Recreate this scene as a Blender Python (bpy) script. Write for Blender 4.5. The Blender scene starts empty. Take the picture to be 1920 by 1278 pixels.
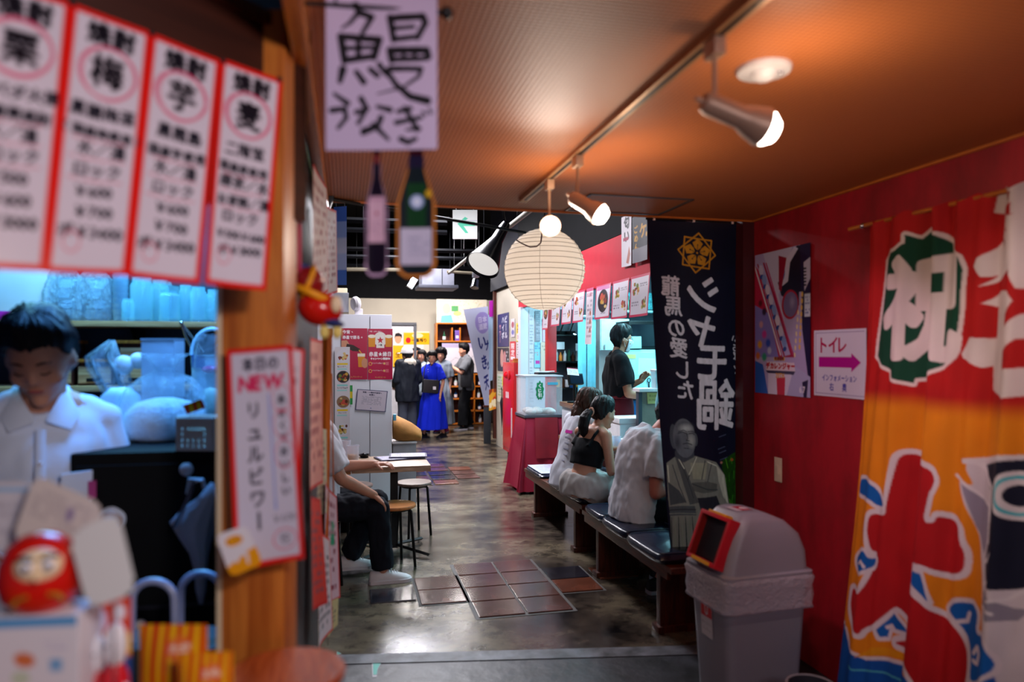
import bpy, bmesh, math, random
import numpy as np
from mathutils import Vector, Matrix, Euler, noise
random.seed(7); rng = np.random.default_rng(7)
SC = bpy.context.scene; COL = SC.collection
PI = math.pi
# ---------------------------------------------------------------- camera
# corridor runs along +Y, camera stands at the origin 1.55 m above the floor and looks a little to the right
F = 1317.0; TH = math.radians(13.25); HZ = 660.0; H = 1.55
cT, sT = math.cos(TH), math.sin(TH)
cam = bpy.data.cameras.new('camera'); camo = bpy.data.objects.new('camera', cam); COL.objects.link(camo)
camo.location = (0, 0, H); camo.rotation_euler = (PI/2, 0, -TH)
cam.sensor_fit = 'HORIZONTAL'; cam.sensor_width = 36; cam.lens = 36*F/1920; cam.shift_y = 21/1920
cam.dof.use_dof = True; cam.dof.focus_distance = 6.4; cam.dof.aperture_fstop = 1.35
cam.clip_start = .02
SC.camera = camo
# ---------------------------------------------------------------- world, exposure
w = bpy.data.worlds.new('world'); SC.world = w; w.use_nodes = True
w.node_tree.nodes['Background'].inputs[0].default_value = (.42, .40, .62, 1)
w.node_tree.nodes['Background'].inputs[1].default_value = .12
SC.view_settings.view_transform = 'Standard'; SC.view_settings.look = 'None'
SC.view_settings.gamma = 1; SC.view_settings.exposure = 0.18; SC.view_settings.use_curve_mapping = False
# ---------------------------------------------------------------- lights of the place and added fills
def area(name, loc, size, power, col, rot=(0, 0, 0), sy=None, spread=None):
    l = bpy.data.lights.new(name, 'AREA'); l.energy = power; l.color = col; l.size = size
    if sy: l.shape = 'RECTANGLE'; l.size_y = sy
    if spread: l.spread = spread
    o = bpy.data.objects.new(name, l); o.location = loc; o.rotation_euler = rot; COL.objects.link(o); return o
def spot(name, loc, target, power, col, ang, blend=.4, r=.03):
    l = bpy.data.lights.new(name, 'SPOT'); l.energy = power; l.color = col; l.spot_size = math.radians(ang); l.spot_blend = blend; l.shadow_soft_size = r
    o = bpy.data.objects.new(name, l); o.location = loc
    o.rotation_euler = (Vector(target)-Vector(loc)).to_track_quat('-Z', 'Y').to_euler(); COL.objects.link(o); return o
# fluorescent rows of the open hall, the kitchen and the drinks stall, then added fill lights
area('hall_lamp_near', (.9, 6.9, 3.5), .5, 130, (.93, .92, 1), sy=1.8)
area('hall_lamp_mid', (.9, 10.2, 3.5), .5, 190, (.95, .93, 1), sy=1.8)
area('hall_lamp_far', (1.4, 13.2, 3.5), 1.6, 230, (1, .93, .9), sy=.5)
area('kitchen_lamp', (3.5, 6.7, 2.75), .5, 190, (.36, .86, 1), sy=4.0)
area('stall_lamp', (-.50, 2.55, 2.46), .5, 34, (.10, .38, 1), sy=.4)
area('stall_shelf_fill', (-.95, 3.15, 2.46), 1.2, 24, (.22, .72, 1), sy=.15)  # added light to brighten the glassware on the shelf
area('entrance_fill', (.9, -.7, 2.0), .6, 9, (1, .86, .90), rot=(math.radians(68), 0, 0), sy=.3)  # added fill behind the camera, without a fixture
spot('stall_front_fill', (.40, -.15, 2.02), (-.50, 1.35, 1.40), 48, (1, .90, .92), 95, .6, .08)  # added light on the price strips and counter, without a fixture
# ---------------------------------------------------------------- measuring helpers: a photo pixel and one known distance give a point
def P(px, py, d):
    l = (px-960)/F*d
    return Vector((l*cT+d*sT, d*cT-l*sT, H-(py-HZ)/F*d))
def PX(px, py, X): return P(px, py, X/((px-960)/F*cT+sT))
def PY(px, py, Y): return P(px, py, Y/(cT-(px-960)/F*sT))
def PZ(px, py, Z): return P(px, py, (H-Z)*F/(py-HZ))
# ---------------------------------------------------------------- materials
def lin(c):
    if isinstance(c, str):
        c = [int(c[i:i+2], 16)/255 for i in (0, 2, 4)]
    return tuple((x/12.92 if x <= .04045 else ((x+.055)/1.055)**2.4) for x in c[:3])
_M = {}
def M(name, hexc='808080', rough=.6, metal=0., var=.12, scale=9., bump=0., emit=0., alpha=1., trans=0., spec=.5, stretch=(1, 1, 1), detail=4, c2=None, coat=0., bscale=None, sss=0):
    if name in _M: return _M[name]
    m = bpy.data.materials.new(name); m.use_nodes = True; nt = m.node_tree; b = nt.nodes['Principled BSDF']
    col = lin(hexc)
    b.inputs['Roughness'].default_value = rough; b.inputs['Metallic'].default_value = metal
    b.inputs['Specular IOR Level'].default_value = spec
    b.inputs['Coat Weight'].default_value = coat
    tc = nt.nodes.new('ShaderNodeTexCoord'); mp = nt.nodes.new('ShaderNodeMapping'); mp.inputs['Scale'].default_value = stretch
    nt.links.new(tc.outputs['Object'], mp.inputs[0])
    nz = nt.nodes.new('ShaderNodeTexNoise'); nz.inputs['Scale'].default_value = scale; nz.inputs['Detail'].default_value = detail
    nt.links.new(mp.outputs[0], nz.inputs['Vector'])
    rp = nt.nodes.new('ShaderNodeValToRGB'); rp.color_ramp.elements[0].position = .3; rp.color_ramp.elements[1].position = .72
    a = [x*(1-var) for x in col]; z = [min(1, x*(1+var)) for x in col] if c2 is None else lin(c2)
    rp.color_ramp.elements[0].color = (*a, 1); rp.color_ramp.elements[1].color = (*z, 1)
    nt.links.new(nz.outputs['Fac'], rp.inputs[0]); nt.links.new(rp.outputs[0], b.inputs['Base Color'])
    if bump:
        bp = nt.nodes.new('ShaderNodeBump'); bp.inputs['Strength'].default_value = bump; bp.inputs['Distance'].default_value = .01
        n2 = nt.nodes.new('ShaderNodeTexNoise'); n2.inputs['Scale'].default_value = bscale or scale*2; n2.inputs['Detail'].default_value = 5
        nt.links.new(mp.outputs[0], n2.inputs['Vector'])
        nt.links.new(n2.outputs['Fac'], bp.inputs['Height']); nt.links.new(bp.outputs[0], b.inputs['Normal'])
    if emit:
        b.inputs['Emission Strength'].default_value = emit; b.inputs['Emission Color'].default_value = (*col, 1)
    if trans: b.inputs['Transmission Weight'].default_value = trans
    if alpha < 1: b.inputs['Alpha'].default_value = alpha
    if sss:
        b.inputs['Subsurface Weight'].default_value = sss; b.inputs['Subsurface Radius'].default_value = (.02, .01, .006); b.inputs['Subsurface Scale'].default_value = .5
    _M[name] = m; return m
def print_mat(name, rough=.6, trans=0., emit=0., bump=0.):
    """flat print: the colour of a painted sheet is kept as a colour attribute on its mesh"""
    if name in _M: return _M[name]
    m = bpy.data.materials.new(name); m.use_nodes = True; nt = m.node_tree; b = nt.nodes['Principled BSDF']
    at = nt.nodes.new('ShaderNodeAttribute'); at.attribute_name = 'Col'
    b.inputs['Roughness'].default_value = rough; b.inputs['Specular IOR Level'].default_value = .3
    nt.links.new(at.outputs['Color'], b.inputs['Base Color'])
    if bump:
        nz = nt.nodes.new('ShaderNodeTexNoise'); nz.inputs['Scale'].default_value = 160
        tc = nt.nodes.new('ShaderNodeTexCoord'); nt.links.new(tc.outputs['Object'], nz.inputs['Vector'])
        bp = nt.nodes.new('ShaderNodeBump'); bp.inputs['Strength'].default_value = bump; bp.inputs['Distance'].default_value = .004
        nt.links.new(nz.outputs['Fac'], bp.inputs['Height']); nt.links.new(bp.outputs[0], b.inputs['Normal'])
    if emit:
        nt.links.new(at.outputs['Color'], b.inputs['Emission Color']); b.inputs['Emission Strength'].default_value = emit
    if trans:
        tr = nt.nodes.new('ShaderNodeBsdfTranslucent'); nt.links.new(at.outputs['Color'], tr.inputs[0])
        mx = nt.nodes.new('ShaderNodeMixShader'); mx.inputs[0].default_value = trans
        nt.links.new(b.outputs[0], mx.inputs[1]); nt.links.new(tr.outputs[0], mx.inputs[2])
        nt.links.new(mx.outputs[0], nt.nodes['Material Output'].inputs[0])
    _M[name] = m; return m
def clear_mat(name, hexc='ffffff', mixf=.75, rough=.1, crinkle=0.):
    """thin clear plastic or glass: partly see-through, partly glossy"""
    if name in _M: return _M[name]
    m = bpy.data.materials.new(name); m.use_nodes = True; nt = m.node_tree; b = nt.nodes['Principled BSDF']
    b.inputs['Base Color'].default_value = (*lin(hexc), 1); b.inputs['Roughness'].default_value = rough
    if crinkle:
        nz = nt.nodes.new('ShaderNodeTexNoise'); nz.inputs['Scale'].default_value = 34; nz.inputs['Detail'].default_value = 3; nz.inputs['Distortion'].default_value = 2.
        tc = nt.nodes.new('ShaderNodeTexCoord'); nt.links.new(tc.outputs['Object'], nz.inputs['Vector'])
        bp = nt.nodes.new('ShaderNodeBump'); bp.inputs['Strength'].default_value = crinkle; bp.inputs['Distance'].default_value = .03; nt.links.new(nz.outputs['Fac'], bp.inputs['Height']); nt.links.new(bp.outputs[0], b.inputs['Normal'])
    t = nt.nodes.new('ShaderNodeBsdfTransparent'); t.inputs[0].default_value = (*[.7+.3*x for x in lin(hexc)], 1)
    fr = nt.nodes.new('ShaderNodeLayerWeight'); fr.inputs['Blend'].default_value = .35
    mr = nt.nodes.new('ShaderNodeMapRange'); mr.inputs['To Min'].default_value = 1-mixf; mr.inputs['To Max'].default_value = min(1, 1.25-mixf)
    nt.links.new(fr.outputs['Facing'], mr.inputs['Value'])
    mx = nt.nodes.new('ShaderNodeMixShader'); nt.links.new(mr.outputs[0], mx.inputs[0])
    nt.links.new(t.outputs[0], mx.inputs[1]); nt.links.new(b.outputs[0], mx.inputs[2]); nt.links.new(mx.outputs[0], nt.nodes['Material Output'].inputs[0])
    _M[name] = m; return m
def wood(name, a, b_, rough=.45, sc=3., stretch=(1, 1, 14), bump=.15):
    if name in _M: return _M[name]
    m = bpy.data.materials.new(name); m.use_nodes = True; nt = m.node_tree; b = nt.nodes['Principled BSDF']
    tc = nt.nodes.new('ShaderNodeTexCoord'); mp = nt.nodes.new('ShaderNodeMapping')
    mp.inputs['Scale'].default_value = [18/x if x > 1 else 18 for x in stretch]
    nt.links.new(tc.outputs['Object'], mp.inputs[0])
    nz = nt.nodes.new('ShaderNodeTexNoise'); nz.inputs['Scale'].default_value = sc; nz.inputs['Detail'].default_value = 8; nz.inputs['Distortion'].default_value = 1.2
    nt.links.new(mp.outputs[0], nz.inputs['Vector'])
    rp = nt.nodes.new('ShaderNodeValToRGB'); rp.color_ramp.elements[0].position = .32; rp.color_ramp.elements[1].position = .68
    rp.color_ramp.elements[0].color = (*lin(a), 1); rp.color_ramp.elements[1].color = (*lin(b_), 1)
    nt.links.new(nz.outputs['Fac'], rp.inputs[0]); nt.links.new(rp.outputs[0], b.inputs['Base Color']); b.inputs['Roughness'].default_value = rough
    bp = nt.nodes.new('ShaderNodeBump'); bp.inputs['Strength'].default_value = bump; bp.inputs['Distance'].default_value = .004
    nt.links.new(nz.outputs['Fac'], bp.inputs['Height']); nt.links.new(bp.outputs[0], b.inputs['Normal'])
    _M[name] = m; return m
# ---------------------------------------------------------------- mesh builder
def basis(z, xh=None):
    z = Vector(z).normalized(); x = Vector(xh) if xh is not None else (Vector((1, 0, 0)) if abs(z.x) < .9 else Vector((0, 1, 0)))
    x = (x-z*x.dot(z)).normalized(); return x, z.cross(x), z
class MB:
    def __init__(s): s.v = []; s.f = []; s.m = []
    def add(s, vs, fs, mi=0):
        n = len(s.v); s.v += [tuple(q) for q in vs]; s.f += [tuple(i+n for i in q) for q in fs]; s.m += [mi]*len(fs); return s
    def box(s, c, sz, R=None, bev=0., mi=0):
        c = Vector(c); hx, hy, hz = [q/2 for q in sz]
        R = R if R is not None else Matrix.Identity(3)
        if isinstance(R, (int, float)): R = Matrix.Rotation(R, 3, 'Z')
        if bev <= 0:
            vs = [c+R@Vector((x*hx, y*hy, z*hz)) for z in (-1, 1) for y in (-1, 1) for x in (-1, 1)]
            return s.add(vs, [(0, 2, 3, 1), (4, 5, 7, 6), (0, 1, 5, 4), (2, 6, 7, 3), (0, 4, 6, 2), (1, 3, 7, 5)], mi)
        bm = bmesh.new(); bmesh.ops.create_cube(bm, size=1)
        for v in bm.verts: v.co = Vector((v.co.x*sz[0], v.co.y*sz[1], v.co.z*sz[2]))
        bmesh.ops.bevel(bm, geom=bm.edges[:], offset=min(bev, .49*min(sz)), segments=2, affect='EDGES', profile=.7)
        bm.verts.index_update()
        s.add([c+R@v.co for v in bm.verts], [[v.index for v in f.verts] for f in bm.faces], mi); bm.free(); return s
    def loft(s, rings, cap=True, closed=False, mi=0):
        n = len(rings[0]); vs = [q for r in rings for q in r]; fs = []
        k = len(rings)
        for i in range(k if closed else k-1):
            a = i*n; b = ((i+1) % k)*n
            fs += [(a+j, a+(j+1) % n, b+(j+1) % n, b+j) for j in range(n)]
        if cap and not closed:
            fs.append(tuple(reversed(range(n)))); fs.append(tuple(range((k-1)*n, k*n)))
        return s.add(vs, fs, mi)
    def tube(s, pts, r, n=8, cap=True, mi=0, xh=None, flat=1., closed=False):
        pts = [Vector(p) for p in pts]; k = len(pts); rs = r if isinstance(r, (list, tuple)) else [r]*k
        rings = []; px = xh
        for i, p in enumerate(pts):
            if closed: t = pts[(i+1) % k]-pts[i-1]
            else: t = (pts[min(i+1, k-1)]-pts[max(i-1, 0)])
            if t.length < 1e-9: t = Vector((0, 0, 1))
            x, y, z = basis(t, px); px = x
            rings.append([p+(x*math.cos(2*PI*j/n)+y*flat*math.sin(2*PI*j/n))*rs[i] for j in range(n)])
        return s.loft(rings, cap, closed, mi)
    def lathe(s, prof, n=24, c=(0, 0, 0), ax=(0, 0, 1), mi=0, sx=1., sy=1., cap=True, xh=None):
        x, y, z = basis(ax, xh); c = Vector(c)
        rings = [[c+z*h+(x*sx*math.cos(2*PI*j/n)+y*sy*math.sin(2*PI*j/n))*max(r, 1e-4) for j in range(n)] for r, h in prof]
        return s.loft(rings, cap, False, mi)
    def ell(s, c, r, R=None, n=16, k=10, mi=0):
        c = Vector(c); R = R if R is not None else Matrix.Identity(3)
        r = (r, r, r) if isinstance(r, (int, float)) else r
        rings = []
        for i in range(k+1):
            a = PI*i/k; ss = max(math.sin(a), 1e-3)
            rings.append([c+R@Vector((r[0]*ss*math.cos(2*PI*j/n), r[1]*ss*math.sin(2*PI*j/n), -r[2]*math.cos(a))) for j in range(n)])
        return s.loft(rings, True, False, mi)
    def cap_(s, a, b, ra, rb, n=12, mi=0):
        a = Vector(a); b = Vector(b); x, y, z = basis(b-a if (b-a).length > 1e-6 else (0, 0, 1)); rings = []
        for t in (-90, -60, -30, 0):
            q = math.radians(t); rings.append([a+z*math.sin(q)*ra+(x*math.cos(2*PI*j/n)+y*math.sin(2*PI*j/n))*max(ra*math.cos(q), 1e-4) for j in range(n)])
        for t in (0, 30, 60, 90):
            q = math.radians(t); rings.append([b+z*math.sin(q)*rb+(x*math.cos(2*PI*j/n)+y*math.sin(2*PI*j/n))*max(rb*math.cos(q), 1e-4) for j in range(n)])
        return s.loft(rings, True, False, mi)
    def prism(s, poly, y0, y1, fn=None, mi=0):
        """poly in (x,z), extruded from y0 to y1"""
        n = len(poly); vs = [(x, y0, z) for x, z in poly]+[(x, y1, z) for x, z in poly]
        fs = [tuple(range(n)), tuple(reversed(range(n, 2*n)))]+[(i, n+i, n+(i+1) % n, (i+1) % n) for i in range(n)]
        if fn: vs = [fn(*q) for q in vs]
        return s.add(vs, fs, mi)
    def grid(s, fn, nu, nv, mi=0, cu=False):
        vs = [fn(i/nu, j/nv) for j in range(nv+1) for i in range(nu if cu else nu+1)]; w_ = nu if cu else nu+1; fs = []
        for j in range(nv):
            for i in range(nu): fs.append((j*w_+i, j*w_+(i+1) % w_ if cu else j*w_+i+1, (j+1)*w_+((i+1) % w_ if cu else i+1), (j+1)*w_+i))
        return s.add(vs, fs, mi)
    def mesh(s, name):
        me = bpy.data.meshes.new(name); me.from_pydata(s.v, [], s.f)
        if any(s.m): me.polygons.foreach_set('material_index', s.m)
        me.update(); return me
    def build(s, name, mats, parent=None, smooth=35, loc=None, rot=None, solid=0.):
        return link(name, s.mesh(name), mats, parent, smooth, loc, rot, solid)
def link(name, me, mats, parent=None, smooth=35, loc=None, rot=None, solid=0.):
    if not isinstance(mats, (list, tuple)): mats = [mats]
    me.materials.clear()
    for m in mats: me.materials.append(m)
    if smooth:
        me.polygons.foreach_set('use_smooth', [True]*len(me.polygons))
        if smooth < 180: me.set_sharp_from_angle(angle=math.radians(smooth))
    o = bpy.data.objects.new(name, me); COL.objects.link(o)
    if parent is not None: o.parent = parent
    if loc is not None: o.location = loc
    if rot is not None: o.rotation_euler = rot if not isinstance(rot, (int, float)) else (0, 0, rot)
    if solid:
        md = o.modifiers.new('thickness', 'SOLIDIFY'); md.thickness = solid; md.offset = 0
    return o
def tag(o, label, cat, group=None, kind=None):
    if label: o['label'] = label
    if cat: o['category'] = cat
    if group: o['group'] = group
    if kind: o['kind'] = kind
    return o
def thing(name, label, cat, loc=(0, 0, 0), rotz=0., group=None):
    o = bpy.data.objects.new(name, None); COL.objects.link(o); o.empty_display_size = .05
    o.location = loc; o.rotation_euler = rotz if isinstance(rotz, (tuple, Euler)) else (0, 0, rotz)
    return tag(o, label, cat, group)
def dup(root, loc, rot=None, label=None):
    r = root.copy(); COL.objects.link(r); r.location = loc
    if rot is not None: r.rotation_euler = (0, 0, rot)
    if label: r['label'] = label
    for ch in list(root.children):
        c = ch.copy(); COL.objects.link(c); c.parent = r
        for g in list(ch.children):
            d = g.copy(); COL.objects.link(d); d.parent = c
    return r
def struct(o): o['kind'] = 'structure'; return o
def RX(a): return Matrix.Rotation(a, 3, 'X')
def RY(a): return Matrix.Rotation(a, 3, 'Y')
def RZ(a): return Matrix.Rotation(a, 3, 'Z')
def remesh(mb, voxel, smooth=3, noise_amp=0., noise_sc=6., aniso=(1, 1, 1), seed=0):
    me = mb.mesh('tmp'); o = bpy.data.objects.new('tmp', me); COL.objects.link(o)
    r = o.modifiers.new('r', 'REMESH'); r.mode = 'VOXEL'; r.voxel_size = voxel
    if smooth:
        q = o.modifiers.new('s', 'SMOOTH'); q.iterations = smooth; q.factor = .5
    dg = bpy.context.evaluated_depsgraph_get()
    out = bpy.data.meshes.new_from_object(o.evaluated_get(dg))
    bpy.data.objects.remove(o); bpy.data.meshes.remove(me)
    if noise_amp:
        n = len(out.vertices); co = np.empty(n*3); out.vertices.foreach_get('co', co); co = co.reshape(-1, 3)
        nn = np.empty(n*3); out.vertices.foreach_get('normal', nn); nn = nn.reshape(-1, 3)
        d = np.array([noise.turbulence(Vector((p[0]*aniso[0]*noise_sc+seed, p[1]*aniso[1]*noise_sc, p[2]*aniso[2]*noise_sc)), 3, False) for p in co])
        co += nn*((d-d.mean())*noise_amp)[:, None]
        out.vertices.foreach_set('co', co.ravel()); out.update()
    return out
# ---------------------------------------------------------------- painted sheets (flat print)
_G = {}
def glyph(ch):
    if ch in _G: return _G[ch]
    cu = bpy.data.curves.new('g', 'FONT'); cu.body = ch; cu.resolution_u = 3; cu.size = 1
    o = bpy.data.objects.new('g', cu); me = bpy.data.meshes.new_from_object(o)
    me.calc_loop_triangles()
    v = np.array([q.co[:2] for q in me.vertices]) if len(me.vertices) else np.zeros((0, 2))
    t = np.array([q.vertices[:] for q in me.loop_triangles]) if len(me.loop_triangles) else np.zeros((0, 3), int)
    bpy.data.objects.remove(o); bpy.data.curves.remove(cu); bpy.data.meshes.remove(me)
    if len(v):
        lo = v.min(0); hi = v.max(0)
        if ord(ch) > 0x2000: c = np.array([(lo[0]+hi[0])/2, (lo[1]+hi[1])/2 if ch in '、。' else .36])
        else: c = np.array([(lo[0]+hi[0])/2, .34])
        v = v-c; wd = hi[0]-lo[0]
    else: wd = .3
    _G[ch] = (v, t, wd); return _G[ch]
class Canvas:
    """colour raster in metres, x to the right, y down from the top edge"""
    def __init__(s, w, h, res, bg, ss=2):
        s.w, s.h = w, h; s.nx = max(2, int(w*res)); s.ny = max(2, int(h*res)); s.ss = ss
        s.k = s.nx*ss/w; s.a = np.zeros((s.ny*ss, s.nx*ss, 3)); s.a[:] = lin(bg); s.ky = s.ny*ss/h
    def _bb(s, x0, x1, y0, y1):
        W, Hh = s.a.shape[1], s.a.shape[0]
        i0 = max(0, int(x0*s.k)-1); i1 = min(W, int(x1*s.k)+2); j0 = max(0, int(y0*s.ky)-1); j1 = min(Hh, int(y1*s.ky)+2)
        if i0 >= i1 or j0 >= j1: return None
        X, Y = np.meshgrid((np.arange(i0, i1)+.5)/s.k, (np.arange(j0, j1)+.5)/s.ky); return i0, i1, j0, j1, X, Y
    def _put(s, b, m, col, al=1.):
        i0, i1, j0, j1 = b[:4]; m = (m*al)[..., None] if m.dtype != bool else (m.astype(float)*al)[..., None]
        s.a[j0:j1, i0:i1] = s.a[j0:j1, i0:i1]*(1-m)+np.array(lin(col))*m
    def rect(s, x0, y0, x1, y1, col, al=1.):
        b = s._bb(x0, x1, y0, y1)
        if b: s._put(b, (b[4] >= x0) & (b[4] <= x1) & (b[5] >= y0) & (b[5] <= y1), col, al)
        return s
    def ell(s, cx, cy, rx, ry, col, rot=0., ring=0., al=1., soft=0.):
        r = max(rx, ry)+ring; b = s._bb(cx-r, cx+r, cy-r, cy+r)
        if not b: return s
        x = b[4]-cx; y = b[5]-cy; c, q = math.cos(rot), math.sin(rot); u = (x*c+y*q); v = (-x*q+y*c)
        d = np.sqrt((u/rx)**2+(v/ry)**2)
        if ring: m = (np.abs(d-1)*min(rx, ry) < ring)
        elif soft: m = np.clip((1-d)/soft, 0, 1)
        else: m = d < 1
        s._put(b, m, col, al); return s
    def poly(s, pts, col, al=1.):
        xs = [p[0] for p in pts]; ys = [p[1] for p in pts]; b = s._bb(min(xs), max(xs), min(ys), max(ys))
        if not b: return s
        X, Y = b[4], b[5]; m = np.zeros(X.shape, bool); n = len(pts)
        for i in range(n):
            x1, y1 = pts[i]; x2, y2 = pts[(i+1) % n]
            if y1 == y2: continue
            m ^= ((y1 > Y) != (y2 > Y)) & (X < (x2-x1)*(Y-y1)/(y2-y1)+x1)
        s._put(b, m, col, al); return s
    def line(s, pts, wd, col, al=1., close=False):
        xs = [p[0] for p in pts]; ys = [p[1] for p in pts]; wm = max(wd) if isinstance(wd, (list, tuple)) else wd
        b = s._bb(min(xs)-wm, max(xs)+wm, min(ys)-wm, max(ys)+wm)
        if not b: return s
        X, Y = b[4], b[5]; m = np.zeros(X.shape, bool); pp = list(pts)+([pts[0]] if close else [])
        for i in range(len(pp)-1):
            (x1, y1), (x2, y2) = pp[i], pp[i+1]; L = (x2-x1)**2+(y2-y1)**2+1e-12
            t = np.clip(((X-x1)*(x2-x1)+(Y-y1)*(y2-y1))/L, 0, 1)
            w1 = wd[i] if isinstance(wd, (list, tuple)) else wd; w2 = wd[i+1] if isinstance(wd, (list, tuple)) else wd
            m |= np.hypot(X-(x1+t*(x2-x1)), Y-(y1+t*(y2-y1))) < (w1+(w2-w1)*t)/2
        s._put(b, m, col, al); return s
    def glyphmask(s, ch, x, y, size, sx=1., rot=0., bold=0., shear=0.):
        v, t, wd = glyph(ch)
        if not len(t): return None
        q = np.stack([v[:, 0]*size*sx+v[:, 1]*size*shear, -v[:, 1]*size], 1); c, sn = math.cos(rot), math.sin(rot)
        q = np.stack([q[:, 0]*c-q[:, 1]*sn+x, q[:, 0]*sn+q[:, 1]*c+y], 1)
        pad = bold+1/s.k; b = s._bb(q[:, 0].min()-pad, q[:, 0].max()+pad, q[:, 1].min()-pad, q[:, 1].max()+pad)
        if not b: return None
        i0, i1, j0, j1, X, Y = b; m = np.zeros(X.shape, bool)
        qp = np.stack([q[:, 0]*s.k-i0-.5, q[:, 1]*s.ky-j0-.5], 1)
        Hh, W = m.shape
        for tri in t:
            a, bb, cc = qp[tri[0]], qp[tri[1]], qp[tri[2]]
            x0 = max(0, int(min(a[0], bb[0], cc[0]))); x1 = min(W, int(max(a[0], bb[0], cc[0]))+2)
            y0 = max(0, int(min(a[1], bb[1], cc[1]))); y1 = min(Hh, int(max(a[1], bb[1], cc[1]))+2)
            if x0 >= x1 or y0 >= y1: continue
            xx = np.arange(x0, x1)[None, :]; yy = np.arange(y0, y1)[:, None]
            e0 = (bb[0]-a[0])*(yy-a[1])-(bb[1]-a[1])*(xx-a[0]); e1 = (cc[0]-bb[0])*(yy-bb[1])-(cc[1]-bb[1])*(xx-bb[0]); e2 = (a[0]-cc[0])*(yy-cc[1])-(a[1]-cc[1])*(xx-cc[0])
            m[y0:y1, x0:x1] |= ((e0 >= 0) & (e1 >= 0) & (e2 >= 0)) | ((e0 <= 0) & (e1 <= 0) & (e2 <= 0))
        r = int(round(bold*s.k))
        if r > 0:
            o = m.copy()
            for dx in range(-r, r+1):
                for dy in range(-r, r+1):
                    if dx*dx+dy*dy > r*r+.5 or (dx == 0 and dy == 0): continue
                    o[max(0, dy):Hh+min(0, dy), max(0, dx):W+min(0, dx)] |= m[max(0, -dy):Hh-max(0, dy), max(0, -dx):W-max(0, dx)]
            m = o
        return b, m
    def ch(s, c_, x, y, size, col, bold=0., sx=1., rot=0., shear=0., al=1.):
        r = s.glyphmask(c_, x, y, size, sx, rot, bold, shear)
        if r: s._put(r[0], r[1], col, al)
        return s
    def text(s, st, x, y, size, col, bold=0., vertical=False, step=None, sx=1., rot=0., center=True, shear=0., al=1.):
        n = len(st)
        if vertical:
            step = step or size*1.05
            for i, c_ in enumerate(st): s.ch('丨' if c_ == 'ー' else c_, x, y+i*step, size, col, bold, sx, rot, shear, al)
            return s
        ws = [(glyph(c_)[2]*size*sx*1.12+size*.06 if ord(c_) < 0x2000 else (step or size*sx*1.02)) for c_ in st]; tot = sum(ws)
        cx = x-(tot/2 if center else 0); cr, sr = math.cos(rot), math.sin(rot); base = x
        for c_, w_ in zip(st, ws):
            o = cx+w_/2-base; s.ch(c_, base+o*cr, y+o*sr, size, col, bold, sx, rot, shear, al); cx += w_
        return s
    def border(s, col, wd):
        s.rect(0, 0, s.w, wd, col); s.rect(0, s.h-wd, s.w, s.h, col); s.rect(0, 0, wd, s.h, col); s.rect(s.w-wd, 0, s.w, s.h, col); return s
    def scrib(s, x0, y0, x1, y1, rows, col, seed=1, dens=.8):
        r = random.Random(seed); hh = (y1-y0)/rows
        for i in range(rows):
            x = x0
            while x < x1:
                l = r.uniform(.5, 1.4)*hh*.7
                if r.random() < dens: s.rect(x, y0+i*hh+hh*.15, min(x1, x+l), y0+i*hh+hh*.15+hh*.55, col, al=r.uniform(.55, .95))
                x += l+hh*.2
        return s
    def mottle(s, amp, sc=6, seed=0):
        g = np.random.default_rng(seed).random((sc*2+2, sc*2+2)); Hh, W = s.a.shape[:2]
        yy = np.linspace(0, sc*2, Hh); xx = np.linspace(0, sc*2, W); y0 = yy.astype(int); x0 = xx.astype(int); fy = (yy-y0)[:, None]; fx = (xx-x0)[None, :]
        z = g[y0][:, x0]*(1-fy)*(1-fx)+g[y0+1][:, x0]*fy*(1-fx)+g[y0][:, x0+1]*(1-fy)*fx+g[y0+1][:, x0+1]*fy*fx
        s.a *= (1+amp*(z-.5)*2)[..., None]; return s
    def obj(s, name, fn=None, parent=None, mat=None, loc=None, rot=None, keep=None):
        nx, ny, ss = s.nx, s.ny, s.ss
        c = np.clip(s.a, 0, 1).reshape(ny, ss, nx, ss, 3).mean((1, 3)); nv = nx*ny
        X, Y = np.meshgrid(np.linspace(0, s.w, nx), np.linspace(0, s.h, ny))
        if fn is None: vx, vy, vz = X-s.w/2, np.zeros_like(X), -Y+s.h/2
        else: vx, vy, vz = fn(X, Y)
        me = bpy.data.meshes.new(name); me.vertices.add(nv)
        me.vertices.foreach_set('co', np.stack([vx, vy, vz], -1).astype(np.float32).ravel())
        i = np.arange(nv).reshape(ny, nx); q = np.stack([i[:-1, :-1], i[1:, :-1], i[1:, 1:], i[:-1, 1:]], -1).reshape(-1, 4)
        if keep is not None:
            k = keep(X, Y); kk = (k[:-1, :-1] & k[1:, :-1] & k[1:, 1:] & k[:-1, 1:]).ravel(); q = q[kk]
        nf = len(q); me.loops.add(nf*4); me.loops.foreach_set('vertex_index', q.astype(np.int32).ravel())
        me.polygons.add(nf); me.polygons.foreach_set('loop_start', np.arange(0, nf*4, 4, dtype=np.int32))
        me.update(calc_edges=True)
        at = me.color_attributes.new('Col', 'FLOAT_COLOR', 'POINT')
        at.data.foreach_set('color', np.concatenate([c.reshape(-1, 3), np.ones((nv, 1))], 1).astype(np.float32).ravel())
        me.validate()
        return link(name, me, mat or print_mat('printed_paper', .55), parent, 180, loc, rot)
def curl(w, h, a=.01, b=0.):
    """sheet that hangs with a gentle bow"""
    return lambda X, Y: (X-w/2, a*np.sin(X/w*PI*1.3+.4)+b*(Y/h)**2, h/2-Y)
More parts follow.
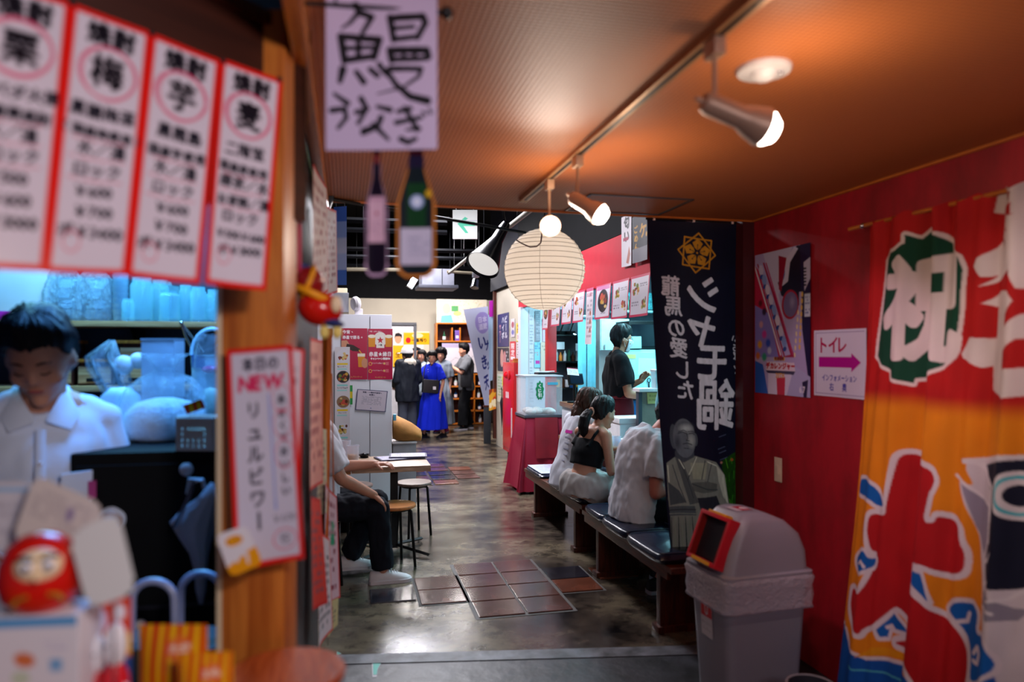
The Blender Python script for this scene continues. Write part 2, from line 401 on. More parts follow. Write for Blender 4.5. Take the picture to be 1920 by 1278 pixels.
# ================================================================ THE SETTING
def floor_mat():
    m = bpy.data.materials.new('worn_polished_concrete'); m.use_nodes = True; nt = m.node_tree; b = nt.nodes['Principled BSDF']; N = nt.nodes.new; L = nt.links.new
    tc = N('ShaderNodeTexCoord'); mp = N('ShaderNodeMapping'); mp.inputs['Scale'].default_value = (.8, 1.1, 1); L(tc.outputs['Object'], mp.inputs[0])
    n1 = N('ShaderNodeTexNoise'); n1.inputs['Scale'].default_value = 1.5; n1.inputs['Detail'].default_value = 9; n1.inputs['Roughness'].default_value = .62; n1.inputs['Distortion'].default_value = .25
    L(mp.outputs[0], n1.inputs['Vector'])
    r1 = N('ShaderNodeValToRGB'); e = r1.color_ramp.elements; e[0].position = .34; e[0].color = (*lin('141214'), 1); e[1].position = .72; e[1].color = (*lin('8c8070'), 1)
    q = e.new(.46); q.color = (*lin('4a4038'), 1); q = e.new(.58); q.color = (*lin('6e6250'), 1)
    L(n1.outputs['Fac'], r1.inputs[0])
    n2 = N('ShaderNodeTexNoise'); n2.inputs['Scale'].default_value = 5.5; n2.inputs['Detail'].default_value = 10; n2.inputs['Roughness'].default_value = .68; L(tc.outputs['Object'], n2.inputs['Vector'])
    r2 = N('ShaderNodeValToRGB'); r2.color_ramp.elements[0].position = .36; r2.color_ramp.elements[0].color = (.12, .12, .13, 1); r2.color_ramp.elements[1].position = .50; r2.color_ramp.elements[1].color = (1, 1, 1, 1)
    L(n2.outputs['Fac'], r2.inputs[0])
    mx = N('ShaderNodeMix'); mx.data_type = 'RGBA'; mx.blend_type = 'MULTIPLY'; mx.inputs[0].default_value = .9; L(r1.outputs[0], mx.inputs[6]); L(r2.outputs[0], mx.inputs[7]); L(mx.outputs[2], b.inputs['Base Color'])
    mr = N('ShaderNodeMapRange'); mr.inputs['To Min'].default_value = .05; mr.inputs['To Max'].default_value = .36; L(n1.outputs['Fac'], mr.inputs['Value']); L(mr.outputs[0], b.inputs['Roughness'])
    bp = N('ShaderNodeBump'); bp.inputs['Strength'].default_value = .12; bp.inputs['Distance'].default_value = .01; L(n2.outputs['Fac'], bp.inputs['Height']); L(bp.outputs[0], b.inputs['Normal'])
    return m
def red_wall_mat():
    m = bpy.data.materials.new('stained_red_paint'); m.use_nodes = True; nt = m.node_tree; b = nt.nodes['Principled BSDF']; N = nt.nodes.new; L = nt.links.new
    tc = N('ShaderNodeTexCoord'); mp = N('ShaderNodeMapping'); mp.inputs['Scale'].default_value = (1, 1, .35); L(tc.outputs['Object'], mp.inputs[0])
    n1 = N('ShaderNodeTexNoise'); n1.inputs['Scale'].default_value = 4; n1.inputs['Detail'].default_value = 8; n1.inputs['Roughness'].default_value = .7; L(mp.outputs[0], n1.inputs['Vector'])
    r1 = N('ShaderNodeValToRGB'); e = r1.color_ramp.elements; e[0].position = .3; e[0].color = (*lin('7a0c14'), 1); e[1].position = .6; e[1].color = (*lin('b01224'), 1)
    L(n1.outputs['Fac'], r1.inputs[0]); L(r1.outputs[0], b.inputs['Base Color']); b.inputs['Roughness'].default_value = .55
    return m
def ceiling_mat():
    m = bpy.data.materials.new('woven_orange_ceiling_paper'); m.use_nodes = True; nt = m.node_tree; b = nt.nodes['Principled BSDF']; N = nt.nodes.new; L = nt.links.new
    tc = N('ShaderNodeTexCoord')
    w1 = N('ShaderNodeTexWave'); w1.wave_type = 'BANDS'; w1.bands_direction = 'X'; w1.inputs['Scale'].default_value = 22; w1.inputs['Distortion'].default_value = .3; L(tc.outputs['Object'], w1.inputs['Vector'])
    w2 = N('ShaderNodeTexWave'); w2.wave_type = 'BANDS'; w2.bands_direction = 'Y'; w2.inputs['Scale'].default_value = 22; w2.inputs['Distortion'].default_value = .3; L(tc.outputs['Object'], w2.inputs['Vector'])
    ad = N('ShaderNodeMath'); ad.operation = 'ADD'; L(w1.outputs['Fac'], ad.inputs[0]); L(w2.outputs['Fac'], ad.inputs[1])
    r1 = N('ShaderNodeValToRGB'); e = r1.color_ramp.elements; e[0].position = .2; e[0].color = (*lin('a8582c'), 1); e[1].position = .9; e[1].color = (*lin('d4824a'), 1)
    dv = N('ShaderNodeMath'); dv.operation = 'MULTIPLY'; dv.inputs[1].default_value = .5; L(ad.outputs[0], dv.inputs[0]); L(dv.outputs[0], r1.inputs[0]); L(r1.outputs[0], b.inputs['Base Color'])
    b.inputs['Roughness'].default_value = .5; b.inputs['Specular IOR Level'].default_value = .35
    bp = N('ShaderNodeBump'); bp.inputs['Strength'].default_value = .22; bp.inputs['Distance'].default_value = .004; L(ad.outputs[0], bp.inputs['Height']); L(bp.outputs[0], b.inputs['Normal'])
    return m
m_conc = floor_mat(); m_red = red_wall_mat(); m_ceil = ceiling_mat()
m_black = M('black_paint', '060609', .85, var=.3, spec=.15); m_navy = M('dark_navy_paint', '0f1322', .8, spec=.2)
m_cream = M('cream_wall_paint', 'aaa192', .7, var=.06, scale=2)
m_white = M('white_panel', 'd3d2da', .45, var=.04, scale=2)
m_orange = wood('orange_varnished_wood', '9a4a12', 'd07a26', .35)
m_orange_y = wood('orange_varnished_wood_length', '9a4a12', 'd07a26', .35, stretch=(1, 14, 1))
m_dwood = wood('dark_red_brown_wood', '2a100b', '5a2414', .35)
m_dwood_y = wood('dark_red_brown_wood_length', '2f120b', '6b2c15', .35, stretch=(1, 14, 1))
m_steel = M('brushed_steel', '9a9ca4', .3, .9, var=.1, scale=20, stretch=(1, 1, .1)); m_bmetal = M('black_metal', '0d0e12', .4, .3)
m_chrome = M('chrome', 'd0d0d6', .12, 1.)
floor = struct(MB().box((1, 9.35, -.05), (11, 14.3, .1)).build('floor', m_conc))
fr = struct(MB().add([(x, y, z) for z in (-.1, .002) for x, y in ((-4.5, 4.40), (6.5, 2.53), (6.5, -2), (-4.5, -2))], [(0, 1, 2, 3), (7, 6, 5, 4), (0, 4, 5, 1), (1, 5, 6, 2), (2, 6, 7, 3), (3, 7, 4, 0)]).build('floor_front', M('dark_asphalt', '14151b', .45, var=.6, scale=6, bump=.5, c2='34363f')))
sill = MB(); a = [(-.6, 3.79), (2.4, 3.28), (2.4, 3.17), (-.6, 3.68)]
sill.add([(x, y, z) for z in (.0, .006) for x, y in a], [(3, 2, 1, 0), (4, 5, 6, 7), (0, 1, 5, 4), (1, 2, 6, 5), (2, 3, 7, 6), (3, 0, 4, 7)])
struct(sill.build('trim_1', M('pale_cement_threshold', '55565e', .5, var=.85, scale=9, bump=.4)))
# inset floor tiles: bevelled clay tiles, each its own piece of the floor
m_tile = [M('brown_glazed_tile', '5a3a34', .16, var=.35, scale=5, bump=.05), M('dark_slate_tile', '26242c', .16, var=.3, scale=6, bump=.05), M('rust_clay_tile', '6a3a2a', .2, var=.3, scale=6, bump=.05)]
tx, ty = .294, .262
tile_me = MB().box((0, 0, .004), (tx-.016, ty-.014, .010), bev=.003).mesh('tile')
tile_v = []
for m in m_tile:
    q = tile_me.copy(); q.materials.append(m); tile_v.append(q)
def tile(x, y, k, me=None, sc=1):
    o = bpy.data.objects.new('tile', tile_v[k]); COL.objects.link(o); o.parent = floor; o.location = (x, y, 0); o.scale = (sc, sc, 1); o.rotation_euler = (0, 0, random.uniform(-.012, .012)); return o
x0, y0 = .745+tx/2, 4.02+ty/2
for i in range(2):
    for j in range(4): tile(x0+i*tx, y0+j*ty, [0, 0, 0, 0][j])
for j, k in ((1, 0), (2, 0)): tile(x0-tx-.01, y0+j*ty+.02, k)
tile(x0-2*tx-.02, y0+1.45*ty, 1)
for j, k in ((1, 2), (2, 1)): tile(x0+2*tx+.01, y0+j*ty-.02+.2*ty, k)
tile(x0+3*tx+.05, y0+1.9*ty, 2)
gr = MB(); gr.box((x0+tx/2, y0+1.5*ty, .0012), (2*tx+.03, 4*ty+.03, .002)); gr.box((x0-tx-.01, y0+1.5*ty+.02, .0012), (tx+.02, 2*ty+.02, .002))
gr.box((x0+2*tx+.01, y0+1.7*ty-.02, .0010), (tx+.02, 2*ty+.02, .002))
gr.build('grout', M('worn_grout', '4a4644', .6), floor)
fx, fy = PZ(775, 890, 0).x, PZ(775, 890, 0).y
for i in range(5):
    for j in range(5):
        if (i-2)**2+(j-2)**2 <= 5: tile(fx-.6+i*.31, fy-.6+j*.31, random.choice([0, 1, 0, 2]))
struct(MB().box((2.28, 1.0, 1.145), (.10, 5.06, 2.29)).build('wall_right', m_red))
struct(MB().box((2.235, 3.57, 1.145), (.15, .08, 2.29)).build('trim_2', M('dark_maroon_paint', '4a0a12', .5)))
struct(MB().box((1.08, .98, 2.345), (2.42, 5.1, .11)).build('ceiling', m_ceil))
struct(MB().box((2.222, 1.0, 2.284), (.014, 5.04, .010)).build('trim_3', M('orange_edge_strip', 'c76a22', .5)))
struct(MB().box((1.05, 3.535, 2.33), (2.36, .012, .10)).build('trim_4', M('orange_edge_strip', 'c76a22', .5)))
struct(MB().box((-.10, 2.2, 2.245), (.035, 2.7, .085), bev=.004).build('trim_5', m_orange_y))
struct(MB().box((-.17, 2.62, 1.14), (.07, 1.76, 2.28)).build('wall_left', M('dark_maroon_wood', '2c0d10', .5, var=.3)))
struct(MB().box((-1.7, 3.75, 1.25), (3.1, .1, 2.5)).build('wall_stall_back', M('deep_blue_wall', '1d2740', .6, var=.2)))  # stall walls are dark navy in themselves
struct(MB().box((-2.35, 2.2, 1.25), (.1, 3.2, 2.5)).build('wall_stall_side', M('deep_blue_wall', '1d2740', .6)))
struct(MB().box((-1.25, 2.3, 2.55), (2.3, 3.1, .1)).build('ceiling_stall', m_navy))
# hatch outline in the entrance ceiling: four thin aluminium bars
hq = [PZ(1093, 366, 2.288), PZ(1300, 371, 2.288), PZ(1240, 402, 2.288), PZ(1070, 395, 2.288)]
hx0, hx1 = (hq[0].x+hq[3].x)/2, (hq[1].x+hq[2].x)/2; hy0, hy1 = (hq[2].y+hq[3].y)/2, (hq[0].y+hq[1].y)/2
hb = MB()
for (xa, ya, xb, yb) in ((hx0, hy0, hx1, hy0), (hx0, hy1, hx1, hy1), (hx0, hy0, hx0, hy1), (hx1, hy0, hx1, hy1)):
    hb.box(((xa+xb)/2, (ya+yb)/2, 2.287), (abs(xb-xa)+.012, abs(yb-ya)+.012, .006))
tag(hb.build('access_hatch', M('dull_aluminium', '6d6768', .4, .7)), 'thin metal frame of the access hatch flush in the orange ceiling', 'hatch')
# open hall behind the entrance
struct(MB().box((1.5, 9.9, 4.25), (10, 13.2, .1)).build('ceiling_hall', M('black_open_ceiling', '060709', .9, spec=.1)))
struct(MB().box((-2.65, 9.6, 2.1), (.1, 12, 4.2)).build('wall_hall_left', m_navy))
struct(MB().box((1.5, 15.35, 1.35), (9, .1, 2.7)).build('wall_back', m_cream))
struct(MB().box((1.5, 15.36, 3.45), (9, .1, 1.5)).build('wall_back_upper', m_black))
struct(MB().box((2.50, 10.55, 1.28), (.10, 2.0, 2.57)).build('wall_hall_right', m_cream))
struct(MB().box((2.46, 10.6, 3.4), (.14, 2.3, 1.64)).build('wall_hall_right_upper', m_navy))
struct(MB().box((2.47, 11.58, 1.35), (.13, .10, 2.5)).build('trim_6', m_dwood))
struct(MB().box((5.2, 12.2, 2.1), (.1, 6.3, 4.2)).build('wall_hall_far_right', m_navy))
struct(MB().box((3.75, 9.5, 2.1), (2.4, .1, 4.2)).build('wall_kitchen_end', M('grey_kitchen_wall', '55555f', .6)))
struct(MB().box((4.75, 6.5, 1.5), (.1, 6.0, 3.0)).build('wall_kitchen_back', M('teal_kitchen_wall', '9fcfd4', .5)))
struct(MB().box((3.55, 3.62, 1.4), (2.4, .08, 2.8)).build('wall_kitchen_near', M('teal_kitchen_wall', '9fcfd4', .5)))
struct(MB().box((3.6, 6.5, 2.92), (2.5, 6.0, .08)).build('ceiling_kitchen', m_white))
struct(MB().box((2.335, 6.5, 3.4), (.06, 5.85, 1.66)).build('wall_kitchen_upper', m_black))
hd = struct(MB().box((2.33, 6.55, 2.36), (.05, 5.7, .41)).build('wall_kitchen_header', M('crimson_panel', 'b80c2a', .6, var=.06, spec=.2)))
struct(MB().box((.4, 15.28, 1.1), (.08, .06, 2.2)).build('trim_7', M('grey_door_frame', '4f5058', .5)))
dd = struct(MB().box((.93, 15.29, 1.06), (.98, .05, 2.12), bev=.01).build('door_1', M('pale_grey_door', 'b8b6bd', .5)))
fm = MB()
for x in (.42, 1.44): fm.box((x, 15.27, 1.07), (.06, .08, 2.14))
fm.box((.93, 15.27, 2.16), (1.08, .08, .06)); fm.build('door_frame', M('grey_door_frame', '4f5058', .5), dd)
MB().tube([(1.33, 15.25, 1.0), (1.33, 15.2, 1.0), (1.24, 15.2, 1.0)], .012).build('door_handle', m_chrome, dd)
# ================================================================ ENTRANCE: ceiling fittings
m_warmlamp = M('lit_lamp_glass', 'ffeede', .3, emit=14.)
m_spotbody = M('warm_white_lamp_metal', 'c9a78e', .4, .2); m_track = M('orange_tinted_track', 'b98a60', .4, .3)
tr = thing('lighting_track', 'long slim lighting track with a dark slot across the orange ceiling', 'lighting track', (.825, 2.0, 2.28))
MB().box((0, 0, 0), (.036, 2.5, .02), bev=.002).build('rail', m_track, tr)
MB().box((0, 0, -.0105), (.012, 2.46, .002)).build('slot', m_bmetal, tr)
MB().box((0, 1.26, 0), (.04, .03, .024), bev=.004).build('end_cap', m_track, tr)
def track_spot(name, label, Y, aim, r=.042, L=.13, drop=.09):
    t = thing(name, label, 'spotlight', (.825, Y, 2.268), 0)
    MB().box((0, 0, -.02), (.03, .055, .04), bev=.005).build('adapter', m_spotbody, t)
    MB().tube([(0, 0, -.03), (0, 0, -.04-drop)], .006).build('stem', m_spotbody, t)
    ax = Vector(aim).normalized(); c = Vector((0, 0, -.04-drop))
    MB().ell(c, (.016, .016, .016)).build('joint', m_spotbody, t)
    bd = MB(); a = c-ax*.03+Vector((0, 0, -.012))
    bd.lathe([(0, 0), (.020, 0), (.026, .012), (.027, L*.62), (.034, L*.72), (r, L), (r*.96, L), (r*.8, L*.93)], 24, a, ax); bd.build('lamp_body', m_spotbody, t)
    MB().tube([a, a-ax*.02], .006).build('tail_knob', m_spotbody, t)
    lp = MB(); lp.lathe([(r*.9, L*.95), (r*.86, L*1.08), (r*.6, L*1.2), (0, L*1.24)], 24, a, ax); lp.build('bulb', m_warmlamp, t)
    return t, Vector((.825, Y, 2.268))+a+ax*(L*1.3), ax
Yb = PX(1340, 90, .825).y
t1, p1, x1 = track_spot('track_spotlight', 'nearest large track spotlight pointing right at the festival curtain', Yb, (.93, .02, -.28), .046, .16, .10)
t2, p2, x2 = track_spot('track_spotlight', 'middle track spotlight tilted down towards the wall poster', PX(1083, 300, .825).y, (.62, -.45, -.52), .042, .13, .11)
t3, p3, x3 = track_spot('track_spotlight', 'farthest track spotlight whose bulb faces the viewer above the lantern', PX(1030, 348, .825).y, (-.22, -.9, -.36), .042, .13, .12)
spot('track_light_curtain', p1+x1*.02, p1+Vector((1.25, .05, -1.15)), 19, (1, .80, .78), 92, .5)
spot('track_light_wall', p2+x2*.02, p2+Vector((1.4, .25, -.95)), 15, (1, .62, .86), 62, .5)
spot('track_light_floor', p3+x3*.02, p3+x3, 8, (1, .9, .8), 110)
def bulb_glow(name, loc, power):
    l = bpy.data.lights.new(name, 'POINT'); l.energy = power; l.color = (1, .78, .56); l.shadow_soft_size = .04
    o = bpy.data.objects.new(name, l); o.location = loc; COL.objects.link(o)
bulb_glow('bulb_glow_near', p1+x1*.05, 3); bulb_glow('bulb_glow_mid', p2+x2*.05, 3); bulb_glow('bulb_glow_far', p3+x3*.05, 3.5)
q = MB(); q.lathe([(0, -.012), (.066, -.012), (.070, -.006), (.07, 0)], 32, (0, 0, 0)); 
dt = thing('smoke_detector', 'round white ceiling detector beside the nearest spotlight', 'detector', PZ(1432, 128, 2.29))
q.build('base_plate', M('white_plastic', 'dcd5d8', .4), dt)
MB().lathe([(0, -.034), (.018, -.032), (.030, -.022), (.034, -.012)], 24).build('sensor_head', M('white_plastic', 'dcd5d8', .4), dt)
MB().ell((.036, -.02, -.014), .007).build('indicator', m_chrome, dt)
# ================================================================ right wall: poster, sign, switch
FACE_L = (0, 0, -PI/2)     # a sheet facing -X
def on_right(px, py, X=2.228): return PX(px, py, X)
# film poster (abstract colour shapes only, no figures)
pw, ph = .485, .765
c = Canvas(pw, ph, 330, '2a0d3a')
def pp(x, y): return ((x-45)/410*pw, (y-75)/1115*ph)      # measured on a crop of the poster
c.poly([pp(45, 75), pp(455, 75), pp(455, 1190), pp(45, 1190)], 'b9a9d6')
c.poly([pp(45, 160), pp(75, 200), pp(260, 900), pp(45, 900)], 'c4204a'); c.poly([pp(45, 480), pp(160, 560), pp(230, 900), pp(45, 900)], '8a7fd0')
c.poly([pp(110, 75), pp(330, 75), pp(230, 420), pp(330, 900)], 'cfc6e4')
c.poly([pp(300, 150), pp(365, 75), pp(420, 90), pp(455, 180), pp(455, 420), pp(380, 420), pp(380, 520), pp(250, 430), pp(225, 330)], '1a1530')
c.poly([pp(235, 190), pp(300, 140), pp(345, 80), pp(372, 100), pp(315, 190), pp(300, 330), pp(240, 370), pp(222, 260)], 'd8cfe8')
c.ell(*pp(255, 265), .026, .042, '3a68b8', .2); c.poly([pp(230, 120), pp(290, 150), pp(250, 400), pp(232, 380)], '9a1436')
c.poly([pp(385, 75), pp(455, 75), pp(455, 1190), pp(400, 700)], '241844'); c.poly([pp(410, 210), pp(455, 180), pp(455, 330), pp(415, 420)], 'c9c0dc')
for i in range(6): c.rect(*pp(408, 250+i*24), *pp(428, 262+i*24), '16122a')
c.ell(*pp(315, 505), .072, .076, 'b01a3a'); c.ell(*pp(318, 505), .060, .064, '7a6a9a'); c.ell(*pp(330, 490), .03, .04, 'a89ac0', soft=1.)
c.poly([pp(62, 150), pp(120, 150), pp(350, 900), pp(270, 900)], 'a81040'); c.poly([pp(72, 150), pp(108, 150), pp(318, 880), pp(278, 890)], 'b9b0e0')
for i in range(8):
    t = i/7.5; c.ell(*pp(95+t*190, 205+t*620), .020, .030, ['d9d2ee', '8aa4e0', 'e6dcf2'][i % 3], -.3); c.ell(*pp(98+t*190, 260+t*620), .017, .012, '2c4aa0', -.3)
c.line([pp(45, 170), pp(245, 880)], .011, 'e9e4f5'); c.line([pp(135, 160), pp(335, 880)], .010, 'c23a72')
for (x, y, k, r) in ((90, 470, '6a1a2a', 22), (120, 540, '3a2a4a', 24), (95, 640, 'd8a0b0', 22), (120, 720, 'd040a0', 26), (85, 800, 'e0a030', 26), (150, 790, '3050c0', 26), (120, 900, '30a080', 26), (70, 890, 'd07030', 24), (160, 850, 'c8c8e8', 22)):
    c.ell(*pp(x, y), r/410*pw*.9, r/1115*ph*1.6, k, .2, soft=.5)
c.poly([pp(45, 930), pp(110, 960), pp(150, 1190), pp(45, 1190)], '2a60c0'); c.poly([pp(150, 960), pp(350, 960), pp(300, 1190), pp(150, 1190)], 'e0d8ee')
c.poly([pp(215, 1060), pp(280, 1050), pp(275, 1190), pp(220, 1190)], 'd02848'); c.poly([pp(345, 960), pp(455, 1040), pp(455, 1190), pp(290, 1190)], 'b8b4dc')
c.poly([pp(400, 1080), pp(440, 1060), pp(430, 1190), pp(410, 1190)], '2a2048')
c.poly([pp(140, 935), pp(345, 940), pp(352, 1005), pp(132, 1003)], 'e8d8e4'); c.poly([pp(132, 1003), pp(352, 1005), pp(340, 1030), pp(145, 1025)], '403a5a')
c.rect(*pp(195, 898), *pp(275, 926), 'e8c030'); c.text('特捜戦隊', *pp(235, 912), .021, '801020', .001); c.text('デカレンジャー', *pp(242, 968), .036, 'c01830', .003)
c.text('20TH', *pp(240, 1040), .034, 'e0a028', .002, sx=.9); c.text('6.7', *pp(400, 1135), .045, 'f0eaf6', .002, sx=.8)
for i in range(9): c.ell(*pp(400-i*2.2, 440+i*48), .008, .014, 'f0c060')
for i in range(7): c.ell(*pp(372-i*4, 570+i*52), .007, .013, 'f2e0b0')
c.rect(*pp(415, 440), *pp(455, 605), 'd6dcf0'); c.scrib(*pp(420, 455), *pp(450, 590), 6, '3040a0', 3)
pt = on_right(1466, 600)
po = c.obj('wall_poster', curl(pw, ph, .002), None, print_mat('glossy_print', .28), (2.224, 3.272, 1.708), FACE_L)
tag(po, 'tall glossy magenta and violet action film poster on the red wall', 'poster')
# toilet sign
sw, sh = .36, .315
c = Canvas(sw, sh, 420, 'd9d6e6'); c.rect(.012, .012, sw-.012, .0155, '9a8fb4'); c.rect(.012, sh-.0155, sw-.012, sh-.012, '9a8fb4'); c.rect(.012, .012, .0155, sh-.012, '9a8fb4')
c.text('トイレ', .135, .073, .085, 'b01050', .0028, sx=.9, step=.066)
c.poly([(.036, .128), (.262, .128), (.262, .110), (.325, .152), (.262, .196), (.262, .176), (.036, .176)], 'b4128e')
c.text('インフォメーション', .178, .226, .034, '4a48a8', .0012, step=.027, sx=.75); c.text('右', .125, .268, .040, '4a48a8', .0014, sx=.8); c.text('奥', .215, .268, .040, '4a48a8', .0014, sx=.8)
so = c.obj('toilet_sign', curl(sw, sh, .003), None, print_mat('laminated_print', .25), (2.224, 2.825, 1.498), FACE_L)
tag(so, 'white laminated toilet sign with magenta arrow beside the festival curtain', 'sign')
sp = thing('light_switch', 'small cream switch plate on the red wall above the bin', 'switch', PX(1460, 880, 2.229))
MB().box((-.003, 0, 0), (.006, .062, .128), bev=.003).build('plate', M('cream_plastic', 'd8c8a8', .4), sp)
MB().box((-.008, 0, 0), (.006, .024, .05), bev=.002).build('rocker', M('cream_plastic', 'd8c8a8', .4), sp)
# ================================================================ festival curtain
CY0, CW, CZ0, CH = 2.53, 1.06, 2.09, 1.97
def cXat(t): return 2.12-.16*max(0, t)**1.5
def cu(px, py):
    X = 2.1
    for _ in range(5):
        p = PX(px, py, X); X = cXat((CZ0-p.z)/CH)
    return (CY0-p.y, CZ0-p.z)
def chaikin(L, n=2):
    for _ in range(n): L = [q for i in range(len(L)) for q in ((L[i][0]*.8+L[(i+1) % len(L)][0]*.2, L[i][1]*.8+L[(i+1) % len(L)][1]*.2), (L[i][0]*.2+L[(i+1) % len(L)][0]*.8, L[i][1]*.2+L[(i+1) % len(L)][1]*.8))]
    return L
def cp(L, ox=0, oy=0, s=1.):
    if len(L) > 6: L = chaikin(L)
    return [cu(ox+x*s, oy+y*s) for x, y in L]
c = Canvas(CW, CH, 270, 'b41414')
Z = lambda y: CZ0-PX(1700, y, 2.06).z
g0 = Z(735); g1 = Z(775)
yy = (np.arange(c.a.shape[0])+.5)/c.ky; t = np.clip((yy-g0)/(g1-g0), 0, 1)[:, None, None]; t = t*t*(3-2*t)
c.a = c.a*(1-t)+np.array(lin('e0820c'))*t
A = lambda L: [cu(1540+x*380/1012, 320+y*380/1012) for x, y in L]     # measured on a crop of the upper curtain
blob = A([(330, 450), (360, 410), (430, 370), (430, 330), (490, 335), (530, 300), (600, 320), (650, 370), (660, 405), (700, 430), (715, 490), (705, 600), (700, 700), (690, 790), (670, 870), (655, 940), (620, 970), (560, 1000), (520, 1030), (445, 1040), (438, 1065), (370, 1040), (365, 1000), (320, 975), (285, 930), (292, 850), (320, 600)])
c.line(blob, .028, 'dccac6', close=True); c.poly(blob, '06402c')
gc = A([(500, 690)])[0]; gw = A([(700, 690)])[0][0]-A([(300, 690)])[0][0]; gh = A([(500, 975)])[0][1]-A([(500, 410)])[0][1]
c.ch('祝', gc[0], gc[1], gh*.98, 'dccdca', .017, sx=gw/gh*.98)
for s_ in ([(860, 80), (1012, 55), (1100, 80), (1100, 230), (980, 210), (985, 150), (900, 190), (890, 225), (840, 200)], [(900, 230), (1012, 210), (1100, 240), (1100, 600), (1000, 590), (960, 500), (900, 530), (780, 580), (850, 520), (790, 530), (760, 480), (775, 440), (880, 350), (890, 300)],
           [(870, 600), (960, 600), (990, 650), (945, 720), (940, 780), (1012, 720), (1100, 700), (1100, 840), (1000, 840), (930, 900), (925, 990), (1100, 985), (1100, 1120), (940, 1135), (820, 1090), (820, 970), (780, 980), (705, 930), (700, 910), (740, 830), (840, 835), (850, 680), (790, 660)]): c.poly(A(s_), 'd9cbc8')
for s_ in ([(940, 100), (985, 90), (970, 150)], [(880, 340), (910, 360), (890, 390)], [(905, 290), (945, 300), (905, 310)], [(940, 520), (970, 490), (965, 525)]): c.poly(A(s_), '8a1414')
B = lambda L: cp(L, 1540, 820, 380/1060)     # measured on a crop of the lower curtain
sea = B([(55, 935), (140, 1000), (165, 1100), (240, 1165), (420, 1190), (470, 1240), (560, 1300), (760, 1330), (760, 1180), (830, 1010), (870, 1030), (960, 1200), (960, 1500), (-60, 1500), (-10, 1300)])
c.poly(sea, '0a52a8'); c.line(B([(55, 935), (140, 1000), (165, 1100), (240, 1165), (420, 1190)]), .014, 'd8ccd2')
fish = B([(735, 110), (960, 95), (1300, 110), (1300, 1500), (960, 1500), (900, 1050), (845, 1000), (840, 660), (760, 420), (700, 190), (780, 260)])
c.poly(fish, 'cfc6cc'); c.poly(B([(790, 140), (960, 118), (1300, 130), (1300, 760), (1040, 810), (880, 780), (855, 660), (885, 480), (900, 300), (850, 200)]), '10142c')
c.poly(B([(725, 235), (880, 350), (870, 520), (850, 600), (775, 460)]), '8f889a'); c.poly(B([(850, 780), (1000, 900), (1080, 920), (1020, 970), (900, 950), (840, 870)]), '8b8696')
for L in ([(735, 120), (810, 130), (850, 200), (895, 260), (885, 430)], [(700, 190), (800, 300), (880, 350), (880, 540)], [(790, 130), (870, 220), (900, 260)], [(890, 845), (980, 850), (1080, 800)], [(850, 870), (930, 915)], [(850, 755), (890, 745)], [(860, 640), (915, 600)], [(735, 112), (960, 98), (1200, 115)]): c.line(B(L), .011, 'd9d2d6')
for (r, k) in ((.078, 'd9d2d6'), (.064, '4fb6c4'), (.053, 'd9d2d6'), (.034, '10142c')): c.ell(*B([(1040, 310)])[0], r*1.0, r, k)
dai = B([(405, 95), (470, 92), (540, 130), (600, 165), (620, 215), (600, 265), (590, 275), (560, 435), (615, 435), (625, 400), (680, 420), (708, 460), (712, 530), (735, 600), (725, 700), (660, 708), (570, 660), (490, 638), (437, 750), (520, 830), (600, 905), (690, 980), (735, 1110), (745, 1190), (730, 1300), (690, 1450), (520, 1290), (430, 1110), (350, 1085), (470, 1050), (430, 950), (370, 885), (290, 990), (240, 1000), (215, 1040), (175, 960), (160, 870), (175, 780), (220, 830), (260, 760), (310, 610), (275, 600), (265, 480), (280, 400), (350, 420), (355, 370), (385, 200)])
c.line(dai, .040, 'd8ccd2', close=True); c.poly(dai, 'b01018')
def wave(outer, inner): 
    o = B(outer); c.line(o, .030, 'd8ccd2', close=True); c.poly(o, '0a5cae')
    if inner: c.line(B(inner), .013, 'd8ccd2')
wave([(210, 215), (260, 225), (305, 270), (350, 370), (305, 365), (280, 325), (190, 290)], None)
wave([(200, 620), (250, 588), (265, 640), (300, 640), (290, 680), (240, 700), (215, 705), (195, 660)], [(210, 660), (235, 650), (250, 680)])
wave([(480, 730), (510, 685), (545, 700), (580, 845)], None)
wave([(295, 1020), (360, 935), (425, 1025), (340, 1010), (330, 1060), (305, 1060)], [(330, 1010), (350, 1000), (370, 1030)])
wave([(650, 890), (690, 850), (770, 860), (815, 900), (800, 1010), (870, 1030), (950, 1210), (800, 1260), (770, 1250), (775, 1110), (720, 1000), (690, 940)], [(690, 955), (735, 950), (745, 910)])
c.line(B([(790, 1110), (815, 1080), (830, 1120), (815, 1165), (790, 1150)]), .013, 'd8ccd2'); c.poly(B([(270, 1110), (400, 1130), (405, 1165), (200, 1150)]), 'e0920c')
c.line(B([(170, 1190), (190, 1215), (330, 1255), (430, 1290)]), .005, '58c0c8'); c.line(B([(50, 1030), (75, 1060), (45, 1085)]), .006, '58c0c8')
c.mottle(.10, 14, 5)
def curtain_fn(X, Y):
    t = Y/CH; u = X
    f = (.5+.5*np.clip(1-t*1.2, 0, 1))
    fold = .014*np.sin(u*62+1.2*np.sin(t*3))*np.exp(-t*6)+.030*np.sin(u*23+.8+t*1.1)*(.45+.55*np.clip(t*2, 0, 1))+.014*np.sin(u*41+2-t*.9)*f+.006*np.sin(u*77+t*2)
    x = 2.12-.16*np.clip(t, 0, None)**1.5+fold-.02*np.exp(-((u-.02)/.05)**2)*t
    y = CY0-u+.012*np.sin(u*23+2.2)*t
    z = CZ0-Y+.010*np.sin(u*62)*np.exp(-t*14)+.012*np.sin(u*9)*t
    return x, y, z
cr = thing('festival_curtain', 'big red, orange and blue festival curtain with a green congratulation crest and fish', 'curtain', (0, 0, 0))
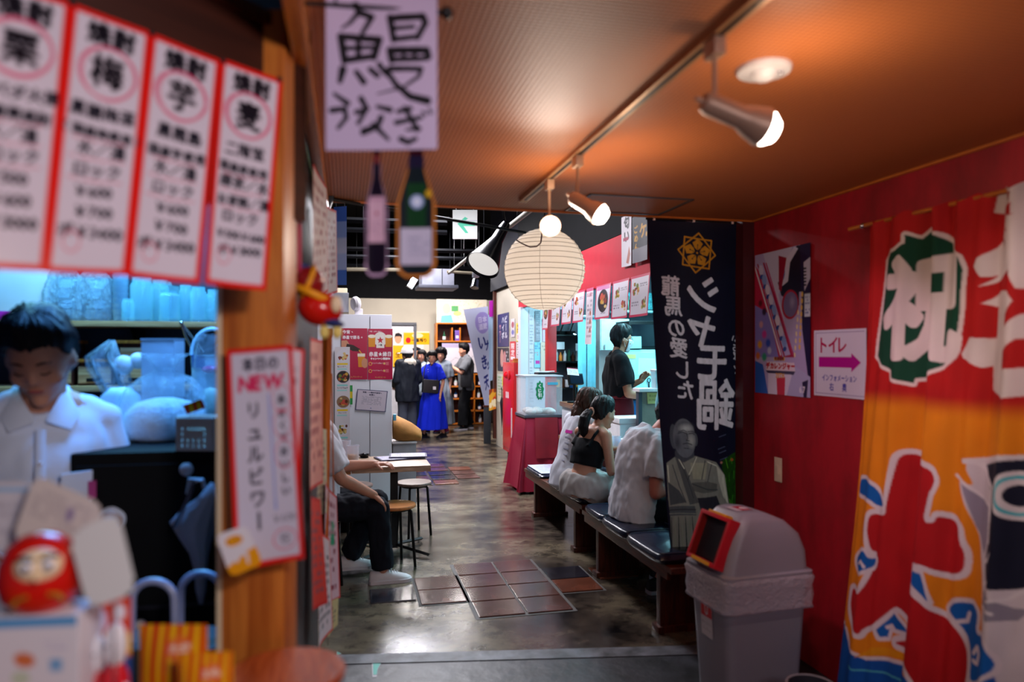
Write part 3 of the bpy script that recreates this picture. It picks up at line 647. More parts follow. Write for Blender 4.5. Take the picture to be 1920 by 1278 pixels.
c.obj('cloth', curtain_fn, cr, print_mat('dyed_cotton_print', .8, .12, bump=.25))
rd = thing('curtain_rod', 'thin wooden rod on the red wall that carries the festival curtain', 'rod', (2.13, 2.15, 2.085))
MB().tube([(0, .49, 0), (0, -.72, 0)], .008, 10).build('rod', m_orange_y, rd)
MB().ell((0, .405, 0), (.014, .012, .014)).build('hook', m_chrome, rd); MB().tube([(0, .405, 0), (.1, .405, 0)], .004).build('screw', m_chrome, rd)
# ================================================================ navy banner
BY = 3.60; bT = PY(1213, 411, BY); bR = PY(1398, 413, BY); bL2 = PY(1256, 1046, BY)
BW, BH = bR.x-bT.x, bT.z-bL2.z
def bl(py): return 1213+(1256-1213)*(py-411)/635
def bu(px, py): return ((px-bl(py))/(1398-bl(py))*BW, (py-411)/635*BH)
c = Canvas(BW, BH, 330, '0d1022')
mpx = BW/185
for ch_, x, y, s_ in zip('シャモ鍋', (1316, 1314, 1334, 1342), (549, 611, 678, 760), (72, 74, 78, 92)):
    c.ch(ch_, *bu(x, y), s_*mpx, 'cdbfc4', .0062, sx=-.98, rot=.06)
for ch_, x, y, s_ in zip('龍馬の愛した', (1258, 1264, 1269, 1273, 1279, 1285), (535, 573, 614, 652, 693, 731), (36, 36, 36, 36, 34, 36)): c.ch(ch_, *bu(x, y), s_*mpx, 'c9bcc2', .0026, sx=-1., rot=.06)
for i, ch_ in enumerate('いちばんシャモ専門店'): c.ch(ch_, *bu(1380+i*1.6, 634+i*17), 16*mpx, 'bfb2ba', .0008, sx=-1., rot=.05)
cx, cy = bu(1305, 470); r = 34*mpx
for a0 in (0, PI/4): c.line([(cx+r*math.cos(a0+PI/4+k*PI/2+.12), cy+r*math.sin(a0+PI/4+k*PI/2+.12)) for k in range(4)], .0085, 'c4801c', close=True)
for k in range(5):
    a = -PI/2+k*2*PI/5+.1; pe = []
    for da, rr in ((-.55, .30), (-.50, .56), (-.22, .62), (0, .74), (.22, .62), (.50, .56), (.55, .30), (0, .12)): pe.append((cx+r*rr*math.cos(a+da), cy+r*rr*math.sin(a+da)))
    c.poly(pe, 'c4801c')
    c.line([(cx, cy), (cx+r*.36*math.cos(a), cy+r*.36*math.sin(a))], .003, '0d1022'); c.ell(cx+r*.4*math.cos(a), cy+r*.4*math.sin(a), .004, .004, '0d1022')
c.ell(cx, cy, .006, .006, 'c4801c')
S = lambda L: [bu(1200+x*.2191, 780+y*.2191) for x, y in L]       # measured on a crop of the printed statue
c.poly(S([(690, 400), (840, 320), (900, 330), (905, 860), (750, 860)]), '14380c')
for i in range(60):
    a = random.uniform(700, 890); b_ = random.uniform(340, 820); c.line(S([(a, b_), (a+random.uniform(-30, 30), b_+random.uniform(30, 90))]), random.uniform(.003, .007), random.choice(['2c6a14', '1d4c10', '4a8a20', '0f2c0c']))
for (x, y, rr) in ((790, 395, .012), (690, 410, .010), (860, 760, .013), (800, 830, .014), (860, 840, .012)): c.ell(*S([(x, y)])[0], rr, rr*.7, random.choice(['8a4a1c', 'a0685a']))
for (y, x) in ((180, 700), (285, 690), (320, 700), (380, 710)): c.line(S([(x-30, y+6), (x+35, y-10)]), .004, '4a5068')
robe = S([(230, 400), (300, 350), (460, 340), (560, 370), (640, 400), (720, 520), (750, 720), (770, 850), (620, 900), (520, 1000), (480, 1170), (260, 1175), (255, 860), (240, 700)])
c.poly(robe, '77736a'); c.poly(S([(240, 560), (330, 640), (380, 740), (255, 760)]), '3f4144'); c.poly(S([(470, 700), (640, 690), (700, 840), (560, 900), (500, 820)]), '23262e')
c.poly(S([(430, 570), (560, 560), (650, 590), (640, 650), (520, 660), (440, 640)]), '55544f'); c.poly(S([(300, 350), (340, 340), (480, 740), (410, 760)]), '4a4a4a')
c.poly(S([(640, 420), (715, 520), (755, 780), (700, 700), (660, 560)]), 'aaa292'); c.poly(S([(420, 400), (560, 400), (540, 540), (440, 540)]), '8e8874')
for L in ([(330, 360), (400, 560), (440, 700)], [(460, 360), (400, 540)], [(280, 420), (330, 600), (380, 740)], [(540, 380), (510, 540)], [(600, 400), (560, 560)], [(430, 580), (560, 630), (650, 640)]): c.line(S(L), .006, '33353a')
for L in ([(320, 350), (370, 450)], [(240, 420), (250, 560)], [(470, 350), (410, 500)], [(560, 390), (640, 430)], [(700, 540), (740, 760)]): c.line(S(L), .006, 'c0b8a4')
c.poly(S([(250, 770), (450, 770), (460, 850), (250, 850)]), '47494c'); c.line(S([(250, 800), (455, 800)]), .006, '26282e'); c.line(S([(250, 830), (455, 835)]), .005, '75736a')
for i in range(8): c.line(S([(265+i*27, 860), (262+i*30, 1165)]), [.004, .012], ['2a3032', '7a7a6a'][i % 2])
hc = S([(375, 190)])[0]; sx_ = .2191*mpx
c.poly(S([(300, 300), (450, 290), (450, 350), (370, 400), (300, 350)]), '3c3d44')
c.ell(*S([(290, 175)])[0], 34*sx_, 96*sx_, '44454c'); c.ell(*S([(464, 200)])[0], 20*sx_, 50*sx_, '4a4a50'); c.ell(hc[0], hc[1], 104*sx_*1.0, 148*sx_*1.02, '5d5c62'); c.ell(*S([(375, 78)])[0], 98*sx_, 40*sx_, '4c4c52', soft=.7)
c.ell(*S([(390, 105)])[0], 80*sx_, 45*sx_, 'a8a4a2', soft=.9); c.ell(*S([(430, 210)])[0], 45*sx_, 70*sx_, 'a09a94', soft=.9); c.ell(*S([(320, 230)])[0], 50*sx_, 80*sx_, '403f48', soft=.8)
for L, w_ in (([(325, 150), (360, 138), (392, 150)], .005), ([(412, 150), (440, 145), (455, 158)], .005), ([(330, 135), (370, 122), (395, 135)], .004), ([(405, 132), (440, 128), (458, 142)], .004), ([(395, 150), (402, 195), (390, 210), (415, 212)], .0045), ([(365, 240), (400, 232), (435, 245)], .005), ([(370, 275), (410, 280)], .004)): c.line(S(L), w_, '26262c')
c.mottle(.12, 30, 9)
def banner_fn(X, Y):
    u = X/BW; t = Y/BH
    xl = bT.x+(bL2.x-bT.x)*t; x = xl+(bR.x-xl)*u
    y = BY+.012*np.sin(u*7+t*2)+.02*np.sin(t*4+u)*t+.03*t*(u-.5)
    return x, y, bT.z-Y+.003*np.sin(u*9)
bn = thing('hanging_banner', 'tall navy hot pot banner with gold crest and printed grey statue', 'banner')
c.obj('cloth', banner_fn, bn, print_mat('thin_polyester_print', .55, .18))
MB().tube([(bT.x-.01, BY, bT.z+.004), (bR.x+.01, BY, bT.z+.004)], .006).build('top_rod', m_bmetal, bn)
for i in range(3): MB().box((bT.x+.04+i*.24, BY-.004, bT.z+.02), (.012, .01, .05)).build('hanging_tab', M('white_plastic', 'dcd5d8', .4), bn)
# ================================================================ grey waste bin
bc = P(1402, 1200, 3.02); bx, by = bc.x, bc.y
b = thing('waste_bin', 'grey push-flap waste bin with red framed opening by the red wall', 'bin', (bx, by, 0), math.radians(4))
m_bin = M('grey_bin_plastic', '8d8b98', .42, var=.04, scale=3)
def rr(hx, hy, z, r, n=6, ox=0, oy=0):
    o = []
    for (sx_, sy_, a0) in ((1, 1, 0), (-1, 1, PI/2), (-1, -1, PI), (1, -1, 1.5*PI)):
        for i in range(n+1):
            a = a0+PI/2*i/n; o.append(Vector((ox+sx_*(hx-r)+r*math.cos(a), oy+sy_*(hy-r)+r*math.sin(a), z)))
    return o
q = MB(); q.loft([rr(.165, .115, 0, .03), rr(.168, .118, .012, .035), rr(.200, .150, .60, .045), rr(.206, .156, .605, .045), rr(.206, .156, .625, .045)]); q.build('bin_body', m_bin, b, 40)
# dome lid: profile in x (front at -x), lofted across rounded rectangles that shrink upwards
q = MB(); zz = [.615, .64, .645, .72, .79, .845, .872, .880]
fx_ = [-.216, -.216, -.200, -.178, -.150, -.118, -.098, -.080]; bx_ = [.216, .216, .200, .196, .168, .105, .040, .0]; hy_ = [.166, .166, .150, .145, .138, .128, .116, .100]
q.loft([rr((b1-f1)/2, hh, z, min(.04, .9*(b1-f1)/2), 6, (b1+f1)/2) for f1, b1, hh, z in zip(fx_, bx_, hy_, zz)]); lid = q.build('lid', m_bin, b, 50)
n_ = Vector((-.93, 0, .37)).normalized(); up = Vector((.37, 0, .93)).normalized(); fc = Vector((-.163, 0, .755))
Rf = Matrix((up.cross(n_), up, n_)).transposed()
def frame_bar(mb, cx, cy, wx, wy, d=.05, z=.012): mb.box(fc+Rf@Vector((cx, cy, z)), (wx, wy, d), Rf, .006)
q = MB()
for (cx_, cy_, wx_, wy_) in ((0, .098, .22, .018), (0, -.098, .22, .018), (.101, 0, .018, .20), (-.101, 0, .018, .20)): frame_bar(q, cx_, cy_, wx_, wy_)
q.build('opening_frame', M('red_plastic', 'c81a2c', .35), lid)
q = MB(); q.box(fc+Rf@Vector((0, .111, .014)), (.13, .012, .034), Rf, .004); q.build('top_label', M('yellow_sticker', 'e0a010', .4), lid)
q = MB(); q.box(fc+Rf@Vector((0, -.098, .038)), (.13, .015, .002), Rf); q.build('bottom_label', M('yellow_sticker', 'e0a010', .4), lid)
q = MB(); q.box(fc+Rf@Vector((0, 0, .004)), (.188, .18, .006), RZ(0)@Rf, .002); q.build('flap', M('dark_navy_flap', '14141e', .5), lid)
for s_ in (-1, 1): MB().box(fc+Rf@Vector((s_*.090, 0, .014)), (.004, .18, .046), Rf).build('opening_lining', M('deep_red_plastic', '8a1410', .4), lid)
c = Canvas(.09, .13, 400, 'c9bcc8'); c.rect(.006, .03, .084, .1, 'b0203a'); c.ell(.045, .065, .018, .022, 'e6dce4')
def lidsticker(X, Y): x = -.085+Y; return x, X-.045, .8825-.0*(x)-.55*np.clip(x+.02, 0, 1)**1.35-.02*np.clip(-x-.05, 0, 1)
c.obj('lid_sticker', lidsticker, lid, print_mat('laminated_print', .25))
c = Canvas(.085, .155, 400, 'cdc8cf'); c.rect(.004, .004, .081, .07, 'd81c28'); c.poly([(.03, .012), (.055, .012), (.052, .055), (.042, .064), (.033, .055)], 'e9e4ea'); c.poly([(.034, .018), (.051, .018), (.048, .05), (.042, .056), (.037, .05)], 'd81c28')
c.text('燃えるゴミ', .0425, .098, .014, '7a7a86', .0006); c.scrib(.015, .112, .07, .130, 2, '9a9aa6', 4)
fs = lambda z: -(.168+(.200-.168)*(z-.012)/.588)-.003
c.obj('front_sticker', lambda X, Y: (fs(.50-Y), .035-X+.0425-.02, .50-Y), b, print_mat('laminated_print', .25))
# translucent liner bag folded over the rim
q = MB(); n = 96; rings = []
for k, (z, g) in enumerate(((.632, .012), (.615, .022), (.58, .016), (.54, .020), (.505, .016), (.492, .020), (.50, .008))):
    base = rr(.203+g, .153+g, z, .05, 23)
    rings.append([Vector((p.x*(1+.012*noise.noise(p*22+Vector((0, 0, k)))), p.y*(1+.02*noise.noise(p*22+Vector((3, 0, k)))), p.z+(.012*noise.noise(p*9) if k > 2 else 0))) for p in base])
q.loft(rings, cap=False); q.build('liner_bag', clear_mat('milky_plastic_film', 'e4dcea', .66, .25, .5), b, 180)
sb = thing('small_bin', 'small round dark bin on the floor beneath the festival curtain', 'bin', (P(1522, 1262, 2.55).x, P(1522, 1262, 2.55).y, 0))
q = MB(); q.lathe([(0, 0), (.070, 0), (.072, .01), (.084, .33), (.088, .335), (.088, .342), (.080, .342), (.077, .32), (.066, .02), (0, .015)], 32); q.build('bucket', M('dark_bin_plastic', '2c2d38', .35), sb)
MB().tube([(.085*math.cos(a*PI/20), .085*math.sin(a*PI/20), .34) for a in range(40)], .005, 6, closed=True).build('rim', M('grey_bin_plastic', '8d8b98', .42), sb)
# ================================================================ eel sign and bottle cut-outs on the black ceiling rod
sd = 1.42
r0, r1 = P(560, 5, sd), P(838, 24, sd)
ro = thing('sign_rod', 'short black rod with a ball end under the ceiling holding the eel sign', 'rod', r0)
v = r1-r0; MB().tube([(0, 0, 0), v], .005).build('rod', m_bmetal, ro); MB().ell(v, .0125).build('ball_end', m_bmetal, ro)
for t_ in (.25, .75): MB().tube([v*t_, v*t_+Vector((0, 0, 2.29-r0.z-(v*t_).z))], .0025).build('hanger', m_bmetal, ro)
ew, eh = .226, .325; mpp = ew/205
c = Canvas(ew, eh, 560, 'b7a7c6')
E = lambda x, y: ((x-612)*mpp, (y+18)*mpp)
ink = '0b0a14'
def br(L, w0, w1=None): c.line([E(500+x/3, y/3) for x, y in L], [(w0+(w1-w0 if w1 else 0)*i/(len(L)-1))*mpp/3 for i in range(len(L))], ink)
# brush strokes of the large eel character and the kana below, measured on a crop
for L, a_, b_ in (([(500, 35), (520, 70), (470, 130), (425, 160)], 44, 12), ([(520, 75), (590, 100), (560, 150), (535, 190)], 40, 24), ([(420, 205), (440, 340)], 44, 40), ([(420, 205), (630, 225), (600, 320)], 40, 42), ([(440, 335), (590, 315)], 40, 36), ([(515, 215), (515, 310)], 34, 30), ([(440, 270), (590, 265)], 30, 26),
                  ([(430, 385), (415, 450)], 46, 30), ([(505, 400), (545, 455)], 30, 36), ([(580, 385), (620, 420)], 30, 34), ([(630, 360), (660, 405), (690, 430)], 32, 24),
                  ([(690, 105), (710, 230)], 40, 34), ([(690, 110), (870, 105), (885, 140), (840, 220)], 42, 34), ([(715, 165), (820, 160)], 28, 24), ([(710, 225), (835, 215)], 34, 30), ([(690, 290), (700, 340)], 40, 40), ([(690, 285), (890, 290), (900, 325)], 44, 40), ([(700, 335), (890, 335)], 36, 30), ([(765, 290), (765, 335)], 24, 24), ([(830, 290), (825, 335)], 24, 24),
                  ([(690, 385), (860, 390), (850, 430), (760, 490), (620, 520)], 36, 8), ([(670, 390), (720, 470), (800, 540), (895, 565)], 26, 46),
                  ([(385, 520), (455, 570)], 20, 34), ([(370, 610), (440, 600), (450, 650), (405, 705)], 34, 22), ([(530, 545), (560, 600), (515, 680)], 34, 24), ([(505, 620), (570, 600)], 30, 20), ([(620, 590), (690, 610)], 22, 34), ([(640, 650), (620, 700), (540, 735)], 34, 28), ([(600, 690), (680, 770)], 34, 20), ([(540, 720), (600, 700)], 30, 26),
                  ([(735, 620), (800, 605)], 26, 30), ([(725, 680), (860, 655)], 30, 24), ([(770, 600), (840, 720)], 26, 32), ([(850, 715), (780, 720)], 26, 14), ([(750, 770), (790, 790), (830, 770)], 34, 26), ([(870, 625), (885, 640)], 16, 18), ([(905, 610), (915, 632)], 16, 18)): br(L, a_, b_)
es = c.obj('eel_sign', curl(ew, eh, .003), None, print_mat('printed_paper', .55), P(715, 131, sd)+Vector((0, -.004, 0)), (0, 0, -TH-.02))
tag(es, 'white hanging paper sign with large black brushed eel lettering', 'sign')
pk = Canvas(.2, .09, 120, 'c9a6c8')
tag(pk.obj('pink_backing_sheet', curl(.2, .09, .002), None, None, P(717, 238, sd)+Vector((.002, .006, 0)), (0, .01, -TH-.02)), 'pink sheet peeking out behind the bottom of the eel sign', 'paper')
def bottle_card(label, px, py0, py1, wpx, prof, cols, edge, d=sd+.03):
    hh = (py1-py0)/F*d; ww = wpx/F*d; c = Canvas(ww, hh, 600, edge)
    pts = [(ww/2+s_*x*ww/2, y*hh) for s_, L in ((1, prof), (-1, prof[::-1])) for x, y in L]
    inner = [(ww/2+(p[0]-ww/2)*.84, hh*.01+p[1]*.965) for p in pts]; c.poly(inner, cols['glass']); cols['fn'](c, ww, hh)
    def keep(X, Y):
        xs = np.interp(Y/hh, [y for x, y in prof], [x for x, y in prof]); return np.abs(X-ww/2) <= xs*ww/2+1e-4
    t = thing('bottle_cutout', label, 'cutout', P(px, (py0+py1)/2, d), -TH)
    c.obj('printed_card', curl(ww, hh, .002), t, print_mat('glossy_print', .28), keep=keep)
    MB().tube([(0, 0, hh/2), (0, .0, hh/2+.03)], .001, 5).build('string', m_bmetal, t); return t
def redw(c, w_, h_):
    c.rect(w_*.3, 0, w_*.7, h_*.14, '6a2a2c'); c.poly([(w_*.18, h_*.42), (w_*.82, h_*.40), (w_*.84, h_*.74), (w_*.16, h_*.74)], 'c8a2b8'); c.rect(w_*.2, h_*.39, w_*.8, h_*.43, 'b890a8'); c.ell(w_*.5, h_*.52, w_*.06, h_*.015, 'a05060'); c.scrib(w_*.28, h_*.58, w_*.72, h_*.68, 4, 'a98aa0', 3)
bottle_card('narrow red wine bottle cutout hanging under the eel sign', 706, 272, 518, 44, [(.34, 0), (.36, .2), (.42, .26), (.85, .42), (.95, .5), (1, .93), (.8, .985), (.5, 1)], dict(glass='140a1c', fn=redw), 'b896b8')
def sakew(c, w_, h_):
    c.rect(w_*.2, 0, w_*.8, h_*.16, '1a1430'); c.rect(w_*.2, 0, w_*.8, h_*.06, '7a2a34'); c.rect(w_*.28, h_*.28, w_*.74, h_*.62, '10381c'); c.ell(w_*.52, h_*.42, w_*.17, h_*.055, '8ea0cc'); c.ell(w_*.52, h_*.42, w_*.10, h_*.034, 'c9d2ea')
    c.rect(w_*.12, h_*.62, w_*.88, h_*.9, 'b9b4cc'); c.scrib(w_*.3, h_*.68, w_*.85, h_*.84, 4, '9a98b4', 5); c.ell(w_*.8, h_*.36, w_*.07, h_*.03, 'c09a20')
bottle_card('wide green sake bottle cutout with pale label hanging beneath the eel sign', 780, 275, 520, 76, [(.36, 0), (.4, .12), (.5, .2), (.8, .34), (.98, .44), (1, .9), (.85, .97), (.55, 1)], dict(glass='0f1a20', fn=sakew), 'c2762c')
# ================================================================ DRINKS STALL ON THE LEFT
def quad_fn(c, corners, o=Vector((0, 0, 0)), bow=0.):
    tl, tr, br_, bl_ = [np.array(Vector(q)-o) for q in corners]
    nrm = np.cross(tr-tl, bl_-tl); nrm = nrm/np.linalg.norm(nrm)
    def fn(X, Y):
        u = (X/c.w)[..., None]; v_ = (Y/c.h)[..., None]
        p = (tl*(1-u)+tr*u)*(1-v_)+(bl_*(1-u)+br_*u)*v_+nrm*(bow*np.sin(u*PI+.3)*(.3+v_))
        return p[..., 0], p[..., 1], p[..., 2]
    return fn
def quad_sheet(name, label, cat, c, corners, mat=None, bow=0., group=None, keep=None):
    o = sum((Vector(q) for q in corners), Vector((0, 0, 0)))/4
    ob = c.obj(name, quad_fn(c, corners, o, bow), None, mat, keep=keep); ob.location = o
    return tag(ob, label, cat, group)
def rounded(w_, h_, r):
    return lambda X, Y: (np.hypot(np.maximum(np.abs(X-w_/2)-(w_/2-r), 0), np.maximum(np.abs(Y-h_/2)-(h_/2-r), 0)) <= r+1e-5)
m_post = wood('orange_post_wood', 'a3521a', 'cf7c30', .4, sc=2.2)
pb = P(488, 700, 1.56)
ps = thing('stall_post', 'orange varnished wooden corner post of the drinks stall', 'post', (pb.x, pb.y, 0), -TH)
MB().box((0, 0, 1.145), (.135, .09, 2.29), bev=.004).build('shaft', m_post, ps)
MB().box((-.073, -.02, 1.0), (.012, .05, 2.0), bev=.002).build('lit_edge_strip', M('lit_edge_colour', 'd8c3a0', .5), ps)  # pale strip coloured in for the lit left edge of the post
MB().box((.062, -.046, .44), (.012, .006, .86), bev=.002).build('corner_bead', m_orange, ps)
A_ = P(560, 130, 1.56); B_ = P(-180, 130, .98); mid = (A_+B_)/2; ang = math.atan2(A_.y-B_.y, A_.x-B_.x)
hb_ = thing('header_beam', 'dark brown wooden header board behind the price strips', 'beam', (mid.x-.01, mid.y+.05, 2.07), ang)
MB().box((0, 0, 0), ((A_-B_).length, .03, .44), bev=.004).build('board', M('dark_header_wood', '3a170c', .5, var=.3, stretch=(.3, 1, 6)), hb_)
MB().box((0, -.02, .2), ((A_-B_).length, .02, .03), bev=.004).build('moulding', m_dwood, hb_)
# ---- hand-lettered price strips
def dl(x): return 1.45-(530-x)/390*.31
def PS(x, y, bot=False): return P(x, y, dl(x)-(.05 if bot else 0))
RED = 'd81a14'
def strip(kan, head, lines, tl, tr, br_, bl_, label, seed):
    w_, h_ = .135, .43; c = Canvas(w_, h_, 400, 'cfc6d2'); r = random.Random(seed)
    c.border(RED, .011)
    c.text('焼酎', w_/2+.002, .036, .040, '17161f', .0022, step=.042, sx=.95)
    for k in range(3): c.ell(w_/2+r.uniform(-.003, .003), .098+r.uniform(-.003, .003), .046+r.uniform(-.003, .003), .044, 'd24a72', r.uniform(-.2, .2), ring=.0016, al=.8)
    c.ch(kan, w_/2, .098, .058, '17161f', .0024, sx=.95)
    y = .168
    for k, (s_, z_) in enumerate(lines):
        c.text(s_, w_/2+r.uniform(-.004, .004), y, z_, '20202c', .0010, rot=r.uniform(-.03, .03))
        if k in (1, 2, 3): c.line([(w_*.15, y+z_*.62), (w_*.5, y+z_*.68), (w_*.82, y+z_*.55)], .0022, 'd6506e', al=.7)
        y += z_*1.18+.004
    c.ell(w_*.28, y-.018, .014, .016, 'd6506e', ring=.001)
    o = quad_sheet('price_strip', label, 'price strip', c, [PS(*tl), PS(*tr), PS(*br_, True), PS(*bl_, True)], print_mat('laminated_print', .25), .004)
    return o
def pin(par, co):
    q = MB(); q.ell((0, 0, 0), .006); o = q.build('pin', m_bmetal, par); o.location = Vector(co)-par.location; return o
s1 = strip('栗', '', [('ダバダ火振', .024), ('国産栗焼酎', .021), ('水／湯', .025), ('ロック', .025), ('￥500', .024), ('￥600', .024), ('ボ￥3000', .024)], (-45, -52), (134, 4), (84, 510), (-88, 498), 'leftmost red bordered price strip, cut by the frame edge', 1)
s2 = strip('梅', '', [('黒糖梅酒', .026), ('（国産梅使用）', .019), ('水／湯', .026), ('ロック', .026), ('￥600', .024), ('￥700', .024), ('ボ￥3400', .025)], (134, 4), (284, 60), (238, 517), (84, 510), 'red bordered price strip with circled plum character', 2)
s3 = strip('芋', '', [('黒霧島', .028), ('国産芋使用', .021), ('水／湯', .026), ('ロック', .026), ('￥600', .024), ('￥700', .024), ('ボ￥3400', .025)], (284, 60), (414, 113), (374, 533), (238, 517), 'red bordered price strip with circled potato character', 3)
s4 = strip('麦', '', [('二階堂', .028), ('国産麦使用', .020), ('緑茶／水', .026), ('お茶割／湯', .022), ('ロック', .026), ('￥500￥600', .020), ('ボ￥3000', .022)], (415, 108), (530, 150), (498, 545), (384, 531), 'rightmost red bordered price strip with circled barley character on the post', 4)
pin(s2, PS(134, 6)); pin(s3, PS(284, 63)); pin(s4, PS(418, 115)); pin(s4, PS(524, 149))
# ---- NEW sign and small cards on the post
w_, h_ = .165, .465; c = Canvas(w_, h_, 360, 'cdc6d4'); c.border(RED, .012)
c.text('本日の', w_/2, .038, .030, '3a3a48', .0012); c.text('NEW', w_*.5, .078, .046, 'd2305e', .0022, sx=1.0, shear=.1)
c.text('リュルビワー', w_*.36, .135, .040, '26262f', .0016, vertical=True, step=.047); c.line([(w_*.60, .105), (w_*.61, .35)], .0045, '8a9ad4')
c.text('あまくておいしい', w_*.78, .118, .022, '40404c', .0008, vertical=True, step=.028)
for y in (.115, .17, .235): c.ell(w_*.78, y, .022, .03, 'd6506e', ring=.001)
c.text('￥600', w_*.72, .37, .022, '50505c', .0006); c.ell(w_*.72, .415, .028, .022, 'd6506e', ring=.0012); c.ch('税', w_*.72, .415, .026, '50505c', .0006)
n1 = quad_sheet('menu_sign', 'large red bordered handwritten NEW sign on the orange post', 'sign', c, [P(424, 655, 1.47), P(548, 645, 1.46), P(572, 1046, 1.44), P(440, 1072, 1.44)], print_mat('laminated_print', .25), .006)
c = Canvas(.07, .4, 220, 'd0c6d2'); c.border(RED, .010); c.scrib(.02, .05, .05, .36, 9, '6a6070', 3)
quad_sheet('menu_sign', 'narrow red bordered sheet half hidden behind the NEW sign', 'sign', c, [P(520, 648, 1.54), P(571, 655, 1.60), P(563, 905, 1.60), P(520, 900, 1.53)], print_mat('laminated_print', .25))
w_, h_ = .09, .085; c = Canvas(w_, h_, 420, 'd8d2d6'); c.poly([(0, .065), (.03, .058), (.06, .05), (w_, .045), (w_, h_), (0, h_)], 'e2960e'); c.ell(.042, .022, .024, .010, 'e2960e'); c.text('おすすめ', .042, .022, .010, '4a2a10', .0004); c.line([(.03, .06), (.045, .05), (.06, .055), (.055, .07)], .006, 'd8d2d6')
quad_sheet('price_card', 'small white and orange card overlapping the corner of the NEW sign', 'card', c, [P(404, 1003, 1.40), P(462, 984, 1.41), P(494, 1056, 1.41), P(432, 1082, 1.40)], print_mat('laminated_print', .25), 0, keep=rounded(w_, h_, .012))
# ---- strips and cords between post and corridor
c = Canvas(.03, .45, 120, 'd6cfd0'); quad_sheet('hanging_cloth', 'narrow white cloth strip hanging right behind the orange post', 'cloth', c, [P(536, 120, 1.62), P(550, 120, 1.62), P(551, 505, 1.62), P(534, 505, 1.62)])
tag(MB().tube([P(552, 120, 1.66), P(556, 300, 1.66), P(561, 400, 1.66), P(561, 520, 1.66)], .005).build('hanging_streamer', M('crimson_cord', 'b01440', .6)), 'crimson streamer hanging down behind the red toy', 'streamer')
ty_ = P(592, 555, 1.68)
t = thing('hanging_toy', 'round red and yellow papier-mache toy hanging beside the post', 'toy', ty_)
m_tr = M('glossy_red_lacquer', 'c8180e', .2, var=.08); m_ty = M('yellow_ribbon', 'e59a10', .45); m_tb = M('blue_cloth', '1a2a6a', .6)
px_ = 1.68/F
R_ = lambda x, y, dz=0: (P(x, y, 1.68+dz)-ty_)
MB().ell(R_(600, 578), (42*px_, 36*px_, 33*px_), RY(.2)).build('body', m_tr, t)
MB().ell(R_(578, 530), (30*px_, 28*px_, 30*px_), RY(.5)).build('head', M('dark_red_lacquer', '8a1214', .3), t)
x_, y_, z_ = basis((.45, 0, 1)); MB().tube([R_(588, 553)+(x_*math.cos(a*PI/12)*36+y_*math.sin(a*PI/12)*34)*px_ for a in range(24)], 7*px_, 8, closed=True).build('collar_ribbon', m_ty, t)
x_, y_, z_ = basis((1, .2, -.4)); MB().tube([R_(576, 530)+(x_*math.cos(a*PI/12)*31+y_*math.sin(a*PI/12)*31)*px_ for a in range(24)], 5*px_, 8, closed=True).build('head_ribbon', m_ty, t)
MB().ell(R_(552, 512), (16*px_, 12*px_, 11*px_), RY(.4)).build('knot', m_ty, t)
MB().ell(R_(630, 570, -.03), (10*px_, 8*px_, 16*px_)).build('pale_patch', M('cream_paint', 'e8cfa8', .4), t)  # cream patch on the right of the body
MB().ell(R_(620, 603), (26*px_, 20*px_, 9*px_), RY(.25)).build('base', m_tb, t); MB().ell(R_(566, 500), (16*px_, 12*px_, 7*px_)).build('cap', m_tb, t)
for x in (608, 632): MB().ell(R_(x, 622), (9*px_, 8*px_, 13*px_)).build('tassel', M('pale_yellow_tassel', 'e6d070', .6), t)
MB().tube([R_(575, 500), R_(568, 330), R_(565, 120)], .0015, 5).build('string', m_bmetal, t)
# ---- sheets hanging along the corridor side of the stall
def wsheet(label, q, w_, h_, bg, bd, seed, fn=None, rows=10, bow=.012):
    c = Canvas(w_, h_, 170, bg)
    if bd: c.border(bd, .012)
    r = random.Random(seed); c.scrib(.03, .04, w_-.03, h_-.04, rows, r.choice(['5a5060', '8a3040', '404048']), seed, .7)
    if fn: fn(c)
    return quad_sheet('hanging_menu', label, 'menu sheet', c, [P(*k) for k in q], print_mat('matt_print', .75), bow)
wsheet('long white menu sheet high on the stall side below the ceiling trim', [(588, 305, 2.1), (612, 350, 2.75), (613, 545, 2.75), (590, 585, 2.1)], .5, .45, 'd8cfd2', 'c81e22', 11)
wsheet('white menu sheet with red edge hanging nearest the black clamp', [(612, 385, 2.8), (630, 395, 3.25), (631, 548, 3.25), (613, 560, 2.8)], .3, .35, 'd6ccd0', 'd02a2a', 12)
wsheet('red edged menu sheet directly below the red toy', [(583, 632, 2.0), (604, 638, 2.4), (603, 905, 2.4), (585, 930, 2.0)], .3, .45, 'e0a8a0', 'd0302a', 13)
wsheet('pale green and white menu sheet low behind the orange board', [(597, 800, 2.45), (612, 805, 2.7), (611, 960, 2.7), (597, 975, 2.45)], .25, .3, 'cfd0b4', None, 14)
wsheet('bright red narrow sheet on the stall side at table height', [(584, 930, 2.05), (600, 935, 2.3), (612, 1130, 2.3), (590, 1150, 2.05)], .2, .35, 'd23a2a', 'c01414', 15)
wsheet('pink lettered menu sheet with bulging edge beside the seated man', [(612, 900, 2.6), (630, 930, 2.95), (633, 1120, 2.95), (612, 1160, 2.6)], .3, .45, 'd9b6c4', 'd0302a', 16, lambda c: [c.text('おでん', .15, .12, .06, 'd04a90', .002, vertical=True), c.text('冷酒', .23, .14, .05, '2a9a70', .002, vertical=True)], bow=.03)
wsheet('lowest white menu sheet near the threshold with red border', [(598, 990, 2.4), (617, 1010, 2.7), (622, 1180, 2.7), (601, 1228, 2.4)], .28, .4, 'd8c8d0', 'd8301e', 17)
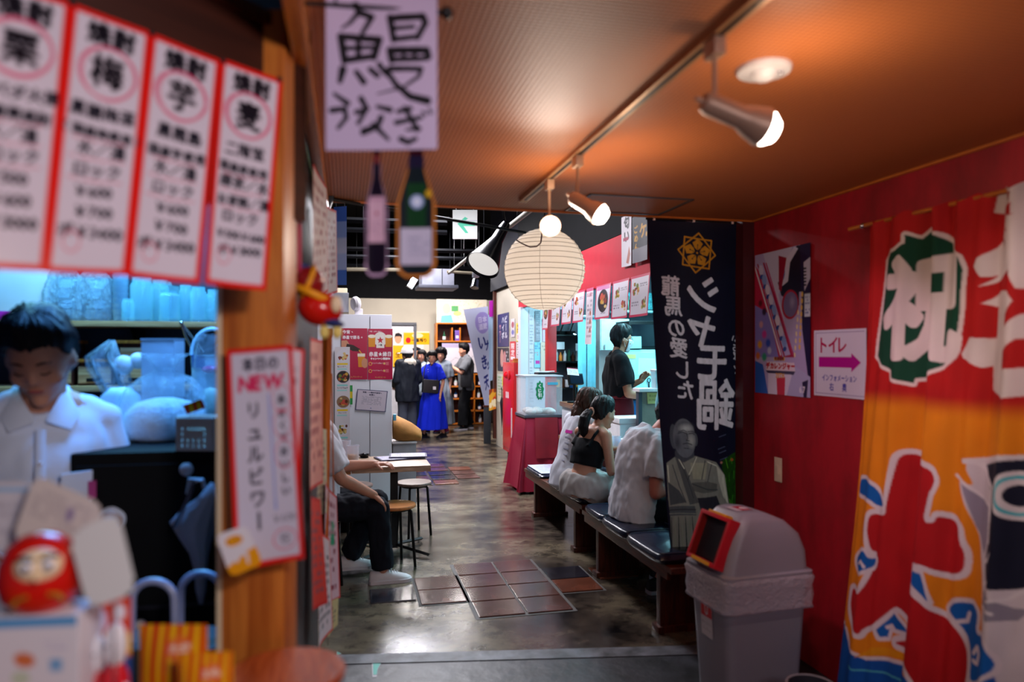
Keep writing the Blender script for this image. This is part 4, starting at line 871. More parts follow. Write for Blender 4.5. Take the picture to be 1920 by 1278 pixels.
wsheet('small pale sheet tucked at the bottom of the stall side', [(615, 1130, 2.65), (634, 1120, 2.9), (631, 1170, 2.9), (618, 1212, 2.65)], .18, .2, 'd4c08a', None, 18, rows=4)
a0, a1 = P(614, 615, 2.78), P(606, 1010, 2.74)
lb = thing('leaning_board', 'tall narrow orange wooden board leaning on the stall side', 'board', a1)
MB().tube([(0, 0, 0), a0-a1], .019, 4, xh=(1, 0, 0), flat=.5).build('plank', m_orange, lb); MB().tube([P(622, 700, 2.9)-a1, P(626, 965, 2.9)-a1], .003, 6).build('cane', m_orange, lb)
cl = thing('rod_clamp', 'black clamp on the stall corner holding a long black tension rod', 'clamp', P(616, 372, 3.35))
MB().box((-.01, 0, -.02), (.05, .06, .11), RY(.35), .008).build('clamp_body', m_bmetal, cl); MB().tube([(0, 0, 0), P(985, 436, 4.15)-P(616, 372, 3.35)], .009).build('rod', m_bmetal, cl)
# ---- round side table at the foot of the post
rt = thing('round_table', 'small round reddish wooden table top at the foot of the post', 'table', (P(536, 1256, 1.38).x, P(536, 1256, 1.38).y, 0))
zt = P(536, 1256, 1.38).z
MB().lathe([(0, zt-.028), (.098, zt-.028), (.112, zt-.018), (.115, zt-.006), (.110, zt), (0, zt)], 40).build('top', wood('red_brown_round_top', '8a3414', 'b8572a', .25, stretch=(1, 8, 1)), rt)
MB().lathe([(.09, 0), (.09, .02), (.03, .05), (.022, .3), (.024, zt-.02)], 24).build('pedestal', m_dwood, rt)
# ---- counter and its clutter
cz = .945
ct = thing('stall_counter', 'counter of the drinks stall under the toys and cards', 'counter', (-.72, .93, 0), ang)
MB().box((0, .02, cz-.02), (1.15, .46, .04), bev=.006).build('counter_top', m_orange, ct); MB().box((0, .05, (cz-.04)/2), (1.1, .38, cz-.04)).build('front', m_dwood, ct)
def card(label, q, bg, fn, r=.012):
    ww = (P(*q[1])-P(*q[0])).length; hh = (P(*q[3])-P(*q[0])).length; c = Canvas(ww, hh, 300, bg); fn(c, ww, hh)
    o = sum((P(*k) for k in q), Vector((0, 0, 0)))/4; t = thing('menu_card', label, 'card', (o.x, o.y, cz))
    loc = Vector((o.x, o.y, cz)); c.obj('card', quad_fn(c, [P(*k) for k in q], loc), t, print_mat('laminated_print', .25), keep=rounded(ww, hh, r))
    b_ = (P(*q[2])+P(*q[3]))/2-loc; MB().tube([(b_.x, b_.y+.006, 0), (b_.x, b_.y+.006, b_.z+.02)], .002, 6).build('stem', m_chrome, t); MB().lathe([(0, 0), (.02, 0), (.02, .004), (0, .006)], 16, (b_.x, b_.y+.006, 0)).build('foot', m_chrome, t)
card('pale card with a blue line at the far left of the counter', [(-40, 903, 1.16), (62, 903, 1.16), (60, 1030, 1.15), (-40, 1030, 1.15)], 'c9c2c6', lambda c, a, b: (c.rect(0, b*.1, a, b*.16, '8ab0d0'), c.scrib(a*.1, b*.3, a*.9, b*.8, 4, 'a8a0a8', 1)))
card('cream lettered card tilted behind the blank white card', [(66, 888, 1.12), (196, 946, 1.12), (160, 1065, 1.11), (22, 1010, 1.11)], 'cbbfb8', lambda c, a, b: (c.scrib(a*.1, b*.15, a*.85, b*.6, 4, 'a89c9c', 2), c.ell(a*.6, b*.35, .006, .012, '8a7a9a')))
card('large blank white rounded card tilted beside the daruma', [(128, 1000, 1.0), (222, 957, 1.0), (258, 1110, .99), (165, 1143, .99)], 'd6d4d2', lambda c, a, b: None, .016)
bq = P(68, 1215, 1.0); bx_t = thing('display_box', 'white carton with a blue stripe carrying the daruma doll', 'box', (bq.x, bq.y, cz), -TH+.12)
bh = P(70, 1152, 1.0).z-cz
MB().box((0, .03, bh/2), (.118, .07, bh), bev=.002).build('carton', M('white_card', 'd2ccd2', .6, var=.05), bx_t)
c = Canvas(.114, bh-.004, 320, 'd2ccd2'); c.rect(0, 0, .12, .014, '3a8ac0'); c.ell(.045, .06, .014, .010, 'c86a3c', .3); c.ell(.04, .085, .012, .010, 'b8c0a8'); c.rect(.078, .06, .094, .078, '6a9ac4'); c.scrib(.07, .035, .1, .05, 2, 'a8a0c0', 3)
c.obj('front_label', lambda X, Y: (X-.057, Y*0-.0065, bh-.002-Y), bx_t)
dz = P(70, 1152, 1.0).z; dp = P(78, 1100, 1.03)
t = thing('daruma_doll', 'red lacquered daruma doll with cream face on the white carton', 'doll', (dp.x, dp.y, dz), -TH+.5)
MB().lathe([(0, 0), (.034, .002), (.050, .018), (.056, .042), (.053, .068), (.042, .092), (.024, .106), (0, .111)], 32).build('body', m_tr, t)
MB().ell((0, -.040, .070), (.031, .020, .026)).build('face', M('cream_face_paint', 'e6c9a0', .5), t)
for s_ in (-1, 1):
    e_ = MB().ell((s_*.013, -.058, .074), (.0085, .005, .0085)).build('eye', M('white_paint', 'e8e4e8', .4), t); MB().ell((s_*.013, -.062, .074), (.004, .003, .004)).build('pupil', m_bmetal, e_)
    MB().tube([(s_*.004, -.061, .084), (s_*.014, -.060, .089), (s_*.024, -.053, .086)], .0025, 6).build('eyebrow', m_bmetal, t)
    MB().tube([(s_*.012, -.056, .034), (s_*.024, -.050, .030), (s_*.030, -.046, .02)], .003, 6).build('gold_pattern', M('gold_paint', 'c8952a', .35, .6), t)
MB().ell((0, -.064, .060), (.005, .004, .005)).build('nose', M('cream_face_paint', 'e6c9a0', .5), t)
MB().tube([(-.01, -.058, .052), (0, -.060, .050), (.01, -.058, .052)], .0018, 6).build('mouth', m_tr, t)
def pouch(name, label, px, py0, py1, d, wpx, fn, bg, depth=.04, rz=0., zb=cz):
    p_ = P(px, py1, d); top = P(px, py0, d).z; hh = top-zb; ww = wpx/F*d; c = Canvas(ww, hh, 260, bg); fn(c, ww, hh)
    t = thing(name, label, 'package', (p_.x, p_.y, zb), -TH+rz)
    def f(X, Y, s_=-1): 
        bul = depth*np.sin(np.clip(X/ww, 0, 1)*PI)**.6*np.clip(np.sin(np.clip(Y/hh, .03, 1)*PI*.62), 0, 1); return X-ww/2, s_*bul*.5, hh-Y
    c.obj('front', f, t, print_mat('glossy_print', .28)); c.obj('back', lambda X, Y: f(X, Y, 1), t, print_mat('glossy_print', .28)); return t
def stripes(c, w, h):
    for i in range(6): c.rect(w*(.06+i*.165), 0, w*(.06+i*.165)+w*.08, h, 'c8320e')
    c.ell(w*.62, h*.35, w*.16, w*.16, 'd86a28'); c.text('太鼓', w*.62, h*.35, w*.15, 'e8dcc8', .0008)
pouch('striped_bag', 'taller yellow and red striped snack bag on the counter', 325, 1170, 1278, 1.27, 128, stripes, 'e0a80e')
pouch('striped_bag', 'shorter yellow and red striped snack bag nearest the post', 386, 1222, 1278, 1.2, 100, stripes, 'e0a80e', rz=.1)
pouch('orange_package', 'orange and red snack package behind the blank white card', 190, 1118, 1215, 1.13, 112, lambda c, w, h: (c.rect(0, 0, w, h*.25, 'd03a14'), c.rect(0, h*.28, w, h*.42, 'e6b020'), c.ell(w*.5, h*.18, w*.12, h*.09, 'e6d0d6'), c.rect(0, h*.45, w, h, '2a4a8a'), c.ell(w*.8, h*.12, w*.1, h*.06, 'e6d8d0')), 'd8741c')
for k, (px, py, lab, col) in enumerate(((178, 1215, 'small red doll with white head left of its twin', 'c01422'), (217, 1195, 'small red doll with white head beside the striped bag', 'd01828'), (150, 1240, 'tiny white headed doll at the front of the counter', 'b8b0c0'))):
    p_ = P(px, py, 1.06); hz_ = p_.z+.02-cz
    t = thing('mini_doll', lab, 'doll', (p_.x, p_.y, cz), -TH)
    MB().lathe([(0, 0), (.018, .002), (.022, hz_*.3), (.018, hz_*.6), (.009, hz_*.72)], 20).build('body', M('doll_paint_%d' % k, col, .3), t); MB().ell((0, 0, hz_*.84), (.016, .016, hz_*.18)).build('head', M('white_paint', 'e8e4e8', .4), t)
    for s_ in (-1, 1): MB().ell((s_*.019, -.008, hz_*.5), (.006, .006, .012)).build('arm', M('white_paint', 'e8e4e8', .4), t)
    for s_ in (-1, 1): MB().ell((s_*.006, -.015, hz_*.86), (.002, .002, .003)).build('eye', m_bmetal, t)
p_ = P(120, 1268, .98); t = thing('plush_ball', 'green and yellow plush ball in the front corner of the counter', 'toy', (p_.x, p_.y, cz))
MB().ell((0, 0, .032), (.03, .03, .032)).build('ball', M('green_plush', '4a9a2a', .9, bump=.5, scale=40), t); MB().ell((.004, -.014, .04), (.022, .02, .022)).build('yellow_patch', M('yellow_plush', 'e0c020', .9, bump=.5, scale=40), t)
p_ = P(248, 1262, 1.1); t = thing('blue_tin', 'small round blue tin beside the striped bags', 'tin', (p_.x, p_.y, cz))
MB().lathe([(0, 0), (.028, 0), (.030, .004), (.030, .045), (.027, .048)], 24).build('can', M('blue_tin_paint', '2a5a9a', .3, .4), t); MB().lathe([(.031, .046), (.031, .054), (0, .056)], 24).build('lid', M('blue_tin_paint', '2a5a9a', .3, .4), t)
# ---- black cabinet with things on and in front of it
kz = 1.255
kb = thing('black_cabinet', 'tall black cabinet behind the counter with an umbrella hanging on it', 'cabinet', (-.545, 2.52, 0), -.02)
MB().box((0, 0, kz/2), (.46, .50, kz), bev=.006).build('body', M('matt_black', '050609', .75, spec=.2), kb); MB().box((0, -.255, .62), (.43, .012, 1.2), bev=.004).build('door', M('matt_black', '050609', .75, spec=.2), kb)
MB().box((-.02, -.264, .80), (.40, .006, .012)).build('seam', M('dark_flap', '22222c', .4), kb)
for (px, py, rad) in ((369, 868, .020), (292, 1140, .020)):
    p_ = P(px, py, 2.2); MB().ell((p_.x-(-.545), -.27, p_.z), (rad, .014, rad)).build('knob', M('white_plastic', 'dcd5d8', .4), kb)
p_ = P(362, 1000, 2.06); um = thing('umbrella', 'folded translucent white umbrella hanging on the black cabinet', 'umbrella', p_)
U = lambda x, y, dd=0: P(x, y, 2.06+dd)-p_
q = MB(); rings = []
for (x, y, rx) in ((398, 905, 3), (388, 935, 14), (372, 960, 26), (360, 985, 34), (364, 1010, 25), (372, 1040, 14), (376, 1075, 9), (376, 1105, 8), (377, 1132, 4)):
    cc = U(x, y); rings.append([cc+Vector((math.cos(2*PI*j/24), .5*math.sin(2*PI*j/24), -.25*math.cos(2*PI*j/24)))*rx*2.06/F*(1+.22*math.cos(j*PI*.75)) for j in range(24)])
q.loft(rings); q.build('canopy', M('milky_vinyl', 'c4c4d0', .35), um, 180)
MB().tube([U(326, 990, -.06), U(352, 935, -.06), U(362, 905, -.06)], .006).build('shaft', m_chrome, um)
MB().tube([U(352, 925, -.05), U(356, 898, -.05), U(380, 900, -.05), U(383, 915, -.05)], .006).build('handle', M('milky_vinyl', 'c4c4d0', .35), um)
MB().tube([U(368, 902, -.05), U(368, 896, .16)], .004).build('wall_hook', m_chrome, um)
p_ = P(330, 1180, 1.75); bk = thing('tote_basket', 'basket with two white arched tube handles below the umbrella', 'basket', (p_.x, p_.y, .72), -TH)
MB().loft([rr(.11, .06, .0, .03), rr(.13, .075, .12, .03)]).build('basket_body', M('dark_grey_mesh', '3a3d46', .6), bk)
for px, dd in ((299, -.03), (368, .03)):
    cx_ = (px-330)/F*1.75; q = MB(); q.tube([(cx_-.055, dd, .09)]+[(cx_+.052*math.cos(a), dd, .225+.045*math.sin(a)) for a in [PI-PI*i/12 for i in range(13)]]+[(cx_+.055, dd, .09)], .0095, 10); q.build('handle', M('white_tube', '9aa0c0', .4), bk)
st = thing('under_shelf_rack', 'dark rack standing on the floor that holds the tote basket', 'rack', (p_.x, p_.y, 0), -TH)
MB().box((0, 0, .71), (.3, .2, .02), bev=.003).build('deck', m_bmetal, st)
for sx_ in (-1, 1):
    for sy_ in (-1, 1): MB().tube([(sx_*.14, sy_*.09, 0), (sx_*.14, sy_*.09, .70)], .008).build('leg', m_bmetal, st)
# big clear bag of white contents
m_bag = clear_mat('clear_bag_film', 'dcecf8', .80, .12, .9)
p_ = P(308, 832, 2.36); bg_ = thing('clear_bag', 'big knotted clear plastic bag filled with white ice on the black cabinet', 'bag', (p_.x, p_.y, kz))
sc_ = 2.36/F; hg = (832-700)*sc_
def lump(prof, k, amp=.10, sy=.7, seed=0.):
    rings = []
    for (r, z) in prof:
        ring = []
        for j in range(40):
            a = 2*PI*j/40; v = Vector((math.cos(a), math.sin(a)*sy, 0))*r*(1+amp*noise.noise(Vector((math.cos(a)*2.4, math.sin(a)*2.4, z*14+seed)))+amp*.6*noise.noise(Vector((math.cos(a)*6, math.sin(a)*6, z*22+seed)))); v.z = z; ring.append(v)
        rings.append(ring)
    return rings
MB().loft(lump([(.07, 0), (.115, .012), (.130, .05), (.118, .095), (.085, .128), (.03, .142)], 0, .16, .7, 7)).build('ice', M('crushed_white_ice', 'e6eef6', .5, var=.1, scale=40, bump=.6), bg_, 180)
MB().loft(lump([(.085, -.001), (.136, .012), (.146, .05), (.140, .11), (.115, .17), (.075, .21), (.025, .235), (.05, .27), (.075, .29)], 0, .16, .7, 3), cap=False).build('film', m_bag, bg_, 180)
MB().tube([(.026*math.cos(a*PI/8), .02*math.sin(a*PI/8), .237) for a in range(16)], .006, 6, closed=True).build('knot', m_bag, bg_)
p_ = P(306, 700, 2.55); t = thing('paper_carton', 'plain pale blue-white carton standing behind the ice bag', 'box', (p_.x, p_.y, kz), -TH)
MB().box((0, 0, .17), (.118, .08, .34), bev=.002).build('carton', M('blue_white_card', 'b4bccc', .6), t); MB().box((0, -.001, .342), (.12, .084, .004)).build('flap', M('blue_white_card', 'b4bccc', .6), t)
p_ = P(225, 820, 2.5); t = thing('white_sack', 'white sack leaning against the left of the ice bag', 'sack', (p_.x, p_.y, kz-.0))
MB().loft(lump([(.05, 0), (.07, .01), (.075, .07), (.06, .14), (.03, .17)], 0, .14, .6, 9)).build('sack', M('white_vinyl_sack', 'b8d0e4', .35), t, 180)
p_ = P(215, 715, 2.55); t = thing('tissue_bundle', 'crumpled translucent bag corner poking up left of the ice bag', 'bag', (p_.x, p_.y, p_.z-.16))
q = MB(); q.loft([[Vector((math.cos(a)*r+ox, math.sin(a)*r*.6, z))*1 for a in [2*PI*j/20+.3*math.sin(j*2.1) for j in range(20)]] for r, z, ox in ((.02, .0, .05), (.05, .10, .02), (.07, .20, -.02), (.06, .25, -.04), (.012, .31, -.01))]); q.build('film', m_bag, t, 180)
MB().ell((.03, 0, .22), (.035, .03, .035)).build('roll', M('white_card', 'd2ccd2', .6), t); MB().ell((.075, .01, .235), (.03, .03, .03)).build('roll', M('white_card', 'd2ccd2', .6), t)
# slotted white basket: rim, bars and plates leave real holes
p_ = P(377, 830, 2.14); t = thing('slotted_basket', 'small white plastic basket with square holes on the black cabinet edge', 'basket', (p_.x, p_.y, kz), -TH-.05)
m_wp = M('cream_white_plastic', 'd8cfc6', .45); W_, H_, D_ = .112, .098, .08
for s_ in (-1, 1):
    q = MB()
    xs = [-.056, -.040, -.034, -.023, -.017, -.006, .0, .011, .017, .028, .034, .045, .056]
    zs = [0, .012, .020, .028, .036, .046, .054, .062, .070, .098]
    for i in range(12):
        for j in range(9):
            hole = (i % 2 == 1 and i < 11 and j in (1, 3)) or (i in (1, 9) and j in (5, 7)) or (3 <= i <= 8 and j == 7)
            if not hole: q.box(((xs[i]+xs[i+1])/2, s_*D_/2, (zs[j]+zs[j+1])/2), (xs[i+1]-xs[i], .003, zs[j+1]-zs[j]))
    q.build('pierced_wall', m_wp, t)
for s_ in (-1, 1): MB().box((s_*W_/2, 0, H_/2), (.003, D_, H_)).build('side_wall', m_wp, t)
MB().box((0, 0, .002), (W_, D_, .004)).build('bottom', m_wp, t)
q = MB(); q.tube([v for v in rr(W_/2, D_/2, H_, .008, 4)], .004, 6, closed=True); q.build('rim', m_wp, t)
c = Canvas(.06, .03, 500, 'd8a010'); [c.poly([(x, 0), (x+.012, 0), (x+.006, .03), (x-.006, .03)], 'c01a14') for x in (.006, .03, .052)]
o = c.obj('snack_packet', None, None, print_mat('glossy_print', .28), P(364, 762, 2.12), (.2, -.35, -TH)); tag(o, 'red and yellow packet sticking out of the small white basket', 'packet')
p_ = P(395, 800, 2.5); t = thing('draped_bag', 'tall clear plastic bag bulging behind the small white basket', 'bag', (p_.x, p_.y, kz))
MB().loft(lump([(.05, 0), (.075, .02), (.08, .10), (.06, .2), (.05, .3), (.04, .36)], 0, .18, .6, 5), cap=False).build('film', m_bag, t, 180); MB().ell((0, .0, .09), (.05, .035, .08)).build('contents', M('pale_green_contents', 'a8c0b4', .6), t)
p_ = P(398, 690, 2.7); t = thing('white_tub', 'white plastic tub with arched rim above the small basket', 'tub', (p_.x, p_.y, kz+.0), -TH)
MB().lathe([(0, .0), (.06, 0), (.075, .28), (.08, .285), (.07, .28), (.055, .02), (0, .015)], 28).build('tub', M('translucent_white_plastic', 'b9d0e0', .4), t); MB().tube([(-.08, 0, .285)]+[(.08*math.cos(a), 0, .285+.1*math.sin(a)) for a in [PI-PI*i/12 for i in range(13)]], .007, 8).build('handle', M('translucent_white_plastic', 'b9d0e0', .4), t)
MB().box((-.02, -.065, .26), (.05, .02, .05), bev=.004).build('blue_lid', M('blue_tin_paint', '2a5a9a', .3, .4), t); MB().ell((.02, -.07, .23), (.03, .015, .014)).build('pink_sachet', M('pink_vinyl', 'c02a70', .4), t)
# ---- wall shelves with jars, cups and drawers
m_shelf = wood('pale_orange_shelf', 'a8693c', 'd09a68', .5, stretch=(14, 1, 1))
zs1 = 1.685; zs2 = 1.405
for nm, z, lab in (('wall_shelf', zs1, 'upper wooden wall shelf carrying glasses and bags'), ('wall_shelf', zs2, 'lower wooden wall shelf carrying small drawer boxes')):
    t = thing(nm, lab, 'shelf', (-1.05, 3.52, z)); MB().box((0, 0, -.012), (1.7, .36, .024), bev=.003).build('board', m_shelf, t)
    for x in (-.8, .1, .8): MB().prism([(0, 0), (.2, 0), (0, -.14)], -.008, .008, lambda a, b_, c_, x=x: (x+b_, .17-a, c_-.024)).build('bracket', m_bmetal, t)
def onshelf(px, z, Y=3.46): p = PY(px, 600, Y); return (p.x, p.y, z+.0005)
t = thing('paper_bag', 'white paper bag with magenta base stripe on the upper shelf', 'bag', onshelf(48, zs1), 0); hb2 = .235
MB().box((0, 0, hb2/2), (.20, .09, hb2), bev=.004).build('bag', M('white_card', 'd2ccd2', .6), t); MB().box((0, 0, .022), (.203, .093, .036), bev=.002).build('stripe', M('magenta_print', 'c81a9a', .5), t)
for k, (px, r, h, lab) in enumerate(((120, .07, .24, 'left crinkled clear bundle of wrapped cups on the upper shelf'), (178, .075, .23, 'right crinkled clear bundle of wrapped cups on the upper shelf'))):
    t = thing('wrapped_cups', lab, 'cups', onshelf(px, zs1, 3.44+.03*k))
    MB().loft(lump([(r*.8, 0), (r*1.05, .02), (r, h*.5), (r*.9, h*.8), (r*.5, h)], 0, .3, .7, k*5+1), cap=False).build('film', clear_mat('crinkled_film', 'cfe8f8', .72, .06, 1.), t, 180)
    for i in range(4): MB().lathe([(.028, .012+i*.045), (.036, .05+i*.045), (.034, .05+i*.045), (.026, .014+i*.045)], 20, ((i % 2)*.02-.01, 0, 0)).build('cup', clear_mat('clear_cup', 'c8e4f4', .80, .1), t)
t = thing('cup_stack', 'upright stack of clear plastic cups beside the glass jars', 'cups', onshelf(226, zs1, 3.44))
for i in range(8): MB().lathe([(.026, .005+i*.026), (.034, .05+i*.026), (.036, .052+i*.026), (.032, .05+i*.026), (.024, .008+i*.026)], 20).build('cup', clear_mat('clear_cup', 'c8e4f4', .80, .1), t)
m_gl = clear_mat('blue_tinted_glass', 'b8ecf6', .86, .04, .15)
def jar(label, px, r, h, lid=None, Y=3.46, handle=False):
    t = thing('glass_jar', label, 'jar', onshelf(px, zs1, Y)); MB().lathe([(0, 0), (r*.9, 0), (r, .008), (r, h*.82), (r*.8, h*.9), (r*.82, h), (r*.76, h), (r*.74, h*.9), (r*.93, h*.8), (r*.93, .014), (0, .01)], 28, cap=False).build('glass', m_gl, t)
    if lid: MB().lathe([(r*.86, h), (r*.88, h+.018), (r*.2, h+.022), (r*.16, h+.035), (0, h+.038)], 24).build('lid', lid, t)
    if handle: MB().tube([(r, 0, h*.75), (r+.025, 0, h*.72), (r+.028, 0, h*.4), (r, 0, h*.3)], .006, 8).build('handle', m_gl, t)
jar('tall wide glass jar at the left of the jar row', 266, .050, .20, None); jar('second tall glass jar tinted teal in the row', 300, .040, .20, None, 3.56)
jar('squat lidded glass jar in the middle of the row', 318, .044, .14, m_gl, 3.40); jar('slim tall glass beside the squat lidded jar', 348, .030, .17, None, 3.46); jar('tall clear mug with handle near the post', 372, .036, .16, None, 3.42, True)
jar('last wine-sized glass on the shelf next to the post', 402, .036, .15, None, 3.44); jar('small glass tumbler in front of the jar row', 240, .026, .10, None, 3.38)
t = thing('tongs', 'steel kitchen tongs hanging from the upper shelf edge', 'tongs', PY(340, 605, 3.32))
for s_ in (-1, 1): MB().tube([(0, 0, .0), (.03+.012*s_, 0, -.06), (.07+.02*s_, 0, -.13)], .005, 6, flat=.5).build('arm', m_chrome, t)
MB().ell((0, 0, 0), .009).build('hinge', m_chrome, t)
def drawers(label, px, w_, n):
    t = thing('drawer_box', label, 'drawer box', onshelf(px, zs2, 3.46)); hh = .082*n+.02
    MB().box((0, .01, hh/2), (w_, .15, hh), bev=.003).build('body', m_dwood, t); MB().box((0, 0, hh+.006), (w_+.02, .17, .014), bev=.004).build('top', m_orange, t)
    for i in range(n):
        f_ = MB().box((0, -.070, .046+i*.082), (w_-.014, .012, .072), bev=.002).build('drawer', m_shelf, t); MB().box((0, -.078, .024+i*.082), (.06, .004, .016), bev=.003).build('finger_notch', m_bmetal, f_)
drawers('two-drawer wooden box on the lower shelf behind the clerk', 112, .15, 2); drawers('single-drawer wooden box left of the ice bag', 188, .14, 1); drawers('two-drawer wooden box peeking over the ice bag', 264, .14, 2)
t = thing('steel_appliance', 'blue-grey kitchen appliance under the lower shelf behind the clerk', 'appliance', (PY(185, 760, 3.3).x, 3.4, 0))
MB().box((0, 0, .60), (.42, .4, 1.20), bev=.01).build('body', M('blue_grey_enamel', '4a5872', .45), t); MB().box((0, -.2, 1.08), (.36, .02, .12), bev=.006).build('panel', m_bmetal, t)
MB().tube([(-.15, -.22, 1.1), (.15, -.22, 1.1)], .008).build('handle', m_chrome, t)
V3 = lambda *a: Vector(a)
# ================================================================ BENCHES
m_pad = M('black_blue_vinyl', '0f1730', .26, var=.25, scale=6, bump=.25, bscale=7)
def bench(label, xc, y0, y1, sup):
    t = thing('bench', label, 'bench', (xc, (y0+y1)/2, 0)); L = y1-y0; w_ = .36
    MB().box((0, 0, .395), (w_, L, .032), bev=.004).build('seat_board', m_dwood_y, t)
    for s_ in (-1, 1): MB().box((s_*(w_/2-.012), 0, .362), (.024, L-.1, .05), bev=.003).build('apron', m_dwood_y, t)
    for y in sup:
        e = MB().box((0, y-(y0+y1)/2, .20), (w_-.06, .05, .36), bev=.004).build('end_panel', m_dwood, t)
        MB().box((0, y-(y0+y1)/2, .018), (w_-.02, .09, .036), bev=.005).build('foot', m_dwood, e)
    return t
bench('near dark wooden bench beside the banner', 1.84, 3.40, 4.84, (3.62, 4.60)); bench('far dark wooden bench below the two seated women', 1.88, 4.96, 6.70, (5.22, 6.42))
def cushion(label, xc, yc, w_, l_, z=.411, h=.05, rz=0.):
    t = thing('seat_cushion', label, 'cushion', (xc, yc, z), rz)
    def f(u, v):
        a = u*2*PI; x = math.copysign(abs(math.cos(a))**.28, math.cos(a))*w_/2; y = math.copysign(abs(math.sin(a))**.28, math.sin(a))*l_/2
        s_ = 1-abs(2*v-1)**3*.10 if 0 < v < 1 else .9
        wr = .006*noise.noise(Vector((x*14+xc, y*14+yc, v*3))); return Vector((x*s_+wr, y*s_+wr, h*v+wr*.5*(v > .2)))
    q = MB(); rings = [[f(i/56, v) for i in range(56)] for v in (0, .12, .5, .88, 1)]
    for k in (.7, .35, .06): rings.append([Vector((p.x*k, p.y*k, h*(1.0+.12*(1-k))+.006*noise.noise(Vector((p.x*k*16+xc, p.y*k*16+yc, 1))))) for p in rings[4]])
    q.loft(rings); q.build('pad', m_pad, t, 60); MB().tube([p*1.0+Vector((0, 0, .0)) for p in rings[4]], .004, 6, closed=True).build('piping', M('blue_black_piping', '26304a', .3), t); return t
cushion('nearest large black vinyl cushion beside the waste bin', 1.80, 3.70, .38, .50, .411, .058); cushion('second black vinyl cushion on the near bench', 1.81, 4.18, .37, .44, .411, .055); cushion('far black vinyl cushion of the near bench under the white shirt', 1.83, 4.60, .37, .38, .411, .05)
cushion('black vinyl cushion under the woman in grey shorts', 1.87, 5.20, .37, .44, .411, .055, .06); cushion('blue-black cushion in the middle of the far bench', 1.86, 5.66, .36, .40, .411, .05); cushion('pale topped cushion at the far end of the bench', 1.87, 6.36, .37, .56, .411, .035)
c = Canvas(.3, .5, 120, 'b8b0c4'); c.scrib(.04, .05, .26, .45, 8, '9a94b0', 2); tag(c.obj('menu_sheet', lambda X, Y: (X-.15, .25-Y, Y*0), None, None, (1.86, 6.36, .455)), 'pale lettered sheet lying on the farthest bench cushion', 'paper')
# ================================================================ TABLE AND STOOLS ON THE LEFT
m_ttop = wood('pale_ash_top', '9a7a5e', 'cbb196', .4, stretch=(14, 1, 1)); m_ttop2 = wood('warm_ash_top', '9a6a3c', 'cc9a66', .4, stretch=(14, 1, 1)); m_blk = M('satin_black_steel', '08090c', .38, .4)
def ped_table(label, x0, x1, y0, y1, top, px):
    t = thing('dining_table', label, 'table', (px, (y0+y1)/2, 0)); MB().box(((x0+x1)/2-px, 0, .681), (x1-x0, y1-y0, .042), bev=.003).build('table_top', top, t)
    MB().tube([(0, 0, .03), (0, 0, .66)], .040, 4, xh=(1, 1, 0)).build('column', m_blk, t); MB().box((0, 0, .655), (.3, .3, .012)).build('mount_plate', m_blk, t)
    for a in range(4): 
        d_ = Vector((math.cos(a*PI/2+PI/4), math.sin(a*PI/2+PI/4), 0)); MB().tube([d_*.03+Vector((0, 0, .05)), d_*.34+Vector((0, 0, .022))], .018, 4, flat=.7).build('foot', m_blk, t)
ped_table('pale ash dining table carrying the blue menus', .035, .615, 5.27, 5.83, m_ttop, .36); ped_table('warm wood dining table in front of the seated man', -.75, .03, 5.24, 5.80, m_ttop2, -.30)
def stool(label, x, y, top, rz=.4):
    t = thing('stool', label, 'stool', (x, y, 0), rz, 'round stools at the ash tables'); MB().lathe([(0, .425), (.135, .425), (.148, .430), (.150, .440), (.146, .449), (0, .451)], 36).build('seat', top, t)
    MB().tube([(.105*math.cos(a*PI/16), .105*math.sin(a*PI/16), .416) for a in range(32)], .009, 6, closed=True).build('seat_ring', m_blk, t)
    for k in range(4):
        a = k*PI/2+PI/4; d_ = Vector((math.cos(a), math.sin(a), 0)); MB().tube([d_*.10+Vector((0, 0, .42)), d_*.118+Vector((0, 0, .40)), d_*.150], .0105, 8).build('leg', m_blk, t)
    for k in range(2):
        a = k*PI/2+PI/4; d_ = Vector((math.cos(a), math.sin(a), 0))*.112; MB().tube([d_+Vector((0, 0, .405)), -d_+Vector((0, 0, .405))], .006, 6).build('brace', m_blk, t)
m_st1 = wood('orange_stool_top', 'a5602c', 'd4894a', .35, stretch=(14, 1, 1)); m_st2 = wood('grey_stool_top', '5c4a44', '8a7468', .3, stretch=(14, 1, 1))
for (px, py, d_, top, lab) in ((741, 945, 5.10, m_st1, 'orange topped round stool in the aisle by the white sneaker'), (776, 908, 5.98, m_st2, 'grey-brown topped round stool right of the table column'), (665, 908, 5.86, m_st2, 'grey-brown topped round stool behind the knee of the seated man')):
    p_ = P(px, py, d_); stool(lab, p_.x, p_.y, top)
stool('round stool beneath the man in dark jeans', -.17, 4.86, m_st2)
def sheetbook(label, px, py, rz, k):
    p_ = PZ(px, py, .704); t = thing('menu_folder', label, 'menu', (p_.x, p_.y, .703+.012*k), rz); MB().box((0, 0, .005), (.30, .21, .010), bev=.002).build('cover', M('navy_leatherette', '1c2250', .4), t)
    c = Canvas(.27, .18, 160, 'b8b4cc'); c.scrib(.03, .03, .24, .15, 5, '7a7aa0', k); c.obj('page', lambda X, Y: (X-.135, .09-Y, Y*0+.0108), t)
sheetbook('lower navy menu folder on the pale table', 742, 859, .25, 0); sheetbook('upper navy menu folder with pale page on the pale table', 765, 857, -.08, 1)
m_glass = clear_mat('clear_glass', 'f2f4ff', .72, .04)
